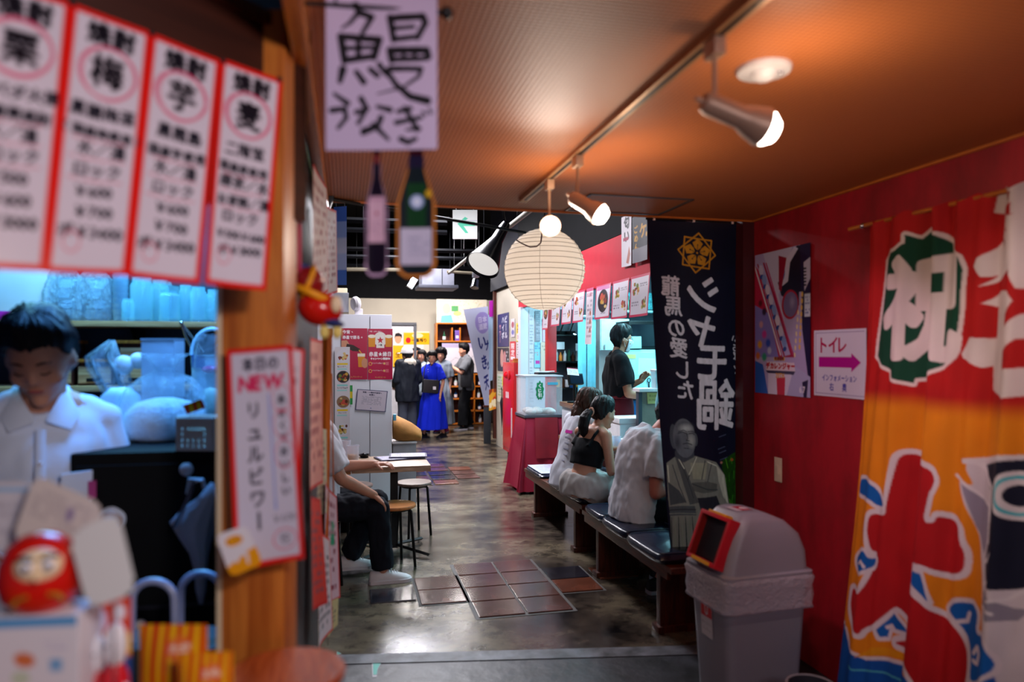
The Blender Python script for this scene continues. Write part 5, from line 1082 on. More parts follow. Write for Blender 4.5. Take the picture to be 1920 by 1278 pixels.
def drink(label, x, y, z, r, h, fill, col, cat='glass', handle=False):
    t = thing('drinking_glass', label, cat, (x, y, z)); MB().lathe([(0, 0), (r*.86, 0), (r*.88, .004), (r, h), (r*.93, h), (r*.80, .012), (0, .010)], 24, cap=False).build('glass', m_glass, t)
    if fill: MB().lathe([(0, .011), (r*.79, .012), (r*(.80+.11*fill), h*fill), (0, h*fill)], 24).build('drink', M('drink_'+col, col, .1, trans=.3), t)
p_ = PZ(662, 866, .704); drink('glass of amber tea on the table before the seated man', p_.x, p_.y, .7035, .047, .13, .45, 'c88a18')
p_ = PZ(654, 857, .704); drink('tall clear glass with blue print behind the amber tea', p_.x-.02, p_.y-.02, .7035, .036, .14, 0, '')
p_ = PZ(683, 857, .704); t = thing('soy_dish', 'small black dish on the table beside the amber tea', 'dish', (p_.x, p_.y, .7035)); MB().lathe([(0, 0), (.03, 0), (.045, .025), (.042, .025), (.028, .006), (0, .006)], 24).build('dish', m_blk, t); MB().ell((.0, 0, .022), (.022, .022, .014)).build('lid', m_blk, t)
t = thing('slatted_bin', 'black slatted basket on the floor under the tables', 'basket', (.08, 6.35, 0)); MB().loft([rr(.13, .13, 0, .03), rr(.15, .15, .26, .03), rr(.155, .155, .27, .03), rr(.145, .145, .27, .03), rr(.125, .125, .02, .03)]).build('basket', m_blk, t)
for i in range(6): MB().box((-.125+i*.05, -.151, .14), (.012, .008, .24), RX(-.075)).build('slat', m_bmetal, t)
# ================================================================ WHITE PARTITION WITH BEER POSTERS
pa = thing('partition', 'tall white partition panel with crimson beer posters', 'partition', (-.22, 7.3, 0)); MB().box((0, 0, .965), (1.334, .16, 1.93), bev=.006).build('panel', m_white, pa); MB().box((.45, -.083, .96), (.004, .004, 1.9)).build('joint_line', M('grey_door_frame', '4f5058', .5), pa)
MB().box((0, 0, .02), (1.32, .17, .04)).build('plinth', m_bmetal, pa)
Yp = 7.215
def face_sheet(name, label, cat, c, px0, py0, px1, py1, Y, mat=None, bow=.002):
    a = PY(px0, py0, Y); b_ = PY(px1, py1, Y); o = (a+b_)/2; tl = Vector((a.x, Y, a.z)); tr = Vector((b_.x, Y, a.z)); bl_ = Vector((a.x, Y, b_.z)); br_ = Vector((b_.x, Y, b_.z))
    return quad_sheet(name, label, cat, c, [tl, tr, br_, bl_], mat, bow)
CR = 'b01440'
c = Canvas(.28, .53, 260, CR); c.text('今宵、', .075, .04, .040, 'e6d4da', .0022); c.text('赤星で語る。', .125, .095, .036, 'e6d4da', .0022, step=.037)
c.poly([(0, .13), (.06, .125), (.09, .17), (.05, .2), (0, .19)], 'c98a6a'); c.poly([(.06, .16), (.13, .175), (.2, .215), (.19, .24), (.12, .235), (.05, .2)], '2a1414'); c.line([(.19, .228), (.215, .26), (.215, .3)], .010, 'e0a020')
c.poly([(.175, .28), (.25, .28), (.243, .4), (.182, .4)], 'd88a1c'); c.rect(.173, .262, .252, .292, 'efe2cc'); c.ell(.25, .36, .035, .05, 'c98a6a'); c.scrib(.01, .3, .08, .4, 5, 'd8a0b0', 3); c.text('サッポロラガービール', .14, .5, .016, 'e0b050', .0006)
face_sheet('beer_poster', 'left crimson beer poster with hand pouring a bottle', 'poster', c, 640, 615, 689, 711, Yp-.004, print_mat('glossy_print', .28))
c = Canvas(.28, .53, 280, 'b31644'); c.ell(.14, .11, .075, .075, 'e6dcd2'); 
for x in (.045, .235): c.poly([(x-.04, .08), (x+.04, .08), (x+.036, .19), (x-.036, .19)], 'd88a1c'); c.ell(x, .08, .043, .018, 'efe2cc')
c.poly([(.10, .07), (.18, .07), (.185, .2), (.095, .2)], 'e8e0d8'); c.poly([(.14+.04*math.sin(k*PI/5*1)*(1 if k % 2 == 0 else .42), .12-.04*math.cos(k*PI/5)*(1 if k % 2 == 0 else .42)) for k in range(10)], 'c01830'); c.text('一番', .14, .17, .02, '202020', .001)
c.text('赤星★縁日', .14, .265, .050, 'efe4e6', .0026, step=.051); c.text('キャンペーン開催中!!', .14, .312, .024, 'efe4e6', .0012, step=.0235)
for k in range(2): c.ell(.028, .365+.075*k, .016, .016, 'd8a040', ring=.003); c.text(('オリジナル手ぬぐい', 'オリジナル缶バッジ')[k], .115, .36+.075*k, .016, 'efe4e6', .0006); c.rect(.2, .345+.075*k, .235, .38+.075*k, 'd06070'); c.ell(.185, .362+.075*k, .012, .012, 'e0b070')
c.text('サッポロビール', .14, .505, .017, 'e0b050', .0006); c.text('今宵、赤星で語る。', .09, .03, .016, 'efe4e6', .0006)
face_sheet('beer_poster', 'right crimson beer poster with star and beer mugs', 'poster', c, 690, 616, 736, 711, Yp-.004, print_mat('glossy_print', .28), .006)
c = Canvas(.33, .28, 260, 'c9bcc8'); c.border('20285a', .010); c.text('最近、一部のお客様へ', .165, .036, .020, '30304a', .001); c.text('お願い', .165, .066, .020, '30304a', .001); c.scrib(.06, .085, .27, .2, 8, '8a8494', 4); c.text('▲', .165, .24, .02, '4a5a9a')
quad_sheet('framed_notice', 'white notice with navy border on the partition below the posters', 'notice', c, [PY(670, 729, Yp-.004), PY(727, 733, Yp-.004), PY(723, 772, Yp-.004), PY(666, 768, Yp-.004)])
def dish(c, x, y, r, kind, seed=0):
    q = random.Random(seed); c.ell(x, y, r, r*.8, ['d6d0d8', '2a2028', '8a6a50'][kind % 3])
    for _ in range(14): c.ell(x+q.uniform(-.6, .6)*r, y+q.uniform(-.45, .45)*r, r*q.uniform(.12, .3), r*q.uniform(.1, .25), q.choice(['b0602a', '8a2a20', 'c89a40', '6a7a2a', 'd8b878', '5a2418', 'c04a3a']))
c = Canvas(.20, 1.1, 200, 'd3cbd0')
for k, (y, lab) in enumerate(((.10, '煮込み牛すじ'), (.34, '鶏の軟骨唐揚'), (.62, 'すわただき'), (.93, '海老のアヒージョ'))):
    dish(c, .11, y, .085, k, k); c.rect(.03, y+.085, .17, y+.105, 'e6c020' if k % 2 == 0 else '8accc8'); c.text(lab, .10, y+.125, .022, '303038', .0008, step=.0225)
    if k < 3: c.rect(.03, y+.145, .16, y+.160, '9ad0cc')
face_sheet('food_poster', 'narrow tall white food menu with dish photos left on the partition', 'menu poster', c, 628, 650, 656, 832, Yp-.012, print_mat('glossy_print', .28))
c = Canvas(.05, .3, 120, '3a9a50'); c.rect(0, .1, .05, .2, 'd8c030'); face_sheet('leaflet', 'thin green and yellow leaflet edge behind the food menu', 'leaflet', c, 654, 722, 661, 758, Yp-.006)
t = thing('waste_stand', 'low grey stand right of the white partition', 'stand', (.575, 7.32, 0)); MB().box((0, 0, .31), (.235, .2, .62), bev=.005).build('body', M('warm_grey_panel', '8a868c', .5), t); MB().box((0, 0, .63), (.25, .22, .02), bev=.004).build('ledge', M('white_plastic', 'dcd5d8', .4), t)
t = thing('kraft_bag', 'crumpled brown kraft paper bag on the low grey stand', 'bag', (.60, 7.28, .64))
q = MB(); q.loft([[Vector((x, s_[0]*math.cos(a)*(1+.12*noise.noise(Vector((x*20, a, 1)))), max(0, s_[2]+s_[1]*math.sin(a)*(1+.15*noise.noise(Vector((x*16, a*1.3, 5))))))) for a in [2*PI*j/28 for j in range(28)]] for x, s_ in ((-.14, (.085, .12, .15)), (-.10, (.10, .13, .13)), (-.03, (.105, .115, .11)), (.05, (.10, .095, .09)), (.11, (.09, .075, .07)), (.145, (.07, .055, .055)), (.155, (.03, .02, .05)))]); q.build('bag', M('kraft_paper', 'b07a3c', .7, var=.2, bump=.4), t, 50)
MB().box((-.125, -.05, .24), (.03, .05, .08), bev=.004).build('blue_cup', M('teal_plastic', '4a9ab8', .4), t)
# ================================================================ LANTERN
Lc = P(1021, 505, 4.6); LR = 76/F*4.6
ln = thing('paper_lantern', 'large round cream paper lantern hanging above the aisle', 'lantern', Lc); q = MB(); pr = []; NR = 21
m_paper = bpy.data.materials.new('cream_lantern_paper'); m_paper.use_nodes = True; nt = m_paper.node_tree; bb = nt.nodes['Principled BSDF']; bb.inputs['Base Color'].default_value = (*lin('e4dcd2'), 1); bb.inputs['Roughness'].default_value = .8
trn = nt.nodes.new('ShaderNodeBsdfTranslucent'); trn.inputs[0].default_value = (*lin('e4d8cc'), 1); mx = nt.nodes.new('ShaderNodeMixShader'); mx.inputs[0].default_value = .5; nt.links.new(bb.outputs[0], mx.inputs[1]); nt.links.new(trn.outputs[0], mx.inputs[2]); nt.links.new(mx.outputs[0], nt.nodes['Material Output'].inputs[0])
for i in range(NR*4+1):
    a = PI*.045+PI*.91*i/(NR*4); pr.append((LR*math.sin(a)*(1-.018*abs(math.sin(PI*i/4))), -LR*math.cos(a)))
q.lathe(pr, 64, cap=False); q.build('paper_globe', m_paper, ln, 180)
m_rib = M('bamboo_rib', '8f7a64', .6)
for i in range(1, NR):
    a = PI*.045+PI*.91*i/NR; rr_ = LR*math.sin(a)*1.002; tl_ = random.uniform(-.02, .02)
    MB().tube([(rr_*math.cos(k*PI/24), rr_*math.sin(k*PI/24), -LR*math.cos(a)+tl_*rr_*math.cos(k*PI/24+1)) for k in range(48)], .0016, 5, closed=True).build('rib', m_rib, ln)
for k in range(5):
    a = k*2*PI/5+.55; MB().tube([(LR*1.004*math.sin(t_)*math.cos(a), LR*1.004*math.sin(t_)*math.sin(a), -LR*1.0*math.cos(t_)) for t_ in [PI*(.05+.9*j/24) for j in range(25)]], .0011, 4).build('string', m_rib, ln)
MB().tube([(.03*math.cos(k*PI/12), .03*math.sin(k*PI/12), LR*.99) for k in range(24)], .003, 5, closed=True).build('top_ring', m_bmetal, ln)
MB().tube([(0, 0, LR*.2), (0, 0, 4.2-Lc.z)], .004, 6).build('cord', m_bmetal, ln)
MB().tube([P(x, y, 4.2)-Lc for x, y in ((1013, 418), (1016, 440), (1014, 455), (1006, 462), (994, 463), (980, 457), (968, 450))], .004, 6).build('loose_cable', M('brown_cable', '5a3a3a', .5), ln)
MB().ell((0, 0, .02), (.035, .035, .05)).build('bulb', M('soft_bulb', 'ffe8cc', .4, emit=3), ln)
pl = bpy.data.lights.new('lantern_light', 'POINT'); pl.energy = 5; pl.color = (1, .92, .84); pl.shadow_soft_size = .06; po_ = bpy.data.objects.new('lantern_light', pl); po_.location = Lc; COL.objects.link(po_)
# ================================================================ CEILING SERVICES OF THE HALL
a = PX(845, 510, 1.51); b_ = PX(988, 397, 1.51); pz = (a.z+b_.z)/2
t = thing('service_pipe', 'long pale pipe running away below the black hall ceiling', 'pipe', (1.51, 5.6, pz)); MB().tube([(0, -.4, 0), (0, 5.0, 0)], .024, 12).build('pipe', M('pale_pvc', '8e887c', .6), t)
for y in (.6, 2.2, 3.8): MB().tube([(0, y, 0), (0, y, 4.2-pz)], .004, 6).build('hanger', m_bmetal, t)
MB().tube([(0, 1.35, 0), (0, 1.75, 0)], .030, 12).build('sleeve', m_chrome, t)
ca, cb = P(944, 428, 6.05), P(905, 497, 5.8); ax = (cb-ca).normalized(); hl = (cb-ca).length
cl_ = thing('cone_lamp', 'large black cone shaped lamp shade left of the paper lantern', 'lamp', ca); q = MB(); q.lathe([(0, -.06), (.035, -.06), (.045, 0), (.055, hl*.35), (.075, hl*.5), (.145, hl), (.148, hl+.005), (.138, hl), (.07, hl*.5), (0, hl*.4)], 40, (0, 0, 0), ax, cap=False); q.build('shade', M('gloss_black_enamel', '0c0c12', .25), cl_, 50)
MB().lathe([(.139, hl*.97), (.10, hl*.93), (0, hl*.92)], 40, (0, 0, 0), ax, cap=False).build('diffuser', M('white_diffuser', 'd8d4d0', .5, emit=.8), cl_)
MB().tube([-ax*.05, Vector((0, 0, .12)), Vector((.02, 0, 4.2-ca.z))], .010).build('arm', m_bmetal, cl_)
ec = P(872, 421, 9.0); ex = thing('exit_sign', 'white hanging guide sign with a green arrow below the hall ceiling', 'sign', ec, -TH)
w_, h_ = 46/F*9, 54/F*9; c = Canvas(w_, h_, 260, 'd6dad8'); g_ = '2fbf98'; c.poly([(w_*.2, h_*.48), (w_*.5, h_*.24), (w_*.62, h_*.3), (w_*.45, h_*.42), (w_*.9, h_*.42), (w_*.9, h_*.56), (w_*.45, h_*.56), (w_*.64, h_*.80), (w_*.52, h_*.80)], g_); c.rect(0, h_*.36, w_, h_*.39, 'b8b8c4')
c.obj('lit_face', lambda X, Y: (X-w_/2, Y*0-.021, h_/2-Y), ex, print_mat('backlit_print', .4, emit=.35)); MB().box((0, 0, 0), (w_, .04, h_), bev=.003).build('housing', M('white_plastic', 'dcd5d8', .4), ex)
for s_ in (-1, 1): MB().tube([(s_*w_*.35, 0, h_/2), (s_*w_*.35, 0, 4.2-ec.z)], .004, 6).build('hanger', m_bmetal, ex)
def beam(label, pts, r, mat, name='ceiling_pipe', cat='pipe', n=8):
    o = pts[0]; t = thing(name, label, cat, o); MB().tube([p-o for p in pts], r, n).build('pipe', mat, t)
    for p in (pts[0]*.8+pts[-1]*.2, pts[0]*.2+pts[-1]*.8): MB().tube([p-o, Vector((p.x, p.y, 4.2))-o], .005, 5).build('hanger', m_bmetal, t)
m_bp = M('dull_beige_pipe', '5c5444', .7); m_dk = M('dark_steel_beam', '0d0e12', .85, spec=.15)
beam('beige pipe crossing the hall above the air conditioner', [PY(640, 505, 11.6), PY(780, 506, 11.6)], .035, m_bp); beam('pale straight pipe right of the air conditioner', [PY(838, 509, 10.5), PY(906, 513, 10.5)], .022, m_bp)
for k, (y, Y) in enumerate(((412, 7.0), (430, 8.2), (466, 9.4), (480, 10.8), (497, 12.4))): beam(['first', 'second', 'third', 'fourth', 'fifth'][k]+' dark cross beam counted from the entrance under the black ceiling', [PY(640, y, Y), PY(838 if Y < 9 else 925, y+6, Y)], .03, m_dk, 'ceiling_beam', 'beam', 4)
p_ = P(818, 522, 11.2); t = thing('air_conditioner', 'grey box air conditioner hanging under the hall ceiling', 'air conditioner', p_); MB().box((0, 0, 0), (.50, .5, .26), bev=.01).build('casing', M('grey_casing', '7c7e8a', .5), t); MB().box((0, -.01, -.15), (.62, .6, .05), bev=.01).build('grille', M('grey_casing_dark', '3a3c46', .5), t); MB().box((.06, -.252, 0), (.01, .006, .25)).build('seam', m_bmetal, t)
for sx_ in (-1, 1): MB().tube([(sx_*.22, 0, .12), (sx_*.22, 0, 4.2-p_.z)], .006, 6).build('hanger', m_bmetal, t)
p_ = P(773, 530, 10.2); t = thing('flood_lamp', 'small bright tilted flood lamp beside the air conditioner', 'lamp', p_); MB().box((0, 0, 0), (.10, .06, .17), RY(.55), .006).build('housing', m_chrome, t); MB().box((0, -.034, 0), (.085, .006, .15), RY(.55)).build('lens', M('cool_lit_lens', 'dfe8ff', .3, emit=5), t); MB().tube([(0, 0, .05), (0, 0, 4.2-p_.z)], .006).build('arm', m_bmetal, t)
p_ = P(892, 530, 10.6); t = thing('wall_spot', 'small chrome spot lamp with bluish glow above the cartoon panel', 'lamp', p_); MB().lathe([(.02, 0), (.05, .02), (.055, .12), (.065, .15)], 20, (0, 0, .06), (-.2, -.3, -1)).build('lamp_head', m_chrome, t); MB().lathe([(.05, .14), (0, .15)], 20, (0, 0, .06), (-.2, -.3, -1)).build('lens', M('cool_lit_lens', 'dfe8ff', .3, emit=5), t); MB().box((0, 0, .12), (.1, .08, .08), bev=.01).build('bracket', m_steel, t); MB().tube([(.05, 0, .14), (.05, 0, 4.2-p_.z)], .006).build('arm', m_bmetal, t)
q = Canvas(.1, .68, 90, '3a60b8')
for i in range(20): q.rect(0, i*.034, .1, (i+1)*.034, ['3a62bc', '8a9ad0', 'c6c2da', 'a8b0d8', '4a70c4', '3058b4'][min(5, i//4)])
bq_ = quad_sheet('blue_poster', 'upright blue and white sheet hanging behind the stall corner', 'poster', q, [P(626, 388, 5.8), P(650, 386, 5.85), P(650, 534, 5.85), P(626, 534, 5.8)], print_mat('matt_print', .75))
for px in (630, 646): e = P(px, 389, 5.83)-bq_.location; MB().tube([e, V3(e.x, e.y, 4.2-bq_.location.z)], .002, 5).build('string', m_bmetal, bq_)
p_ = P(641, 566, 7.8); t = thing('range_hood', 'shiny steel hood box left of the partition top', 'hood', p_); MB().box((-.2, .3, 0), (.55, .5, .22), bev=.01).build('hood', m_steel, t); MB().box((-.02, .3, .14), (.16, .3, .06), bev=.01).build('cap', M('cream_plastic', 'd8c8a8', .4), t); MB().tube([(-.2, .3, .1), (-.2, .3, 4.2-p_.z)], .07, 16).build('flue', m_steel, t)
p_ = P(672, 573, 7.35); t = thing('clip_fan', 'white clip-on fan sitting on the partition top', 'fan', (p_.x, 7.3, 1.931)); MB().box((0, 0, .03), (.08, .06, .06), bev=.01).build('clip', M('white_plastic', 'dcd5d8', .4), t); MB().lathe([(.0, -.03), (.06, -.03), (.075, -.01), (.075, .01), (.06, .03), (0, .03)], 24, (-.03, 0, .11), (1, .5, .1)).build('cage', M('white_plastic', 'dcd5d8', .4), t)
for k in range(3): MB().ell((-.03+.0, .03*math.cos(k*2.1), .11+.03*math.sin(k*2.1)), (.006, .03, .018), RX(k*2.1)).build('blade', M('dark_flap', '22222c', .4), t)
# ================================================================ BACK WALL: posters on the door, cartoon panel, bottle shelf
Yb_ = 15.235
c = Canvas(.56, .75, 150, 'e0a012'); c.rect(0, 0, .56, .03, 'd8c8b0'); c.ell(.10, .19, .055, .06, 'c81a24'); c.text('一番搾り', .34, .19, .085, '20140c', .004, step=.085); c.ell(.3, .09, .12, .05, 'd8c498'); c.rect(0, .28, .43, .75, 'ddd0c8')
c.ell(.27, .48, .085, .115, 'c99070'); c.poly([(.17, .47), (.18, .37), (.27, .32), (.37, .36), (.38, .47), (.34, .41), (.2, .41)], '181418'); c.poly([(.08, .75), (.14, .62), (.26, .6), (.4, .62), (.46, .75)], 'c98a2a'); c.line([(.235, .535), (.27, .55), (.31, .535)], .012, 'f0e4e0'); c.line([(.21, .46), (.245, .455)], .008, '2a1c1c'); c.line([(.295, .455), (.33, .46)], .008, '2a1c1c'); c.ell(.2, .62, .05, .035, 'c99070')
c.rect(.43, .28, .56, .75, 'c8b8a8')
face_sheet('door_poster', 'yellow beer poster with a smiling man on the far door', 'poster', c, 757, 621, 805, 687, Yb_, print_mat('glossy_print', .28))
c = Canvas(.22, .75, 120, 'd8a41a'); c.rect(0, 0, .22, .3, 'd8ccc8'); c.ell(.11, .17, .07, .09, 'c99070'); c.poly([(.03, .16), (.05, .05), (.12, .03), (.19, .07), (.19, .16), (.16, .11), (.06, .11)], '181418'); c.text('生', .11, .5, .12, '6a3a10', .004)
face_sheet('door_poster', 'narrow yellow poster with a face at the left door edge', 'poster', c, 737, 621, 756, 687, Yb_, print_mat('glossy_print', .28))
Ys = 14.75
c = Canvas(1.02, .5, 120, 'cdc4b2'); q = random.Random(3)
for _ in range(120): c.line([(x := q.uniform(0, 1), y := q.uniform(0, .5)), (x+q.uniform(-.05, .05), y+q.uniform(-.05, .05))], .006, q.choice(['8a9a7a', 'a0a0a8', '9a7a6a', '7a8aa8', 'b8a860']))
c.ell(.2, .2, .08, .11, 'd8c498'); c.rect(.30, .14, .44, .26, '2a8a4a', .9); c.poly([(.1, .35), (.3, .33), (.34, .5), (.08, .5)], '6ac0d8'); c.ell(.42, .3, .08, .05, 'b8b84a', al=.7)
cb_ = thing('cartoon_panel', 'white board covered in small cartoon scribbles above the bottle shelf', 'panel', PY(866, 583, Ys)); a = PY(820, 561, Ys); b_ = PY(914, 606, Ys); o = PY(866, 583, Ys)
MB().box((0, .02, 0), (b_.x-a.x, .03, a.z-b_.z), bev=.004).build('board', m_white, cb_); c.obj('drawing', lambda X, Y: ((X/1.02-.5)*(b_.x-a.x), Y*0+.003, (.5-Y/.5)*(a.z-b_.z)), cb_)
sx0, sx1 = PY(819, 700, Ys).x, PY(913, 700, Ys).x; SW = sx1-sx0
sh_ = thing('bottle_shelf', 'tall orange wooden cubby shelf with bottles at the end of the hall', 'shelf', (sx0, Ys, 0)); z_top = PY(860, 606, Ys).z
MB().box((SW/2, .34, z_top/2), (SW, .02, z_top)).build('back_panel', m_dwood, sh_)
for x in (0, SW): MB().box((x, .17, z_top/2), (.03, .34, z_top), bev=.003).build('side_panel', m_orange, sh_)
zr = [.03, .30, .56, .82, 1.08]
for z in zr+[1.78, z_top]: MB().box((SW/2, .17, z), (SW, .34, .03), bev=.003).build('shelf_board', m_orange_y, sh_)
for i in range(1, 4): MB().box((i*SW/4, .17, .55), (.028, .34, 1.06), bev=.003).build('divider', m_orange, sh_)
for i in (1, 2): MB().box((.16+i*.17, .17, 1.93), (.025, .3, .28), bev=.003).build('divider', m_orange, sh_)
c = Canvas(.8, .62, 60, 'c9c0c8'); c.rect(0, 0, .8, .1, 'a89ab8'); c.line([(.05, .5), (.3, .3), (.5, .42), (.75, .2)], .008, '8a8494'); c.obj('map_panel', lambda X, Y: (X+SW*.1, Y*0-.004, 1.74-Y), sh_)
m_bg = [M('green_bottle', '1a4a34', .12), M('blue_bottle', '1c3f6a', .12), M('brown_bottle', '4a2410', .12), M('clear_bottle', 'a8b8b8', .12)]
k = 0
words = {0: 'bottom', 1: 'second', 2: 'third', 3: 'top'}; colw = ['green', 'blue', 'brown', 'clear']
for r_ in range(4):
    for i in range(4):
        if (i, r_) in ((1, 1), (1, 0), (2, 2)): continue
        kk = (i+r_*2+k) % 4; x = sx0+(i+.5)*SW/4+random.uniform(-.03, .03); hh = random.uniform(.15, .19)
        t = thing('bottle', '%s bottle in %s cubby row, %s column from the left' % (colw[kk], words[r_], ['first', 'second', 'third', 'fourth'][i]), 'bottle', (x, Ys+.1, zr[r_]+.0152), 0, 'bottles in the cubby shelf')
        MB().lathe([(0, 0), (.034, 0), (.036, .006), (.036, hh*.55), (.014, hh*.74), (.012, hh*.96), (.015, hh), (0, hh)], 16).build('glass', m_bg[kk], t); MB().lathe([(.0365, hh*.12), (.0365, hh*.45)], 16, cap=False).build('label', M('white_card', 'd2ccd2', .6), t)
for i, lab in enumerate(('small green bottle in the top left box of the shelf', 'purple carton in the top row of the cubby shelf')):
    t = thing('bottle' if i == 0 else 'carton', lab, 'bottle' if i == 0 else 'box', (sx0+.17+i*.17*1.6, Ys+.1, 1.7952)); hh = .2
    if i == 0: MB().lathe([(0, 0), (.034, 0), (.036, .006), (.036, hh*.55), (.014, hh*.74), (.012, hh*.96), (0, hh)], 16).build('glass', m_bg[0], t); MB().lathe([(.0365, hh*.12), (.0365, hh*.45)], 16, cap=False).build('label', M('white_card', 'd2ccd2', .6), t)
    else: MB().box((0, 0, .11), (.09, .08, .22), bev=.003).build('box', M('purple_card', '6a4aa0', .5), t); MB().box((0, -.041, .08), (.06, .002, .06)).build('label', M('white_card', 'd2ccd2', .6), t)
# flags by the wall end
def flag(label, q, bg, fn, w_=.5, h_=1.7):
    c = Canvas(w_, h_, 110, bg); fn(c); return quad_sheet('nobori_flag', label, 'flag', c, [P(*k) for k in q], print_mat('thin_polyester_print', .55, .18), .02)
def f1(c):
    c.ell(.36, .25, .17, .17, '9a8ccc'); c.text('日本', .36, .2, .1, 'c8c0e4', .003); c.text('酒蔵', .36, .31, .1, 'c8c0e4', .003)
    c.text('いき天', .30, .55, .24, '28307a', .010, vertical=True, step=.31); c.text('ナッ', .45, .62, .18, '28307a', .008, vertical=True, step=.3); c.scrib(.3, 1.42, .46, 1.5, 2, '4a50a0', 3)
f1s = flag('pale lavender leaning flag with large navy kana at the wall end', [(869, 580, 12.4), (915, 574, 12.2), (921, 772, 12.2), (915, 790, 12.4)], 'b9bedc', f1)
flag('slim light blue flag strip right of the lavender flag', [(915, 590, 12.0), (928, 588, 11.9), (924, 712, 11.9), (917, 714, 12.0)], 'a6c2e0', lambda c: (c.ell(.25, .2, .06, .14, '3a6aa8'), c.scrib(.12, .4, .4, 1.6, 14, '8aa4cc', 5)), .15)
flag('small magenta panel above the light blue flag', [(917, 564, 11.9), (927, 562, 11.85), (927, 592, 11.85), (917, 594, 11.9)], 'a818a0', lambda c: None, .1, .3)
p_ = PZ(917, 832, 0); t = thing('slate_board', 'dark narrow slate board standing at the wall end', 'board', (p_.x-.02, p_.y+.06, 0)); MB().box((0, 0, .31), (.12, .04, .62), bev=.004).build('slate', M('slate', '20262c', .5), t); MB().box((0, 0, .635), (.14, .05, .03), bev=.004).build('top_rail', m_dwood, t); MB().tube([(0, .02, .6), (.0, .25, 0)], .012).build('prop', m_dwood, t)
c = Canvas(.14, .32, 120, 'd8a030'); [c.ell(random.uniform(0, .14), random.uniform(0, .32), .03, .04, random.choice(['c0301c', 'e8d8b0', '8a3a1c', 'd8781c'])) for _ in range(14)]
quad_sheet('snack_packs', 'bright orange snack packs hanging above the slate board', 'snack packs', c, [PY(917, 730, 11.52), PY(930, 728, 11.515), PY(930, 766, 11.515), PY(917, 770, 11.52)], print_mat('glossy_print', .28))
# posters on the hall's right wall
def wall_r(label, px0, py0, px1, py1, w_, h_, bg, fn, X=2.444, name='wall_flyer', cat='flyer'):
    c = Canvas(w_, h_, 150, bg); fn(c); a = PX(px0, py0, X); b_ = PX(px1, py0, X); h1 = a.z-PX(px0, py1, X).z
    return quad_sheet(name, label, cat, c, [a, Vector((X, b_.y, a.z)), Vector((X, b_.y, a.z-h1)), Vector((X, a.y, a.z-h1))], print_mat('glossy_print', .28))
wall_r('navy poster with white kana columns on the cream wall', 933, 590, 954, 650, .5, .5, '1c2260', lambda c: (c.text('ビール', .38, .1, .11, 'd8d4e4', .003, vertical=True), c.text('ハイボ', .25, .1, .11, 'd8d4e4', .003, vertical=True), c.text('サワー', .12, .2, .09, 'c88aa0', .003, vertical=True)))
wall_r('dark poster with pink figures below the navy poster', 933, 652, 954, 694, .5, .4, '1a1a2c', lambda c: (c.ell(.2, .18, .07, .15, 'c89088'), c.ell(.32, .2, .06, .14, 'b87a80'), c.scrib(.38, .05, .48, .35, 5, 'b8b4c0', 3)))
wall_r('red and white flyer column next to the dark poster', 956, 640, 967, 682, .2, .45, 'c01c34', lambda c: (c.text('限定', .1, .1, .12, 'e4d4d8', .004, vertical=True), c.rect(.03, .3, .17, .36, 'e4d4d8')))
wall_r('white and yellow lettered flyer above the hydrant cabinet', 968, 606, 989, 640, .4, .35, 'd8c02c', lambda c: (c.text('宴会', .2, .1, .16, '801830', .006), c.rect(.02, .2, .38, .33, 'd8d0d4'), c.text('飲放題', .2, .265, .10, 'b02038', .003)))
wall_r('pale flyer with black text behind the hydrant cabinet', 968, 641, 989, 684, .4, .4, 'cfc8cc', lambda c: (c.scrib(.03, .03, .37, .37, 8, '5a4a5a', 5), c.rect(.2, .05, .37, .12, 'e0c020')))
wall_r('tiny round white flyer left of the yellow flyer', 958, 598, 965, 632, .12, .3, 'cfc4cc', lambda c: (c.ell(.06, .1, .04, .05, 'a04a5a'), c.ell(.06, .22, .04, .04, '6a6ab0')))
wall_r('white sheet with green lettering low on the cream wall', 932, 700, 949, 752, .35, .5, 'c9ccc0', lambda c: (c.scrib(.04, .04, .31, .4, 7, '6a9a5a', 5), c.rect(.2, .04, .31, .2, 'd8d83a')))
p_ = PX(941, 742, 2.40); t = thing('black_umbrella', 'closed black umbrella hanging on the cream wall', 'umbrella', p_); MB().lathe([(.012, .0), (.075, -.10), (.055, -.2), (.02, -.42), (.008, -.5)], 14, sx=.4).build('canopy', M('black_nylon', '14141a', .5), t); MB().tube([(0, 0, -.5), (0, 0, -.62)], .006).build('tip', m_chrome, t); MB().tube([(0, 0, .0), (0, 0, .1), (0, .03, .13), (0, .05, .1)], .008).build('handle', m_bmetal, t)
# hydrant cabinet
hx, hy0, hy1 = 2.28, 9.56, 10.28
m_fr = M('fire_red_enamel', 'c4101c', .22, var=.04)
t = thing('hydrant_cabinet', 'glossy red fire hydrant cabinet on legs against the cream wall', 'hydrant cabinet', (hx+.075, (hy0+hy1)/2, 0)); L_ = hy1-hy0
MB().box((0, 0, .75), (.15, L_, 1.30), bev=.006).build('cabinet', m_fr, t); d_ = MB().box((-.078, 0, .66), (.008, L_-.05, 1.0), bev=.003).build('door', m_fr, t)
MB().box((-.086, -L_/2+.10, .55), (.012, .03, .42), bev=.004).build('handle', M('white_plastic', 'dcd5d8', .4), d_)
MB().lathe([(.05, 0), (.045, .02), (.02, .035), (0, .04)], 20, (-.078, .12, 1.22), (-1, 0, 0)).build('alarm_lamp', M('red_lens', 'e01020', .15), t); MB().lathe([(.07, 0), (.07, .012), (.03, .02), (0, .02)], 24, (-.078, -.06, 1.22), (-1, 0, 0)).build('alarm_bell', m_fr, t)
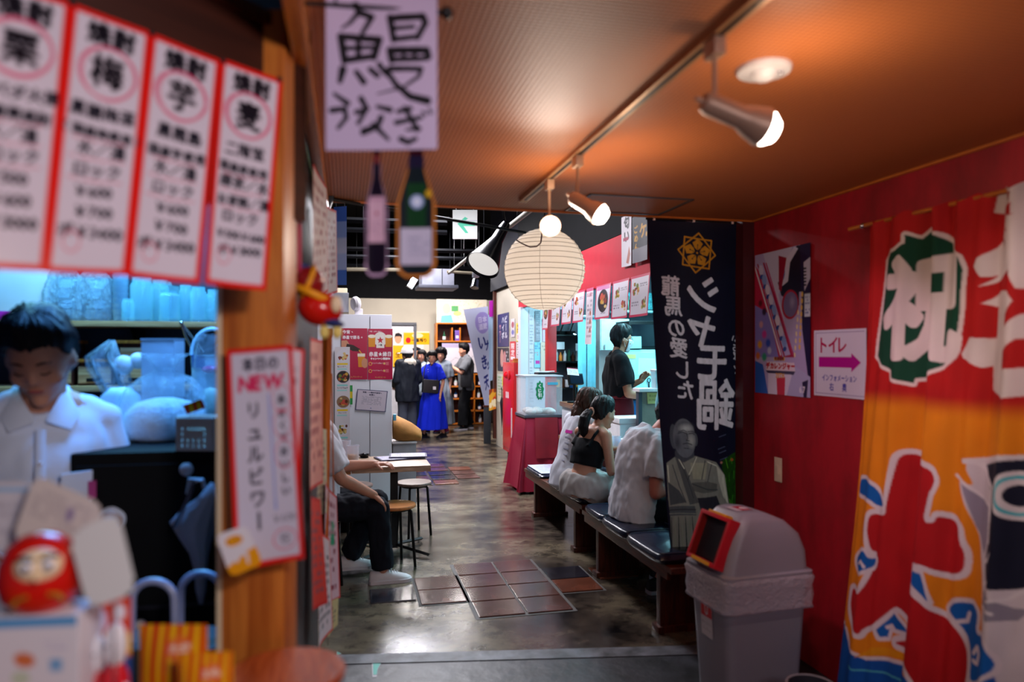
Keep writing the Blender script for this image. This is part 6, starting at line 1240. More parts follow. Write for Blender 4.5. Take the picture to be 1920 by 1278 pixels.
for i in range(3): MB().box((-.083, .1-i*.07, .93), (.004, .03, .09)).build('lettering_block', M('white_paint', 'e8e4e8', .4), t)
for sy_ in (-1, 1): MB().tube([(0, sy_*(L_/2-.06), 0), (0, sy_*(L_/2-.06), .1)], .015).build('leg', m_bmetal, t)
t = thing('wooden_tray', 'small wooden tray lying on top of the hydrant cabinet', 'tray', (hx+.075, hy0+.12, 1.401)); MB().box((0, 0, .012), (.13, .2, .02), bev=.004).build('tray', m_orange, t); MB().box((0, 0, .04), (.12, .02, .04), bev=.004).build('grip', m_orange, t)

# teal pennant stickers on the floor by the threshold
def fsticker(label, pts):
    q = [PZ(x, y, .0) for x, y in pts]; o = sum(q, Vector((0, 0, 0)))/len(q); t = thing('floor_sticker', label, 'sticker', (o.x, o.y, .0))
    def slab(k, z0, z1): r = [(p-o)*k for p in q]; return MB().loft([[Vector((p.x, p.y, z0)) for p in r], [Vector((p.x, p.y, z1)) for p in r]])
    slab(1., .0022, .0034).build('white_edge', M('white_card', 'd2ccd2', .6), t); slab(.82, .0032, .0042).build('teal_face', M('teal_sticker', '2ab0a0', .5), t)
fsticker('teal and white pennant sticker on the floor at the threshold', [(698, 1270), (697, 1228), (720, 1225), (718, 1238), (708, 1256), (706, 1270)])
fsticker('tiny teal sticker on the floor beside the stall', [(631, 1229), (632, 1222), (640, 1226)])
# ================================================================ KITCHEN AND EATING COUNTER ON THE RIGHT
m_teal = M('pale_teal_enamel', 'a8d8dc', .4, var=.05); m_tealp = M('teal_plastic_strip', '7fc4d8', .35)
et = thing('eating_counter', 'narrow wooden eating counter the seated guests face', 'counter', (2.24, 5.25, 0)); MB().box((0, 0, .705), (.36, 2.95, .035), bev=.004).build('counter_top', wood('counter_wood', '6a4028', '94623c', .35, stretch=(1, 14, 1)), et); MB().box((.14, 0, .34), (.05, 2.9, .68)).build('front_panel', m_dwood, et); MB().box((-.17, 0, .70), (.012, 2.95, .05)).build('metal_edge', m_steel, et)
Cz = .7235
def onc(px, X, z=Cz): p = PX(px, 700, X); return (p.x, p.y, z)
x_, y_, z_ = onc(1156, 2.12); drink('beer glass on the counter next to the woman in black', x_, y_, z_, .036, .15, .45, 'd8901c')
x_, y_, z_ = onc(1179, 2.14); drink('clear glass with chopsticks between the guests', x_, y_, z_, .045, .15, .2, 'b8a890')
for k in range(2): MB().tube([(0, .01*k, .02), (.03+.01*k, .01, .22)], .003, 6).build('chopstick', m_orange, [o for o in COL.objects if o.get('label', '').startswith('clear glass with chopsticks')][0])
x_, y_, z_ = onc(1160, 2.26); t = thing('food_plate', 'dark plate of fried food in front of the woman in black', 'plate', (x_, y_-.25, z_)); MB().lathe([(0, 0), (.06, 0), (.10, .015), (.102, .018), (.06, .006), (0, .005)], 28).build('plate', M('dark_ceramic', '2a3a3a', .25), t)
for k in range(7): MB().ell((random.uniform(-.05, .05), random.uniform(-.05, .05), .022+random.uniform(0, .015)), (.022, .017, .014), RZ(k)).build('morsel', M('fried_food_%d' % (k % 3), ['8a5a24', 'a8703a', '4a5a24'][k % 3], .6, bump=.4), t)
x_, y_, z_ = onc(1165, 2.12); t = thing('wicker_basket', 'small wicker basket on the counter behind her arm', 'basket', (x_, y_-.12, z_)); 
for k in range(5): MB().tube([((.035+.005*k)*math.cos(a*PI/12), (.035+.005*k)*math.sin(a*PI/12), .006+.016*k) for a in range(24)], .004, 5, closed=True).build('hoop', m_orange, t)
for k in range(8): MB().tube([(.035*math.cos(k*PI/4), .035*math.sin(k*PI/4), 0), (.056*math.cos(k*PI/4), .056*math.sin(k*PI/4), .075)], .003, 5).build('stake', m_orange, t)
MB().tube([(.055*math.cos(a), 0, .075+.07*math.sin(a)) for a in [PI*i/10 for i in range(11)]], .004, 6).build('handle', m_orange, t)
x_, y_, z_ = onc(1205, 2.30); t = thing('seasoning_pack', 'small lilac seasoning pack on the counter', 'pack', (x_, y_, z_), .3); MB().box((0, 0, .06), (.07, .03, .12), bev=.006).build('pack', M('lilac_print', '8a84c0', .4), t); MB().ell((0, -.016, .06), (.022, .004, .022)).build('emblem', M('cream_paint', 'e8cfa8', .4), t)
x_, y_, z_ = onc(1225, 2.32); t = thing('cooking_pot', 'dark pot with steel lid on the counter by the white shirt', 'pot', (x_, y_, z_)); MB().lathe([(0, 0), (.08, 0), (.095, .02), (.095, .09), (.1, .094)], 28).build('pot', m_blk, t); MB().lathe([(.1, .094), (.06, .115), (.012, .12), (.014, .14), (0, .142)], 28).build('lid', m_steel, t)
x_, y_, z_ = onc(1168, 2.34); t = thing('napkin_box', 'lilac napkin box on the counter behind the beer', 'box', (x_, y_, z_)); MB().box((0, 0, .03), (.10, .16, .06), bev=.004).build('box', M('lilac_print', '8a84c0', .4), t); MB().box((0, 0, .066), (.06, .1, .016), bev=.003).build('napkins', M('white_card', 'd2ccd2', .6), t)
# menus clipped below the red header
def hmenu(label, px0, px1, y0, y1, seed, X=2.296, kind=0):
    a = PX(px0, 600, X); b_ = PX(px1, 600, X); zt = max(2.172, PX((px0+px1)/2, y0, X).z); zb = PX((px0+px1)/2, y1, X).z; w_ = abs(b_.y-a.y); h_ = zt-zb
    c = Canvas(w_, h_, max(60, int(110/w_)), 'd4ccd6' if kind != 1 else 'd8c8d0')
    if kind == 0:
        c.border('c8385c', .035*w_+.008); dish(c, w_*.28, h_*.32, w_*.22, 0, seed); dish(c, w_*.70, h_*.68, w_*.22, 0, seed+1); c.scrib(w_*.5, h_*.2, w_*.9, h_*.3, 2, '6a6070', seed); c.scrib(w_*.1, h_*.62, w_*.45, h_*.75, 2, '6a6070', seed)
    elif kind == 1: c.rect(0, 0, w_, h_*.06, 'c05078'); c.text('お品書き', w_*.5, h_*.12, w_*.22, '903050', w_*.006); c.scrib(w_*.15, h_*.2, w_*.85, h_*.9, 9, '8a7a8a', seed); [c.ell(w_*.6, h_*(.45+.15*k), w_*.12, w_*.12, 'a05040') for k in range(3)]
    else: c.border('c8385c', .03*w_+.008); c.rect(w_*.08, h_*.04, w_*.92, h_*.16, 'c87aa8'); dish(c, w_*.5, h_*.48, w_*.34, 1, seed); c.scrib(w_*.3, h_*.8, w_*.7, h_*.88, 1, '6a6070', seed)
    return quad_sheet('hanging_menu', label, 'menu sheet', c, [(X, a.y, zt), (X, b_.y, zt), (X-.02, b_.y, zb), (X-.02, a.y, zb)], print_mat('glossy_print', .28), .006)
hmenu('menu sheet nearest the navy banner under the red header', 1183, 1219, 527, 593, 21); hmenu('second menu sheet from the banner under the red header', 1149, 1180, 533, 597, 22); hmenu('third menu sheet from the banner with a purple heading', 1118, 1146, 541, 597, 23, kind=2)
hmenu('long narrow handwritten menu strip under the red header', 1100, 1113, 548, 645, 24, kind=1); hmenu('menu sheet just right of the paper lantern', 1076, 1097, 548, 604, 25); hmenu('menu sheet peeking out below the right of the lantern', 1055, 1074, 560, 607, 26); hmenu('menu sheet peeking out directly below the lantern', 1035, 1052, 568, 611, 27); hmenu('farthest menu sheet beside the red pillar', 1019, 1030, 578, 617, 28, 2.28, 2)
# black and white hanging strips above the header
c = Canvas(.3, .65, 110, 'cfc6cc'); c.text('匂い', .15, .1, .16, '18141c', .008, vertical=True); c.rect(.05, .28, .2, .32, '9a2a4a'); c.poly([(.12, .6), (.22, .4), (.26, .5), (.2, .62)], 'a8685a')
a = PX(1165, 408, 2.28); b_ = PX(1184, 408, 2.28); quad_sheet('hanging_strip', 'white brush-lettered strip above the red header', 'strip', c, [a, (2.28, b_.y, a.z), (2.28, b_.y, PX(1184, 497, 2.28).z), (2.28, a.y, PX(1165, 501, 2.28).z)], None, .006)
c = Canvas(.4, .6, 110, '1e1c26'); c.text('ごめん', .1, .18, .10, 'c8901c', .004, vertical=True, step=.11); c.text('ケ', .28, .22, .2, 'c8901c', .008); c.ell(.37, .28, .02, .03, 'c8901c'); c.rect(0, .42, .4, .6, '77727a'); 
a = PX(1185, 408, 2.27); b_ = PX(1214, 406, 2.27); quad_sheet('hanging_strip', 'black strip with gold kana next to the navy banner', 'strip', c, [a, (2.27, b_.y, a.z), (2.27, b_.y, PX(1214, 486, 2.27).z), (2.27, a.y, PX(1185, 494, 2.27).z)], None, .006)
# posts at the far end of the counter
t = thing('white_post', 'white post covered in small notices at the kitchen corner', 'post', (2.48, 9.25, 0)); MB().box((0, 0, 1.08), (.40, .14, 2.16), bev=.004).build('shaft', m_white, t); MB().box((0, 0, .05), (.42, .16, .1), bev=.004).build('plinth', m_bmetal, t)
def notice(label, px0, py0, px1, py1, d, bg, fn, name='post_notice'):
    w_ = (px1-px0)/F*d; h_ = (py1-py0)/F*d; c = Canvas(w_, h_, 130, bg); fn(c, w_, h_); return quad_sheet(name, label, 'notice', c, [PY(px0, py0, 9.17+(d-9.05)*.05), PY(px1, py0, 9.17+(d-9.05)*.05), PY(px1, py1, 9.17+(d-9.05)*.05), PY(px0, py1, 9.17+(d-9.05)*.05)], None)
notice('long grey lettered strip on the white post', 1003, 582, 1013, 640, 9.05, '8a8c98', lambda c, a, b: c.scrib(a*.3, b*.05, a*.95, b*.95, 14, 'c8c4d0', 2)); notice('light blue handwritten note on the white post', 1002, 641, 1014, 689, 9.02, '8ac4d8', lambda c, a, b: (c.scrib(a*.1, b*.05, a*.9, b*.3, 3, '3a6a9a', 2), c.scrib(a*.1, b*.38, a*.9, b*.55, 2, 'c8602a', 3), c.rect(a*.2, b*.72, a*.8, b*.84, 'c83a9a')))
notice('long white lettered strip left on the white post', 992, 580, 1001, 760, 9.10, 'd0ccd4', lambda c, a, b: c.scrib(a*.2, b*.03, a*.8, b*.97, 30, '9a98a4', 2)); notice('pink and white pennant notice beside the red pillar', 1018, 596, 1025, 640, 8.9, 'd4bcd0', lambda c, a, b: c.rect(0, b*.4, a, b*.5, 'b8386a')); notice('cream paper bag pinned beside the red pillar', 1014, 641, 1025, 700, 8.8, 'd8bfae', lambda c, a, b: c.scrib(a*.2, b*.1, a*.8, b*.5, 4, 'a08878', 3)); notice('small pale note low on the white post', 992, 765, 1000, 790, 9.0, 'c8b4cc', lambda c, a, b: c.ell(a*.5, b*.5, a*.3, b*.3, '9a5a9a'))
t = thing('red_pillar', 'bright red square pillar at the service counter', 'pillar', (2.40, 8.15, 0)); MB().box((0, 0, 1.08), (.11, .12, 2.15), bev=.004).build('shaft', M('scarlet_paint', 'b8141c', .4), t); MB().box((0, 0, .04), (.13, .14, .08), bev=.004).build('plinth', m_bmetal, t)
# service counter, point of sale
sv = thing('service_counter', 'white service counter at the far end of the kitchen front', 'counter', (2.53, 7.07, 0)); MB().box((0, 0, .48), (.46, .62, .96), bev=.006).build('body', m_white, sv); MB().box((0, 0, .985), (.50, .66, .05), bev=.005).build('worktop', wood('counter_wood', '6a4028', '94623c', .35, stretch=(1, 14, 1)), sv)
p_ = P(1078, 740, 7.5); t = thing('pos_terminal', 'black cash terminal on a slim stand on the service counter', 'terminal', (p_.x, p_.y, 1.0105), .2); MB().lathe([(0, 0), (.085, 0), (.085, .012), (.03, .02)], 28).build('base', m_blk, t); MB().tube([(0, 0, .015), (0, .01, .22)], .018).build('stand', m_blk, t); MB().box((0, -.01, .25), (.17, .05, .12), RX(-.3), .01).build('screen_housing', m_blk, t); MB().box((0, -.037, .255), (.15, .004, .095), RX(-.3)).build('screen', M('dim_screen', '101828', .1), t)
c = Canvas(.13, .085, 260, 'd4ccd4'); c.rect(0, 0, .13, .010, 'c03a50'); c.scrib(.01, .02, .06, .07, 4, '7a7480', 3); c.scrib(.07, .02, .12, .07, 4, '9a94a0', 5); quad_sheet('counter_card', 'white payment card leaning on the cash terminal', 'card', c, [P(1063, 689, 7.38), P(1083, 691, 7.40), P(1086, 704, 7.36), P(1064, 702, 7.34)])
p_ = P(1060, 692, 7.9); t = thing('tray_stack', 'black tray with white slip on the acrylic case', 'tray', (p_.x-.12, 7.9, 1.2856)); MB().box((0, 0, .014), (.25, .2, .028), bev=.008).build('tray', m_blk, t); MB().tube([(-.1, 0, .034), (.1, .02, .04)], .006).build('pen', M('white_plastic', 'dcd5d8', .4), t); MB().box((-.04, .03, .035), (.14, .1, .008)).build('slip', M('white_card', 'd2ccd2', .6), t)
for k, (px, py, w_, h_, lab) in enumerate(((1095, 745, .2, .17, 'open newspaper-like menu leaning on the service counter'), (1075, 770, .16, .2, 'white carton on the service counter behind the brown-haired woman'))):
    p_ = P(px, py, 7.0); 
    if k == 0: c = Canvas(.22, .18, 130, 'c9c6c0'); c.scrib(.02, .05, .2, .16, 6, '9a98a0', 2); c.rect(.12, .02, .2, .04, '2a2a34'); quad_sheet('leaning_menu', lab, 'menu', c, [P(1086, 727, 7.25), P(1118, 730, 7.25), P(1117, 762, 7.12), P(1085, 760, 7.12)])
    else: t = thing('carton', lab, 'box', (2.46, 6.93, 1.0105)); MB().box((0, 0, .07), (.14, .12, .14), bev=.003).build('carton', M('white_card', 'd2ccd2', .6), t); MB().box((0, -.061, .07), (.03, .002, .138)).build('tape', M('cream_plastic', 'd8c8a8', .4), t)
# utensil rack on the end wall
rk = thing('utensil_rack', 'dark wire rack of pans and utensils on the kitchen end wall', 'rack', (3.0, 9.36, 0)); MB().box((-.03, .05, 1.5), (.62, .02, 1.3)).build('back_panel', M('dark_slate_panel', '35353f', .6), rk)
for z in (1.05, 1.42, 1.78): MB().box((-.06, -.05, z), (.6, .2, .02), bev=.003).build('shelf', m_bmetal, rk)
for x in (-.34, .24): MB().tube([(x, -.12, .7), (x, -.12, 2.1)], .012).build('upright', m_bmetal, rk)
for k, x in enumerate((-.28, -.12, .02)):
    e = MB().lathe([(.0, 0), (.075, 0), (.085, .05), (.08, .05), (.07, .006), (0, .006)], 20, (x, -.03, 1.791)).build('pan', m_blk, rk); MB().tube([(x, -.05, 1.83), (x+.05, -.08, 1.99), (x+.08, -.09, 2.09)], .010).build('pan_handle', m_blk, e)
for k in range(9): MB().lathe([(0, 0), (.022, 0), (.024, .07+.02*(k % 3)), (.01, .1+.02*(k % 3)), (.01, .12+.02*(k % 3))], 12, (-.3+k*.06, -.06, 1.43)).build('spice_bottle', [m_bg[0], m_bg[2], m_bg[3], M('orange_cap', 'd8781c', .5), M('white_plastic', 'dcd5d8', .4)][k % 5], rk)
for k in range(8): MB().box((-.3+k*.065, -.06, 1.06+.06), (.05, .1, .1+.03*(k % 2)), bev=.006).build('jar', [M('white_plastic', 'dcd5d8', .4), M('blue_tin_paint', '2a5a9a', .3), M('yellow_sticker', 'e0a010', .4), m_bg[2]][k % 4], rk)
for k, (x, z) in enumerate(((-.15, 1.64), (.1, 1.25), (.12, 1.62))): MB().box((x, -.16, z), (.11, .003, .1)).build('paper_tag', M('white_card', 'd2ccd2', .6), rk)
MB().tube([(.05, -.1, 1.8), (.25, -.12, 1.72), (.36, -.12, 1.5)], .014).build('ladle', m_chrome, rk)
t = thing('notice_board', 'white framed board on the kitchen end wall above the rack', 'board', (2.98, 9.42, 2.12)); MB().box((0, 0, 0), (.44, .02, .3), bev=.004).build('board', M('white_card', 'd2ccd2', .6), t); c = Canvas(.4, .26, 100, 'c4c2cc'); c.scrib(.03, .03, .37, .23, 6, '8a8a98', 3); c.obj('sheet', lambda X, Y: (X-.2, Y*0-.012, .13-Y), t)
t = thing('card_reader', 'white electronic control panel on the end wall of the kitchen', 'control panel', PY(1076, 681, 9.325)); MB().box((0, .1, 0), (.2, .05, .22), bev=.008).build('casing', M('white_plastic', 'dcd5d8', .4), t); MB().box((0, .073, .04), (.14, .004, .07)).build('display', M('dim_screen', '101828', .1), t)
for k in range(4): MB().box((-.06+k*.04, .073, -.06), (.025, .006, .025), bev=.003).build('button', M('grey_casing', '7c7e8a', .5), t)
# strip curtain, fridges
t = thing('strip_curtain', 'pale blue plastic strip curtain in the kitchen passage', 'curtain', (3.13, 8.85, 0))
for k in range(4): MB().box((-.12+k*.065, .02*(k % 2), 1.0), (.062, .006, 2.0), bev=.002).build('strip', m_tealp, t)
MB().box((-.02, .01, 2.02), (.30, .05, .04), bev=.004).build('rail', m_steel, t)
t = thing('tall_fridge', 'tall cream-white fridge behind the clerk in black', 'fridge', (3.52, 9.15, 0)); MB().box((0, 0, 1.0), (.42, .5, 2.0), bev=.012).build('body', M('cream_enamel', 'c9d8d4', .35), t); MB().box((0, -.255, .62), (.40, .02, 1.1), bev=.008).build('lower_door', M('cream_enamel', 'c9d8d4', .35), t); MB().box((0, -.255, 1.6), (.40, .02, .78), bev=.008).build('upper_door', M('cream_enamel', 'c9d8d4', .35), t)
for z in (.9, 1.4): MB().tube([(-.16, -.285, z), (-.16, -.285, z+.25)], .010).build('handle', m_chrome, t)
t = thing('papered_fridge', 'teal-lit fridge front covered with taped papers', 'fridge', (3.40, 8.0, 0)); MB().box((0, 0, .79), (.66, .6, 1.58), bev=.012).build('body', m_teal, t); MB().box((0, -.305, .79), (.64, .02, 1.52), bev=.006).build('door', m_teal, t)
for k, (x, z, w_, h_) in enumerate(((-.2, 1.36, .2, .22), (.04, 1.38, .22, .2), (.25, 1.36, .14, .2), (-.2, 1.08, .22, .24), (.1, 1.04, .2, .26), (-.12, .78, .26, .2), (.2, .74, .2, .22))): MB().box((x, -.317, z), (w_, .002, h_), RY(random.uniform(-.04, .04))).build('taped_paper', [M('bluish_paper', 'b4d4dc', .6), M('white_card', 'd2ccd2', .6)][k % 2], t)
MB().box((-.2, -.319, 1.5), (.2, .002, .05)).build('yellow_note', M('pale_yellow_note', 'd8d080', .6), t)
for k, x in enumerate((.06, .20)):
    e = MB().tube([(x, -.33, 1.2), (x+.005, -.33, 1.06), (x+.015, -.33, .98)], .007, 6).build('scissors', m_bmetal, t); MB().tube([(x+.02*math.cos(a*PI/6), -.33, 1.22+.025*math.sin(a*PI/6)) for a in range(12)], .005, 5, closed=True).build('scissor_grip', m_bmetal, e)
t = thing('microwave', 'black microwave on top of the papered fridge', 'microwave', (3.50, 7.98, 1.581)); MB().box((0, 0, .17), (.5, .42, .34), bev=.01).build('casing', m_blk, t); MB().box((-.06, -.215, .17), (.32, .012, .26), bev=.006).build('door', M('dark_glass', '14161e', .08), t); MB().box((.18, -.215, .17), (.1, .01, .28), bev=.004).build('control_panel', M('dark_flap', '22222c', .4), t)
t = thing('teal_carton', 'pale teal carton on the papered fridge beside the masked clerk', 'box', (3.22, 7.72, 1.581)); MB().box((0, 0, .08), (.30, .08, .14), RY(-.03), .004).build('carton', m_teal, t); MB().box((0, 0, .152), (.3, .03, .003)).build('tape', M('white_card', 'd2ccd2', .6), t)
t = thing('steel_fridge', 'steel fridge block to the right of the papered fridge', 'fridge', (4.2, 7.9, 0)); MB().box((0, 0, .85), (.5, .6, 1.7), bev=.01).build('body', m_steel, t); MB().box((0, -.305, .85), (.48, .02, 1.6), bev=.006).build('door', m_steel, t); MB().tube([(-.2, -.33, .9), (-.2, -.33, 1.3)], .01).build('handle', m_chrome, t)
t = thing('back_shelf', 'teal wall shelf with speckled packets above the microwave', 'shelf', (4.1, 9.28, 2.12)); MB().box((0, 0, 0), (.9, .3, .03), bev=.004).build('board', m_teal, t); MB().box((0, .1, .16), (.88, .08, .24), bev=.01).build('packets', M('speckled_teal_packet', '4aa0a8', .4, var=.6, scale=60), t)
for k, x in enumerate((-.38, -.25)): MB().lathe([(0, 0), (.035, 0), (.035, .12), (.015, .16), (.015, .2)], 16, (x, -.05, .016)).build('bottle', [m_bg[2], m_bg[0]][k], t)
t = thing('blue_chiller', 'blue glass fronted chiller below the papered fridge', 'chiller', (3.02, 7.15, 0)); MB().box((0, 0, .52), (.26, .4, 1.04), bev=.008).build('body', M('deep_blue_glass', '124a86', .12), t); MB().box((0, 0, 1.055), (.3, .44, .03), bev=.004).build('top', m_navy, t)
for k in range(4): MB().box((0, -.203, .2+k*.22), (.24, .006, .012)).build('shelf_line', M('light_blue_edge', '4a90c0', .3), t)
pt_ = thing('beige_partition', 'beige counter-side partition with a dark frame beside the banner', 'partition', (2.80, 5.92, 0)); MB().box((0, 0, .6), (.46, .04, 1.2), bev=.003).build('panel', M('beige_board', '8a7f74', .6), pt_)
MB().box((-.23, -.01, .6), (.035, .06, 1.2), bev=.003).build('frame_post', M('dark_grey_frame', '3a3a46', .5), pt_); MB().box((.0, -.01, 1.21), (.52, .16, .03), bev=.004).build('ledge', M('white_plastic', 'dcd5d8', .4), pt_)
c = Canvas(.13, .10, 240, 'd0c078'); c.text('飲み放題', .065, .03, .022, '6a5a2a', .0008); c.text('はじめました', .065, .065, .018, '6a5a2a', .0008); quad_sheet('yellow_note', 'yellow handwritten note on the beige partition', 'note', c, [(2.64, 5.893, 1.185), (2.775, 5.892, 1.18), (2.77, 5.888, 1.085), (2.645, 5.888, 1.085)])
t = thing('clear_container', 'frosted lidded container on the partition ledge', 'container', (2.76, 5.91, 1.2255)); MB().loft([rr(.05, .05, 0, .012), rr(.056, .056, .15, .014)]).build('tub', clear_mat('frosted_plastic', 'cfe8f0', .5, .35), t); MB().loft([rr(.06, .06, .15, .014), rr(.06, .06, .165, .014), rr(.05, .05, .17, .014)]).build('lid', M('white_plastic', 'dcd5d8', .4), t); MB().box((0, 0, .05), (.085, .085, .09), bev=.01).build('contents', M('bluish_paper', 'b4d4dc', .6), t)
t = thing('foam_box', 'white foam box behind the ponytail of the woman in black', 'box', (2.58, 6.12, 0)); MB().box((0, 0, .45), (.34, .3, .90), bev=.012).build('body', M('white_foam', 'd8d8de', .7), t); MB().box((0, 0, .925), (.36, .32, .05), bev=.012).build('lid', M('white_foam', 'd8d8de', .7), t)
t = thing('cyan_cloth', 'light cyan cloth hanging at the edge of the navy banner', 'cloth', P(1242, 740, 5.2)); q = MB(); q.grid(lambda u, v: Vector(((u-.5)*.10*(.6+.4*v)+.01*math.sin(v*6), .015*math.sin(u*9+v*4), -.26*v+.13)), 12, 18); q.build('cloth', M('cyan_towel', '8fd0dc', .8), t, 180, solid=.006); MB().tube([(0, 0, .12), (0, 0, .5), (0, 0, 4.2-P(1242, 740, 5.2).z)], .003, 5).build('string', m_bmetal, t)
# ================================================================ RED CLOTH TABLE WITH ACRYLIC CASE
tx0, ty0 = 2.14, 7.72; zt = .82
ct_ = thing('draped_table', 'table under a magenta-red cloth that reaches the floor', 'table', (tx0, ty0, 0)); MB().box((0, 0, zt-.02), (.44, .44, .03)).build('table_top', m_dwood, ct_)
for sx_ in (-1, 1):
    for sy_ in (-1, 1): MB().box((sx_*.19, sy_*.19, (zt-.035)/2), (.035, .035, zt-.035)).build('leg', m_white, ct_)
tc_ = thing('red_tablecloth', 'long magenta-red cloth draped over the table with the acrylic case', 'tablecloth', (tx0, ty0, 0)); q = MB(); rings = []; n = 160
for k, z in enumerate((zt+.004, zt+.002, zt-.02, .7, .55, .4, .25, .12, .03)):
    t_ = max(0, (zt-z)/zt); base = rr(.226+.055*t_, .226+.05*t_, z, .02+.06*t_, 39); ring = []
    for j, p in enumerate(base):
        a = 2*PI*j/len(base); f_ = (.5*math.sin(a*11+.5)+.35*math.sin(a*17+1.7)+.4*math.sin(a*5+.9))*.05*t_; nrm = Vector((p.x, p.y, 0)).normalized(); corner = max(0, abs(math.sin(2*math.atan2(p.y, p.x)))-.75)*.32*t_*(1 if p.x < 0 else .2)
        ring.append(p+nrm*(f_+corner))
    rings.append(ring)
q.loft([[Vector((p.x*.02, p.y*.02, zt+.005)) for p in rings[0]]]+rings, cap=False); m_cl = M('magenta_red_cloth', '9c1236', .75, var=.06, bump=.08, bscale=90); q.build('cloth', m_cl, tc_, 60)
q = MB(); q.grid(lambda u, v: Vector((-.12+.26*u, -.240-.05*v-.01*math.sin(u*8)*v, zt+.006-.44*v if v > .02 else zt+.007)), 14, 16); q.build('front_panel_cloth', M('deep_crimson_cloth', '8a0e24', .75), tc_, 180)
ac = thing('acrylic_case', 'clear acrylic display case on the red cloth table', 'display case', (tx0-.01, ty0-.01, zt+.0065)); AW, AH = .42, .42
MB().box((0, 0, .015), (AW+.03, AW+.03, .03), bev=.004).build('base_tray', M('smoky_grey_plastic', '4a4c56', .3), ac)
m_ac = clear_mat('clear_acrylic', 'f0eef4', .88, .05)
for k in range(4): MB().box((AW/2*math.cos(k*PI/2), AW/2*math.sin(k*PI/2), .03+AH/2), (.004, AW, AH), RZ(k*PI/2)).build('pane', m_ac, ac)
MB().box((0, 0, .03+AH+.008), (AW+.02, AW+.02, .016), bev=.004).build('lid', M('grey_translucent_lid', 'a8a6b0', .3), ac)
for k in range(9): MB().ell((random.uniform(-.14, .14), random.uniform(-.14, .14), .06), (.07, .06, .035), RZ(k)).build('cotton', M('white_cotton', 'e0dcd4', .9, bump=.5, scale=30), ac)
q = MB(); q.prism([(.055*(1+.12*math.sin(9*a))*math.cos(a)*.8, .05*2*(1+.10*math.sin(9*a))*math.sin(a)) for a in [2*PI*i/72 for i in range(72)]], 0, .004, lambda x, y, z: (x-.05, -.216-y, z+.30)); e = q.build('green_sign', M('green_card', '0e7a4a', .5), ac)
c = Canvas(.07, .17, 200, '0e7a4a'); c.text('くじ引', .035, .035, .045, 'd8ccd0', .002, vertical=True, step=.05); c.obj('sign_lettering', lambda X, Y: (X-.085, Y*0-.2215, .385-Y), ac)
MB().box((.10, -.216, .375), (.12, .003, .03)).build('teal_label', M('teal_plastic', '4a9ab8', .4), ac)
# ================================================================ PEOPLE
V = Vector
m_skin = M('skin', 'c48a70', .5, var=.08, scale=14, sss=.15); m_skin2 = M('tanned_skin', 'b0745a', .5, var=.08, scale=14, sss=.15)
m_hair = M('black_hair', '0e0b10', .5, var=.5, scale=60, stretch=(1, 1, .15), bump=.5, spec=.28); m_hairb = M('brown_hair', '3c2218', .5, var=.5, scale=60, stretch=(1, 1, .15), bump=.5, spec=.28)
m_eyew = M('eye_white', 'd8d0d0', .3); m_lip = M('lip', '9a4a48', .45)
def cloth_mat(n, h, rough=.85): return M(n, h, rough, var=.05, scale=5, bump=.12, bscale=220, spec=.2)
def smooth(a, b, x): t = min(1, max(0, (x-a)/(b-a))); return t*t*(3-2*t)
def head_ring(zt, g=0., n=40):
    hw = .076*max(0, 1-zt*zt)**.42; 
    if zt < -.2: hw *= 1-.30*((-zt-.2)/.8)
    fd = .094*max(0, 1-zt*zt)**.45 if zt >= 0 else .094-.022*abs(zt)**1.5
    bd = .100*max(0, 1-zt*zt)**.42 if zt >= -.1 else .100-(.085*min(1, (-zt-.1)/.8))
    hw = max(hw, .018) if zt < 0 else max(hw, .002); fd = max(fd, .002); bd = max(bd, .002)
    return [(( hw+g)*math.cos(2*PI*j/n), ((fd if math.sin(2*PI*j/n) > 0 else bd)+g)*math.sin(2*PI*j/n), zt*(.118+g)) for j in range(n)]
def add_head(mb, c, R, k=1.):
    T = lambda p: V(c)+R@(V(p)*k)
    mb.loft([[T(p) for p in head_ring(-1+2*i/20)] for i in range(21)])
    Rk = lambda p, r, RR=None: mb.ell(T(p), tuple(q*k for q in r), R@RR if RR else R, 12, 8)
    mb.cap_(T((0, .088, .016)), T((0, .104, -.022)), .0075*k, .0115*k)
    for s in (-1, 1):
        Rk((s*.011, .094, -.027), (.008, .008, .007)); Rk((s*.031, .076, .028), (.022, .013, .008)); Rk((s*.040, .058, -.03), (.026, .025, .026)); Rk((s*.079, -.004, -.004), (.009, .020, .032), RY(-.12*s))
    Rk((0, .084, -.057), (.024, .010, .012)); Rk((0, .070, -.098), (.026, .022, .02))
def face_parts(par, c, R, k=1., mask=False, closed=False, smile=False):
    T = lambda p: V(c)+R@(V(p)*k)
    for s in (-1, 1):
        if closed: MB().tube([T((s*.019, .089, -.002)), T((s*.031, .089, -.006)), T((s*.043, .080, -.002))], .0022*k, 6).build('eyelash', m_hair, par)
        else:
            e = MB().ell(T((s*.031, .082, .004)), (.0125*k, .007*k, .0065*k), R, 12, 8).build('eye', m_eyew, par); MB().ell(T((s*.031, .0885, .004)), (.0055*k, .003*k, .0058*k), R, 10, 6).build('iris', m_bmetal, e)
        MB().tube([T((s*.015, .092, .026)), T((s*.030, .091, .031)), T((s*.047, .077, .026))], [.002*k, .0034*k, .0018*k], 6).build('eyebrow', m_hair, par)
    if not mask: MB().ell(T((0, .0915, -.057)), (.021*k, .006*k, .0055*k), R, 14, 8).build('mouth', m_lip, par)
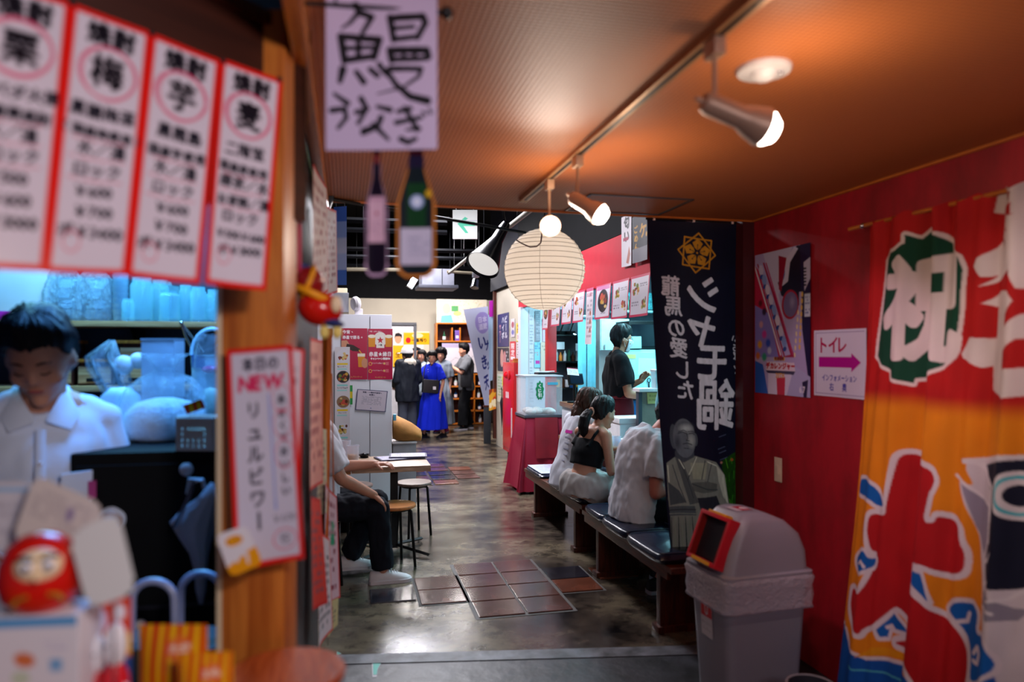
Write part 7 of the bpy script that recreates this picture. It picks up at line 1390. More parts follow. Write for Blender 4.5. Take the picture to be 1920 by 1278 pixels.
def hair_cap(par, c, R, mat, k=1., front=.48, side=-.12, back=-.62, g=.016, vol=.010, seed=0, name='hair', part=0.):
    T = lambda p: V(c)+R@(V(p)*k); rings = []; n = 96; m = 34
    for i in range(m+1):
        zt = -.85+1.85*i/m; ring = []
        for j, p in enumerate(head_ring(zt, g, n)):
            f = math.sin(2*PI*j/n); x = math.cos(2*PI*j/n)
            line = front*smooth(.15, .75, f)+side*(1-smooth(.15, .75, f)) if f > 0 else side+(back-side)*smooth(0, .7, -f)
            line += .08*noise.noise(V((x*7+seed, f*7, seed)))+part*x*smooth(.2, .8, f)
            inside = 1-smooth(line-.10, line+.02, zt); tp = smooth(line-.02, line+.42, zt) if f > -.2 else 1.
            nz = noise.noise(V((p[0]*28+seed, p[1]*28, p[2]*9)))*vol*.5+vol*smooth(-.2, .7, zt)+.009*noise.noise(V((math.cos(2*PI*j/n)*9+seed, math.sin(2*PI*j/n)*9, zt*2.2)))+.004*noise.noise(V((p[0]*90, p[1]*90, p[2]*20+seed)))
            d = V((p[0], p[1], p[2]*.6)).normalized(); q = V(p)+d*(nz*(.25+.75*tp)-(1-tp)*g*.65-inside*.03); ring.append(T(q))
        rings.append(ring)
    return MB().loft(rings).build(name, mat, par, 180)
def add_hand(mb, w, d, n, right, curl=.35, k=1., spread=.10, thumb=.6):
    d = V(d).normalized(); n = V(n); n = (n-d*n.dot(d)).normalized(); t = d.cross(n)*(1 if right else -1); w = V(w)
    offs = (.030, .010, -.010, -.029); lens = (.070, .078, .073, .057)
    for o in offs: mb.cap_(w+t*o*.55*k, w+(d*.082+t*o)*k, .0155*k, .0125*k, 10)
    mb.cap_(w+t*.01*k, w+(d*.035+t*.032)*k, .018*k, .015*k, 10)
    for o, L in zip(offs, lens):
        p = w+(d*.082+t*o)*k; a = 0.; sp = t*(o/.03*spread)
        for seg, r0, r1 in ((.46, .0095, .0088), (.30, .0088, .008), (.24, .008, .0068)):
            a += curl; dd = (d*math.cos(a)+n*math.sin(a)+sp*math.cos(a)).normalized(); q = p+dd*L*seg*k; mb.cap_(p, q, r0*k, r1*k, 8); p = q
    p = w+(d*.030+t*.034)*k; dd = (t*thumb+d*.7+n*.35*(1+curl)).normalized()
    for L, r0, r1 in ((.036, .0125, .0105), (.030, .0105, .008)):
        q = p+dd*L*k; mb.cap_(p, q, r0*k, r1*k, 8); p = q; dd = (dd+d*.4+n*curl*.6).normalized()
def sections(J, fem, g=0., lo=-.10, top=1., k=1.):
    pel, ch, nk = V(J['pel']), V(J['chest']), V(J['neck']); shm = (V(J['shL'])+V(J['shR']))/2
    ax0 = (V(J['hipR'])-V(J['hipL'])).normalized(); ax1 = (V(J['shR'])-V(J['shL'])).normalized(); up0 = (ch-pel).normalized()
    rx = [.150, .166, .122, .142, .128, .050] if fem else [.152, .164, .148, .168, .152, .060]; ry = [.105, .116, .092, .108, .078, .048] if fem else [.105, .115, .105, .118, .088, .058]
    ctr = [pel+up0*lo, pel, pel.lerp(ch, .5), ch, shm+(nk-shm)*.12, nk]
    out = []
    for i, c in enumerate(ctr):
        if i > top*5+.01: break
        x = ax0.lerp(ax1, min(1, i/3.5)).normalized(); t = (ctr[min(i+1, 5)]-ctr[max(i-1, 0)]).normalized(); x = (x-t*x.dot(t)).normalized(); y = t.cross(x)
        out.append((c, x, y, rx[i]*k+g, ry[i]*k+g))
    return out
def add_sections(mb, S, n=32, sub=4):
    rings = []
    for i in range(len(S)-1):
        for u in range(sub+(1 if i == len(S)-2 else 0)):
            t = u/sub; a, b = S[i], S[i+1]; p0 = S[max(i-1, 0)]; p3 = S[min(i+2, len(S)-1)]
            h = lambda q0, q1, q2, q3: .5*((2*q1)+(q2-q0)*t+(2*q0-5*q1+4*q2-q3)*t*t+(3*q1-q0-3*q2+q3)*t*t*t)
            c = h(p0[0], a[0], b[0], p3[0]); x = a[1].lerp(b[1], t).normalized(); y = a[2].lerp(b[2], t).normalized(); rx = max(.01, h(p0[3], a[3], b[3], p3[3])); ry = max(.01, h(p0[4], a[4], b[4], p3[4]))
            rings.append([c+x*rx*math.cos(2*PI*j/n)+y*ry*math.sin(2*PI*j/n) for j in range(n)])
    mb.loft(rings)
def person(label, loc, rotz, J, fem=False, skin=None, k=1., vox=.011, headyaw=0., headpitch=0., headroll=0., hands=None, legs=True, arms='LR', head=True):
    t = thing('person', label, 'person', loc, rotz); skin = skin or m_skin
    R = RZ(headyaw)@RX(headpitch)@RY(headroll); mb = MB()
    add_sections(mb, sections(J, fem, g=-.008, k=k*.93))
    hc = V(J['head']); nk = V(J['neck']); nr = .046*k if fem else .056*k
    mb.cap_(nk-V((0, 0, .03)), hc-R@V((0, .012, .05))*k, nr*1.08, nr, 16)
    if head: add_head(mb, hc, R, k)
    for s in arms:
        sh, el, wr = V(J['sh'+s]), V(J['el'+s]), V(J['wr'+s]); a = .042*k if fem else .051*k
        mb.cap_(nk.lerp(sh, .45), sh, a*1.05, a*1.12); mb.cap_(sh, el, a*1.08, a*.82); m = el.lerp(wr, .25); mb.cap_(el, m, a*.80, a*.84); mb.cap_(m, wr, a*.84, a*.56)
    if legs:
        for s in 'LR':
            hp, kn, an = V(J['hip'+s]), V(J['kn'+s]), V(J['an'+s]); mb.cap_(hp, kn, .086*k, .056*k); m = kn.lerp(an, .3); mb.cap_(kn, m, .055*k, .057*k); mb.cap_(m, an, .057*k, .036*k)
    me = remesh(mb, vox, 4)
    hb = MB()
    for s in arms:
        hd = (hands or {}).get(s, {})
        sh, el, wr = V(J['sh'+s]), V(J['el'+s]), V(J['wr'+s]); d = V(hd.get('d', (wr-el))); n = V(hd.get('n', (0, 0, -1)))
        add_hand(hb, wr-(wr-el).normalized()*.01, d, n, s == 'R', hd.get('curl', .35), k*(.92 if fem else 1.), thumb=hd.get('thumb', .6))
    if hb.v:
        hm = remesh(hb, .0045 if vox < .012 else .006, 3); bm = bmesh.new(); bm.from_mesh(me); bm.from_mesh(hm); bm.to_mesh(me); bm.free(); bpy.data.meshes.remove(hm)
    b = link('body', me, skin, t, 180); t['R'] = 0; del t['R']
    return t, hc, R
def garment(par, name, mat, parts, vox=.012, sm=3, amp=.012, sc=7., aniso=(1, 1, .45), seed=0):
    mb = MB(); [f(mb) for f in parts]; return link(name, remesh(mb, vox, sm, amp, sc, aniso, seed), mat, par, 180)
def g_torso(J, fem, g=.014, lo=-.12, top=1., k=1., flare=0., drop=.22):
    def f(mb):
        S = sections(J, fem, g, lo, 1., k); c, x, y, rx, ry = S[5]; S[5] = (c-(c-S[4][0])*drop, x, y, rx+.014, ry+.014)
        if flare: c, x, y, rx, ry = S[0]; S[0] = (c, x, y, rx+flare, ry+flare)
        add_sections(mb, S)
    return f
def g_sleeve(J, s, frac=.6, r0=.066, r1=.072, long=False):
    def f(mb):
        sh, el, wr, nk = V(J['sh'+s]), V(J['el'+s]), V(J['wr'+s]), V(J['neck'])
        mb.cap_(nk.lerp(sh, .4), sh, r0*1.0, r0*1.06)
        if long: mb.cap_(sh, el, r0, r1); e = el.lerp(wr, frac); mb.cap_(el, el.lerp(e, .9), r1, r1*.86); mb.tube([el, e], [r1, r1*.8], 16)
        else: mb.tube([sh, sh.lerp(el, frac*.5), sh.lerp(el, frac)], [r0, r1, r1*1.04], 16)
    return f
def g_pants(J, r0=.100, r1=.078, r2=.062, frac=1., k=1., fem=False, g=.012):
    def f(mb):
        S = sections(J, fem, g, -.10, 1., k)[:3]; c, x, y, rx, ry = S[2]; S[2] = (S[1][0].lerp(c, .55), x, y, rx+.012, ry+.008); add_sections(mb, S)
        for s in 'LR':
            hp, kn, an = V(J['hip'+s]), V(J['kn'+s]), V(J['an'+s])
            if frac <= .5: e = hp.lerp(kn, frac*2); mb.cap_(hp, hp.lerp(e, .5), r0, r0*.98); mb.tube([hp, e], [r0, r1], 18)
            else: mb.cap_(hp, kn, r0, r1); e = kn.lerp(an, (frac-.5)*2); mb.tube([kn, kn.lerp(e, .5), e], [r1, (r1+r2)/2, r2], 18); mb.ell(kn, r1)
    return f
def shoe(par, an, d, up, sole, L=.27, lace=False, name='shoe', z0=None):
    an = V(an); d = V(d); d.z = 0; d.normalize(); x = d.cross(V((0, 0, 1))); z0 = z0 if z0 is not None else an.z-.085
    O = V((an.x, an.y, z0)); pr = [(-.085, .020, .050), (-.075, .034, .085), (-.03, .037, .100), (.02, .037, .092), (.07, .041, .072), (.12, .045, .056), (.155, .040, .045), (.178, .022, .032)]
    rings = []; srings = []; f = L/.27
    for (y, w, h) in pr:
        rings.append([O+d*y*f+x*w*math.cos(a)*f+V((0, 0, .014+max(0, h-.014)*math.sin(a)**.8)) for a in [PI*i/14 for i in range(15)]]); 
    q = MB(); q.loft(rings); o = q.build(name, up, par, 60)
    out = [(y*1.03, w+.005) for y, w, h in pr]; pts = [O+d*y*f+x*w*f for y, w in out]+[O+d*y*f-x*w*f for y, w in reversed(out)]
    MB().loft([[p+V((0, 0, .001)) for p in pts], [p+V((0, 0, .024)) for p in pts]]).build('sole', sole, o, 40)
    if lace:
        for i in range(5): y = .02+i*.018; hh = .100-i*.0075; MB().tube([O+d*y*f+x*.022+V((0, 0, hh-.018)), O+d*y*f+V((0, 0, hh+.003)), O+d*y*f-x*.022+V((0, 0, hh-.018))], .0032, 6).build('lace', sole, o)
    return o
def stand(h=1.70, fem=False, lean=0.):
    k = h/1.72; sw = .155 if fem else .180
    J = dict(pel=(0, 0, .93), chest=(0, .01+lean, 1.26), neck=(0, .0+lean*1.4, 1.46), head=(0, .025+lean*1.7, 1.595), shL=(-sw, 0+lean*1.2, 1.40), shR=(sw, lean*1.2, 1.40), hipL=(-.085, 0, .90), hipR=(.085, 0, .90), knL=(-.10, .02, .49), knR=(.10, .02, .49), anL=(-.10, -.02, .085), anR=(.10, -.02, .085),
             elL=(-sw-.05, -.02, 1.12), elR=(sw+.05, -.02, 1.12), wrL=(-sw-.05, .05, .88), wrR=(sw+.05, .05, .88))
    return {a: tuple(x*k for x in b) for a, b in J.items()}, k
def sit(zs, k=1., lean=.12, fem=False):
    sw = .155 if fem else .185; a = k
    return dict(pel=(0, 0, zs+.10*a), chest=(0, lean*.7, zs+.40*a), neck=(0, lean+.02, zs+.60*a), head=(0, lean+.07, zs+.735*a), shL=(-sw*a, lean*.95, zs+.545*a), shR=(sw*a, lean*.95, zs+.545*a), hipL=(-.09, .02, zs+.085), hipR=(.09, .02, zs+.085), knL=(-.12, .42*a, zs+.05), knR=(.12, .42*a, zs+.05), anL=(-.12, .36*a, .085), anR=(.12, .36*a, .085),
                elL=(-sw*a-.06, lean+.12, zs+.30*a), elR=(sw*a+.06, lean+.12, zs+.30*a), wrL=(-.12, lean+.34, zs+.31), wrR=(.12, lean+.34, zs+.31))
# ---- 1 stall clerk in the white shirt
J, k = stand(1.70); J['neck'] = (0, .03, 1.42); J['head'] = (.0, .125, 1.535); J['shL'] = (-.148, .0, 1.335); J['shR'] = (.148, .0, 1.335); J['chest'] = (0, .01, 1.22); J['elL'] = (-.22, .0, 1.08); J['elR'] = (.22, .0, 1.08); J['wrL'] = (-.16, .26, 1.05); J['wrR'] = (.16, .26, 1.05)
cp_ = P(76, 655, 2.02); rz = math.radians(-160)
fwd = V((-math.sin(rz), math.cos(rz), 0)); root = V((cp_.x, cp_.y, 0))-fwd*.125
t, hc, R = person('clerk in a white collared shirt bent over work inside the drinks stall', root, rz, J, k=1.03, vox=.009, headyaw=math.radians(-14), headpitch=math.radians(-29), headroll=math.radians(3))
face_parts(t, hc, R, 1.03, closed=True); hair_cap(t, hc, R, m_hair, 1.03, front=.56, side=.12, back=-.55, g=.012, vol=.020, seed=2)
m_wsh = cloth_mat('white_cotton_shirt', 'd6dcea')
sh = garment(t, 'shirt', m_wsh, [g_torso(J, False, .028, -.16, k=.97, drop=.16), g_sleeve(J, 'L', .75, .060, .062, True), g_sleeve(J, 'R', .75, .060, .062, True)], .010, 3, .016, 8, (1, 1, .5), 1)
nk = V(J['neck'])+V((0, .012, .008))
for s in (-1, 1): MB().loft([[nk+V((s*.012, .085, -.075)), nk+V((s*.018, .095, -.080)), nk+V((s*.075, .085, -.105)), nk+V((s*.06, .075, -.10))], [nk+V((s*.05, .05, -.0)), nk+V((s*.066, .062, -.01)), nk+V((s*.098, .05, -.062)), nk+V((s*.085, .04, -.06))], [nk+V((s*.05, -.03, .03)), nk+V((s*.07, -.04, .02)), nk+V((s*.095, -.04, -.03)), nk+V((s*.08, -.03, -.03))]]).build('collar', m_wsh, sh, 60)
MB().tube([nk+V((0, .098, -.10)), nk+V((0, .155, -.22)), nk+V((0, .152, -.40))], .013, 8, flat=.35).build('button_placket', m_wsh, sh)
for i in range(3): MB().ell(nk+V((0, .150+.01*(i > 0), -.19-.09*i)), (.006, .004, .006)).build('button', M('white_plastic', 'dcd5d8', .4), sh)
MB().box(nk+V((-.10, .150, -.28)), (.11, .006, .12), RX(-.02)@RZ(.35), .003).build('chest_pocket', m_wsh, sh)
MB().box(nk+V((-.125, .150, -.275)), (.022, .004, .05), RZ(.4)).build('red_tag', M('magenta_tag', 'b04080', .5), sh)
garment(t, 'trousers', cloth_mat('black_trousers', '14161c'), [g_pants(J)], .016)
for s in 'LR': shoe(t, J['an'+s], (0, 1, 0), m_bmetal, m_bmetal)
# ---- 2 kitchen clerk in black with mask and maroon apron
J, k = stand(1.80); J['elR'] = (.235, .05, 1.155); J['wrR'] = (.13, .30, 1.12); J['elL'] = (-.23, .10, 1.17); J['wrL'] = (-.10, .28, 1.27); J['head'] = (0, .05, 1.675)
t, hc, R = person('masked kitchen clerk in a black shirt and maroon apron behind the counter', (2.58, 6.47, 0), math.radians(-97), J, skin=m_skin2, vox=.009, headyaw=math.radians(4), headpitch=math.radians(-6), hands={'R': dict(d=(-.25, .9, .15), n=(-.9, -.2, -.3), curl=.75), 'L': dict(d=(.2, .5, .7), n=(.8, .2, -.3), curl=.7)})
face_parts(t, hc, R, 1., mask=True); hair_cap(t, hc, R, m_hair, 1., front=.48, side=.05, back=-.78, g=.014, vol=.022, seed=5)
T = lambda p: hc+R@V(p)
q = MB(); rings = []
for zt in (.06, -.15, -.40, -.65, -.9, -1.02):
    rg = head_ring(max(zt, -.99), .009, 40); rings.append([T((p[0], p[1]+(.016 if zt in (-.15, -.40) and abs(p[0]) < .03 else .0), zt*.118)) for p in [rg[j] for j in range(3, 18)]])
vs = [p for r in rings for p in r]; n = 15; q.add(vs, [(i*n+j, i*n+j+1, (i+1)*n+j+1, (i+1)*n+j) for i in range(5) for j in range(n-1)]); q.build('face_mask', M('white_mask', 'd8d6dc', .7), t, 180, solid=.003)
for s in (-1, 1): MB().tube([T((s*.068, .04, -.01)), T((s*.084, .0, .01)), T((s*.086, -.012, -.01)), T((s*.07, .02, -.07))], .0018, 5).build('mask_loop', M('white_mask', 'd8d6dc', .7), t)
g_ = MB().tube([T((-.05, .09, .008)), T((0, .104, .012)), T((.05, .09, .008))], .002, 5).build('glasses', m_bmetal, t)
for s in (-1, 1): MB().tube([T((s*(.031+.02*math.cos(a*PI/8)), .096-.15*(abs(.031+.02*math.cos(a*PI/8))-.02)**1*.5, .004+.016*math.sin(a*PI/8))) for a in range(16)], .0018, 5, closed=True).build('rim', m_bmetal, g_); MB().tube([T((s*.052, .085, .01)), T((s*.082, .0, .012))], .002, 5).build('temple', m_bmetal, g_)
garment(t, 'shirt', cloth_mat('black_cotton_tee', '07080e', .85), [g_torso(J, False, .028, -.10), g_sleeve(J, 'L', .72, .072, .082), g_sleeve(J, 'R', .72, .072, .082)], .011, 3, .018, 7)
garment(t, 'trousers', cloth_mat('black_trousers', '14161c'), [g_pants(J)], .016)
pel = V(J['pel']); q = MB(); rings = []
for (dz, rx, ry) in ((.17, .170, .130), (.15, .176, .136), (.05, .188, .150), (-.15, .20, .155), (-.45, .21, .16), (-.55, .212, .16)):
    rings.append([pel+V((rx*math.cos(a), ry*math.sin(a)*(1 if math.sin(a) > 0 else .98)+.01, dz+.004*math.sin(a*9)))*1 for a in [math.radians(-60+300*i/48) for i in range(49)]])
vs = [p for r in rings for p in r]; n = 49; q.add(vs, [(i*n+j, i*n+j+1, (i+1)*n+j+1, (i+1)*n+j) for i in range(5) for j in range(n-1)]); ap = q.build('apron', cloth_mat('maroon_apron', '4e0c18'), t, 180, solid=.006)
MB().tube([pel+V((.182*math.cos(a), .142*math.sin(a)+.01, .135)) for a in [2*PI*i/40 for i in range(40)]], .012, 6, flat=.5, closed=True).build('waist_band', cloth_mat('maroon_apron', '4e0c18'), ap)
for s in (-1, 1): MB().tube([pel+V((.10+s*.01, -.13, .135)), pel+V((.13+s*.03, -.15, .06)), pel+V((.12+s*.03, -.14, -.05-.03*s))], .005, 6).build('apron_string', m_bmetal, ap)
for s in 'LR': shoe(t, J['an'+s], (0, 1, 0), m_bmetal, m_bmetal)
# ---- 3 woman in black crop top with ponytail
bz = .468
p_ = P(1090, 905, 5.26); J = sit(bz, .92, .13, True); J['elR'] = (.20, .11, bz+.20); J['wrR'] = (.13, .34, bz+.30); J['head'] = (.015, .215, bz+.615); J['neck'] = (0, .145, bz+.515); J['chest'] = (0, .07, bz+.33); J['shL'] = (-.145, .12, bz+.465); J['shR'] = (.145, .115, bz+.465)
t, hc, R = person('woman in a black crop top with a ponytail seated on the far bench', (p_.x, p_.y, 0), math.radians(-66), J, True, vox=.008, k=.95, headyaw=math.radians(-6), headpitch=math.radians(-10))
face_parts(t, hc, R, .95); hair_cap(t, hc, R, m_hair, .97, front=.52, side=.10, back=-.42, g=.012, vol=.012, seed=8)
T = lambda p: hc+R@V(p)
q = MB(); q.tube([T((.0, -.095, .0)), T((.0, -.135, -.01)), T((-.005, -.165, -.06)), T((-.01, -.165, -.12)), T((-.012, -.145, -.175)), T((-.01, -.125, -.215))], [.026, .036, .050, .050, .036, .008], 20, flat=.8)
pt = link('ponytail', remesh(q, .006, 3, .007, 30, (1, 1, .25)), m_hair, t, 180); MB().tube([T((.028*math.cos(a*PI/8), -.118, .0-.004+.028*math.sin(a*PI/8))) for a in range(16)], .008, 6, closed=True).build('hair_tie', M('peach_hair_tie', 'c8947c', .7), pt)
m_bt = cloth_mat('black_ribbed_top', '0b0c12', .8)
def crop(mb):
    S = sections(J, True, .009, -.1, 1., .95); a, b, c, d = S[1], S[2], S[3], S[4]; lo_ = (b[0].lerp(c[0], .15), b[1], b[2], b[3]+.012, b[4]+.010); hi = (c[0].lerp(d[0], .55), d[1], d[2], (c[3]+d[3])/2-.024, (c[4]+d[4])/2+.002); add_sections(mb, [lo_, (b[0].lerp(c[0], .55), b[1], b[2], (b[3]+c[3])/2+.004, (b[4]+c[4])/2+.004), (c[0], c[1], c[2], c[3], c[4]+.002), hi])
def straps(mb):
    sh = (V(J['shL'])+V(J['shR']))/2; ch = V(J['chest']); nkk = V(J['neck'])
    for s in (-1, 1): mb.tube([ch+V((s*.085, -.085, .06)), sh+V((s*.088, -.06, .005)), sh+V((s*.088, .0, .050)), sh+V((s*.085, .06, .0)), ch+V((s*.075, .10, .06))], .016, 10, flat=.6)
garment(t, 'crop_top', m_bt, [crop, straps], .007, 3, .004, 9)
garment(t, 'shorts', cloth_mat('light_grey_sweat_shorts', 'b8b2b0'), [g_pants(J, .112, .112, .06, .36, .98, True, .022)], .010, 3, .022, 9)
for s in 'LR': shoe(t, J['an'+s], (0, 1, 0), M('white_leather', 'd8d4d8', .45), M('white_rubber', 'd0ccd2', .5), .24)
# ---- 4 brown haired woman in white
p_ = P(1068, 890, 5.72); J = sit(bz-.005, .95, .14, True); J['elR'] = (.21, .14, bz+.23); J['head'] = (.0, .20, bz+.64); J['neck'] = (0, .14, bz+.53)
t, hc, R = person('brown-haired woman in a white printed shirt seated behind the ponytail', (p_.x, p_.y, 0), math.radians(-72), J, True, vox=.010, k=.95, headyaw=math.radians(-10), headpitch=math.radians(-12))
face_parts(t, hc, R, .95); hair_cap(t, hc, R, m_hairb, .98, front=.45, side=-.3, back=-.9, g=.020, vol=.018, seed=11)
T = lambda p: hc+R@V(p); q = MB()
for s in (-1, 1): q.tube([T((s*.07, -.01, .03)), T((s*.085, -.03, -.07)), T((s*.075, -.05, -.16)), T((s*.06, -.05, -.22))], [.030, .040, .036, .010], 14)
q.tube([T((0, -.085, .02)), T((0, -.10, -.08)), T((0, -.10, -.17)), T((0, -.09, -.225))], [.05, .062, .055, .015], 16, flat=.7); link('long_hair', remesh(q, .008, 3, .016, 26, (1, 1, .25), 4), m_hairb, t, 180)
hb = MB().tube([T((.095*math.cos(a), .01, .03+.108*math.sin(a))) for a in [PI*(.12+.76*i/14) for i in range(15)]], .012, 8, flat=.6).build('hair_band', m_bmetal, t)
for i in range(5): a = PI*(.2+.6*i/4); MB().ell(T((.104*math.cos(a), .004, .03+.118*math.sin(a))), (.007, .007, .007)).build('white_dot', M('white_paint', 'e8e4e8', .4), hb)
w3 = cloth_mat('white_oversized_tee', 'c8c8d2'); sh = garment(t, 'shirt', w3, [g_torso(J, True, .036, -.13, k=.97), g_sleeve(J, 'L', .85, .066, .078), g_sleeve(J, 'R', .85, .066, .078)], .011, 3, .02, 7)
from mathutils.bvhtree import BVHTree
def stick(ob, x, z, dx=0.):
    bv = BVHTree.FromPolygons([v.co.copy() for v in ob.data.vertices], [tuple(p.vertices) for p in ob.data.polygons]); h = bv.ray_cast(V((x, -1, z)), V((0, 1, 0))); return h[0], h[1]
for i in range(6):
    h, nn = stick(sh, .03, bz+.44-i*.045)
    if h: MB().box(h, (.09-.02*(i % 3), .010 if i else .026, .003), Matrix((V((1, 0, 0)), nn.cross(V((1, 0, 0))), nn)).transposed()).build('back_print', M('magenta_print', 'c81a9a', .5) if i < 1 else M('grey_print', '9a9aac', .6), sh)
garment(t, 'trousers', cloth_mat('pale_jeans', '8a94a8'), [g_pants(J, .095, .075, .06, 1., .95, True)], .014)
for s in 'LR': shoe(t, J['an'+s], (0, 1, 0), M('white_leather', 'd8d4d8', .45), M('white_rubber', 'd0ccd2', .5), .24)
# ---- 5 man in white tee half hidden by the banner
p_ = P(1188, 950, 4.60); J = sit(bz-.005, 1.0, .16); J['chest'] = (0, .05, bz+.37); J['neck'] = (0, .17, bz+.55); J['shR'] = (.165, .07, bz+.485); J['shL'] = (-.165, .12, bz+.50); J['head'] = (0, .30, bz+.66); J['elR'] = (.235, .01, bz+.20); J['wrR'] = (.15, .26, bz+.24); J['anR'] = (.12, .12, .085); J['knR'] = (.13, .42, bz+.05); J['anL'] = (-.1, .30, .085)
t, hc, R = person('man in a white tee leaning over the counter behind the navy banner', (p_.x, p_.y, 0), math.radians(-80), J, skin=M('flushed_skin', 'c4705e', .5, var=.08, scale=14), vox=.010, k=1., headpitch=math.radians(-25))
face_parts(t, hc, R, 1.); hair_cap(t, hc, R, m_hair, 1., front=.42, side=-.0, back=-.5, seed=14)
w5 = cloth_mat('white_cotton_tee', 'cfcad2'); garment(t, 'shirt', w5, [g_torso(J, False, .032, -.115), g_sleeve(J, 'L', .8, .066, .084), g_sleeve(J, 'R', .72, .066, .084)], .009, 2, .022, 9, (1, 1, .55), 9)
garment(t, 'shorts', cloth_mat('black_shorts', '10121a'), [g_pants(J, .105, .098, .06, .5)], .012)
nb, nw = M('black_knit', '121318', .6), M('white_rubber', 'd0ccd2', .5)
for s in 'LR':
    o = shoe(t, J['an'+s], (.1, 1, 0), nb, nw, .28); a = V(J['an'+s]); xx = .046
    for sd in (-1, 1): MB().tube([V((a.x+sd*.040, a.y-.02, .075)), V((a.x+sd*.046, a.y+.03, .045)), V((a.x+sd*.047, a.y+.06, .042)), V((a.x+sd*.043, a.y+.12, .060))], [.002, .006, .006, .001], 6, flat=.4).build('swoosh', nw, o)
# ---- 6 seated man on the left with white sneakers
J = sit(.452, 1.0, .02); J['head'] = (0, -.10, 1.19); J['neck'] = (0, -.06, 1.06); J['knR'] = (.09, .39, .50); J['anR'] = (.09, .42, .085); J['knL'] = (-.14, .40, .50); J['anL'] = (-.20, .22, .11); J['elR'] = (.25, .14, .74); J['wrR'] = (.13, .36, .60); J['wrL'] = (-.16, .40, .76); J['elL'] = (-.26, .16, .74)
t, hc, R = person('seated man with dark jeans and white sneakers resting a hand on his knee', (-.19, 4.86, 0), math.radians(-86), J, vox=.009, hands={'R': dict(d=(-.12, .7, -.62), n=(-.1, -.6, -.75), curl=.30)})
face_parts(t, hc, R); hair_cap(t, hc, R, m_hair, seed=17)
garment(t, 'shirt', w5, [g_torso(J, False, .034, -.10), g_sleeve(J, 'L', .78, .076, .086), g_sleeve(J, 'R', .78, .076, .086)], .011, 3, .022, 7)
garment(t, 'jeans', cloth_mat('dark_indigo_jeans', '131620'), [g_pants(J, .100, .082, .072, .98)], .009, 3, .016, 12)
for s in 'LR': shoe(t, J['an'+s], (.0, 1, .0), M('white_leather', 'd8d4d8', .45), M('white_rubber', 'd0ccd2', .5), .285, True)
# ---- 7..11 people at the end of the hall
m_bl = M('black_slip_on', '14141a', .5); m_wr = M('white_rubber', 'd0ccd2', .5)
p_ = PZ(812, 820, 0); J, k = stand(1.55, True); J['elR'] = (.26, .10, 1.06); J['wrR'] = (.34, .30, 1.03); J['elL'] = (-.23, -.03, 1.02); J['wrL'] = (-.22, .04, .78); J['anR'] = (.10, .14, .085); J['anL'] = (-.10, -.16, .085)
t, hc, R = person('woman in a long cobalt blue dress with a black shoulder bag', (p_.x, p_.y, 0), math.radians(128), J, True, k=.95, headyaw=math.radians(40), vox=.011)
face_parts(t, hc, R, .95); hair_cap(t, hc, R, m_hair, .98, front=.46, side=-.05, back=-.6, g=.015, vol=.018, seed=20)
def dress(mb):
    S = sections(J, True, .022, -.1, 1., .92)[1:]; c, x, y, rx, ry = S[4]; S[4] = (c-(c-S[3][0])*.3, x, y, rx+.01, ry+.01); add_sections(mb, S)
    wst = V(J['pel']).lerp(V(J['chest']), .5); rings = []
    for (z, rx, ry, ox) in ((wst.z+.05, .145, .12, 0), (wst.z-.05, .165, .14, 0), (.80, .205, .18, 0), (.55, .225, .235, 0), (.33, .245, .275, .0), (.16, .255, .30, 0)): rings.append([V((rx*math.cos(a)*(1+.05*math.cos(a*7)*(z < .7)), ox+ry*math.sin(a)*(1+.05*math.sin(a*9)*(z < .7)), z)) for a in [2*PI*i/48 for i in range(48)]])
    mb.loft(rings)
m_blue = cloth_mat('cobalt_blue_jersey', '0c24c0'); dr = garment(t, 'dress', m_blue, [dress, g_sleeve(J, 'L', .85, .060, .080), g_sleeve(J, 'R', .85, .060, .080)], .010, 3, .02, 7, (1.4, 1.4, .25))
for i in range(3): MB().ell(V((.0, .128-.004*i, 1.24-.04*i)), (.006, .004, .006)).build('button', M('white_plastic', 'dcd5d8', .4), dr)
for s in 'LR': shoe(t, J['an'+s], (.1 if s == 'R' else -.1, 1, 0), m_bl, M('dark_blue_rubber', '1a1e3a', .5), .245)
bgp = thing('shoulder_bag', 'black square shoulder bag carried by the woman in blue', 'bag', P(807, 724, 12.55), math.radians(10)); MB().box((0, 0, 0), (.30, .10, .24), RY(.08), .03).build('pouch', M('black_nylon', '14141a', .5), bgp); MB().box((.06, -.052, -.03), (.055, .004, .055)).build('white_patch', M('white_card', 'd2ccd2', .6), bgp); MB().tube([(-.14, 0, .1), (-.10, .02, .33), (.0, .1, .52), (.1, .18, .34), (.14, .03, .1)], .010, 8, flat=.4).build('strap', M('black_nylon', '14141a', .5), bgp)
p_ = PZ(764, 822, 0); J, k = stand(1.63); J['wrR'] = (.15, .2, .95); J['wrL'] = (-.15, .2, .95)
t, hc, R = person('person in a white cap and dark jacket with a cream hood seen from behind', (p_.x, p_.y, 0), math.radians(22), J, k=.98, headyaw=math.radians(28), vox=.012)
face_parts(t, hc, R); hair_cap(t, hc, R, m_hair, 1., front=.3, side=-.3, back=-.8, g=.012, vol=.01, seed=23)
T = lambda p: hc+R@V(p); q = MB(); q.loft([[T((p[0], p[1]+(.02 if zt < .25 and p[1] > 0 else 0), p[2])) for p in head_ring(zt, .026, 40)] for zt in (.12, .25, .45, .65, .82, .93, 1.0)]); cpk = q.build('cap', M('white_cotton_cap', 'd4d0d0', .8), t, 180); MB().ell(T((0, .13, .02)), (.075, .07, .008), R).build('visor', M('white_cotton_cap', 'd4d0d0', .8), cpk)
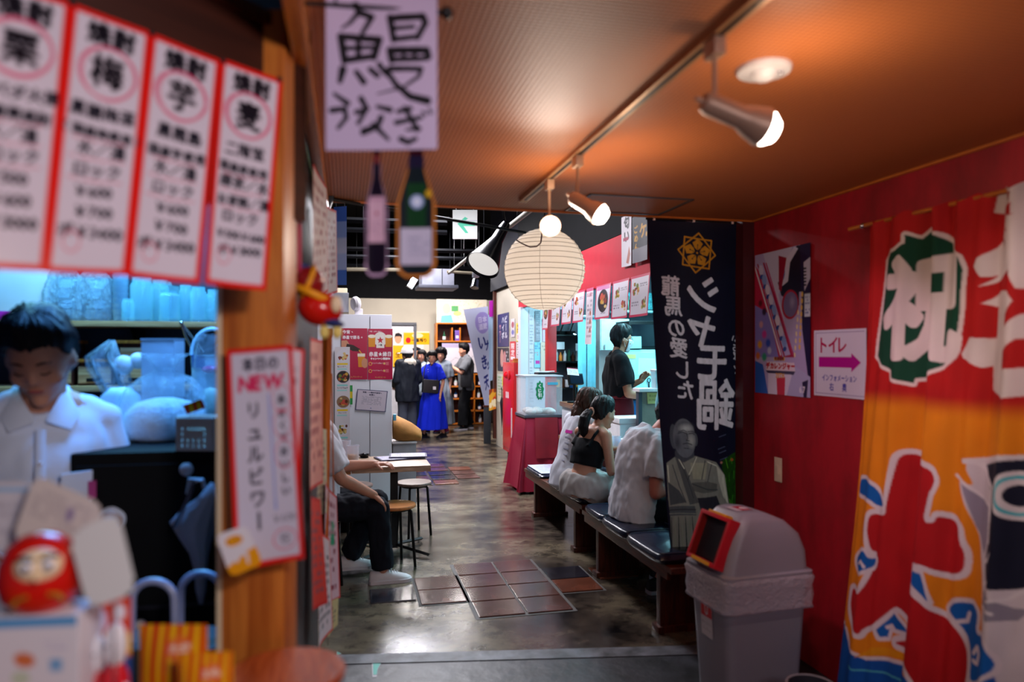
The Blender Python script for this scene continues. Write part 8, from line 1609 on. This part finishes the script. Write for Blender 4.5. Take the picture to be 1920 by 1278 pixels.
garment(t, 'jacket', cloth_mat('dark_navy_jacket', '161a24', .7), [g_torso(J, False, .060, -.22, flare=.02), g_sleeve(J, 'L', .9, .088, .082, True), g_sleeve(J, 'R', .9, .088, .082, True)], .013, 3, .03, 6)
nk = V(J['neck']); garment(t, 'hood', cloth_mat('cream_fleece', 'c4bcae'), [lambda mb: (mb.ell(nk+V((0, -.06, -.02)), (.13, .10, .08)), mb.ell(nk+V((0, -.10, -.10)), (.10, .06, .09)), mb.cap_(nk+V((-.09, .0, -.0)), nk+V((-.05, .09, -.04)), .04, .03), mb.cap_(nk+V((.09, .0, 0)), nk+V((.05, .09, -.04)), .04, .03))], .012, 4, .02, 8)
garment(t, 'trousers', cloth_mat('grey_trousers', '3a3e4a'), [g_pants(J, .105, .09, .085)], .014)
for s in 'LR': shoe(t, J['an'+s], (0, 1, 0), m_bl, m_wr)
p_ = PZ(793, 812, 0); J, k = stand(1.58, True); J['elR'] = (.2, .14, 1.02); J['wrR'] = (.02, .30, 1.06); J['wrL'] = (-.10, .26, 1.0)
t, hc, R = person('long-haired woman in pale clothes standing behind the blue dress', (p_.x+.0, p_.y+.1, 0), math.radians(140), J, True, k=.95, headyaw=math.radians(10), vox=.012)
face_parts(t, hc, R, .95); hair_cap(t, hc, R, m_hair, .98, front=.46, side=-.1, back=-.9, g=.015, seed=26); T = lambda p: hc+R@V(p); q = MB()
for s in (-1, 1): q.tube([T((s*.07, .0, .04)), T((s*.085, -.01, -.08)), T((s*.085, .0, -.2)), T((s*.08, .01, -.30))], [.03, .036, .03, .008], 12)
q.tube([T((0, -.08, .0)), T((0, -.10, -.15)), T((0, -.10, -.30))], [.055, .07, .03], 14); link('long_hair', remesh(q, .010, 3, .014, 24, (1, 1, .25)), m_hair, t, 180)
garment(t, 'blouse', cloth_mat('pale_mint_blouse', '9aa8b0'), [g_torso(J, True, .036, -.12), g_sleeve(J, 'L', .8, .07, .085), g_sleeve(J, 'R', .8, .07, .085)], .013, 3, .024, 7); garment(t, 'trousers', cloth_mat('blue_jeans', '2a4058'), [g_pants(J, .10, .08, .075, 1., .95, True)], .014)
for s in 'LR': shoe(t, J['an'+s], (0, 1, 0), m_bl, m_wr, .24)
p_ = PZ(829, 811, 0); J, k = stand(1.60, True)
t, hc, R = person('woman with tousled dark hair in a long grey dress behind the blue dress', (p_.x, p_.y+.1, 0), math.radians(150), J, True, k=.95, headyaw=math.radians(15), vox=.012)
face_parts(t, hc, R, .95); hair_cap(t, hc, R, m_hair, 1., front=.45, side=-.2, back=-.85, g=.022, vol=.03, seed=29)
J2 = J; garment(t, 'dress', cloth_mat('grey_linen', '77808c'), [dress, g_sleeve(J, 'L', .9, .064, .082), g_sleeve(J, 'R', .9, .064, .082)], .013, 3, .024, 7, (1.4, 1.4, .25))
for s in 'LR': shoe(t, J['an'+s], (0, 1, 0), M('magenta_shoe', 'b0186a', .5), m_wr, .24)
p_ = PZ(874, 804, 0); J, k = stand(1.71); J['elR'] = (.23, .17, 1.14); J['wrR'] = (.07, .36, 1.30); J['elL'] = (-.24, .17, 1.14); J['wrL'] = (-.07, .38, 1.30); J['knL'] = (-.1, .08, .49); J['anL'] = (-.11, .10, .085); J['anR'] = (.12, -.10, .085); J['head'] = (0, .05, 1.585)
t, hc, R = person('man in a grey tee and black trousers holding up a phone by the shelf', (p_.x, p_.y, 0), math.radians(97), J, k=1., headpitch=math.radians(-4), vox=.011, hands={'R': dict(d=(-.3, .9, .3), n=(-.5, -.3, .7), curl=.5), 'L': dict(d=(.3, .9, .3), n=(.5, -.3, .7), curl=.5)})
face_parts(t, hc, R); hair_cap(t, hc, R, m_hair, 1., front=.46, side=.05, back=-.8, g=.016, vol=.026, seed=33)
garment(t, 'shirt', cloth_mat('grey_pocket_tee', '5c5e64'), [g_torso(J, False, .044, -.13), g_sleeve(J, 'L', .85, .08, .098), g_sleeve(J, 'R', .85, .08, .098)], .012, 3, .026, 7); garment(t, 'trousers', cloth_mat('wide_black_trousers', '0c0d12'), [g_pants(J, .115, .105, .10)], .012, 3, .016, 8)
for s in 'LR': shoe(t, J['an'+s], (-.15 if s == 'L' else .1, 1, 0), m_bl, m_wr, .285)
ph = thing('phone', 'dark phone held up by the man in grey', 'phone', V((p_.x, p_.y, 0))+V((-.47, -.05, 1.335)), .3); MB().box((0, 0, 0), (.15, .075, .009), RY(-.25), .003).build('case', m_bmetal, ph); MB().box((0, 0, .006), (.14, .068, .002), RY(-.25)).build('screen', M('dim_screen', '101828', .1), ph)
cb2 = thing('cross_body_bag', 'black cross-body bag hanging on the man in grey', 'bag', (p_.x-.05, p_.y-.26, .98)); MB().box((0, 0, 0), (.22, .08, .24), None, .03).build('pouch', M('black_nylon', '14141a', .5), cb2); MB().tube([(-.09, 0, .1), (-.05, .02, .3), (.03, .14, .50), (.1, .1, .3), (.09, 0, .1)], .010, 8, flat=.4).build('strap', M('black_nylon', '14141a', .5), cb2)
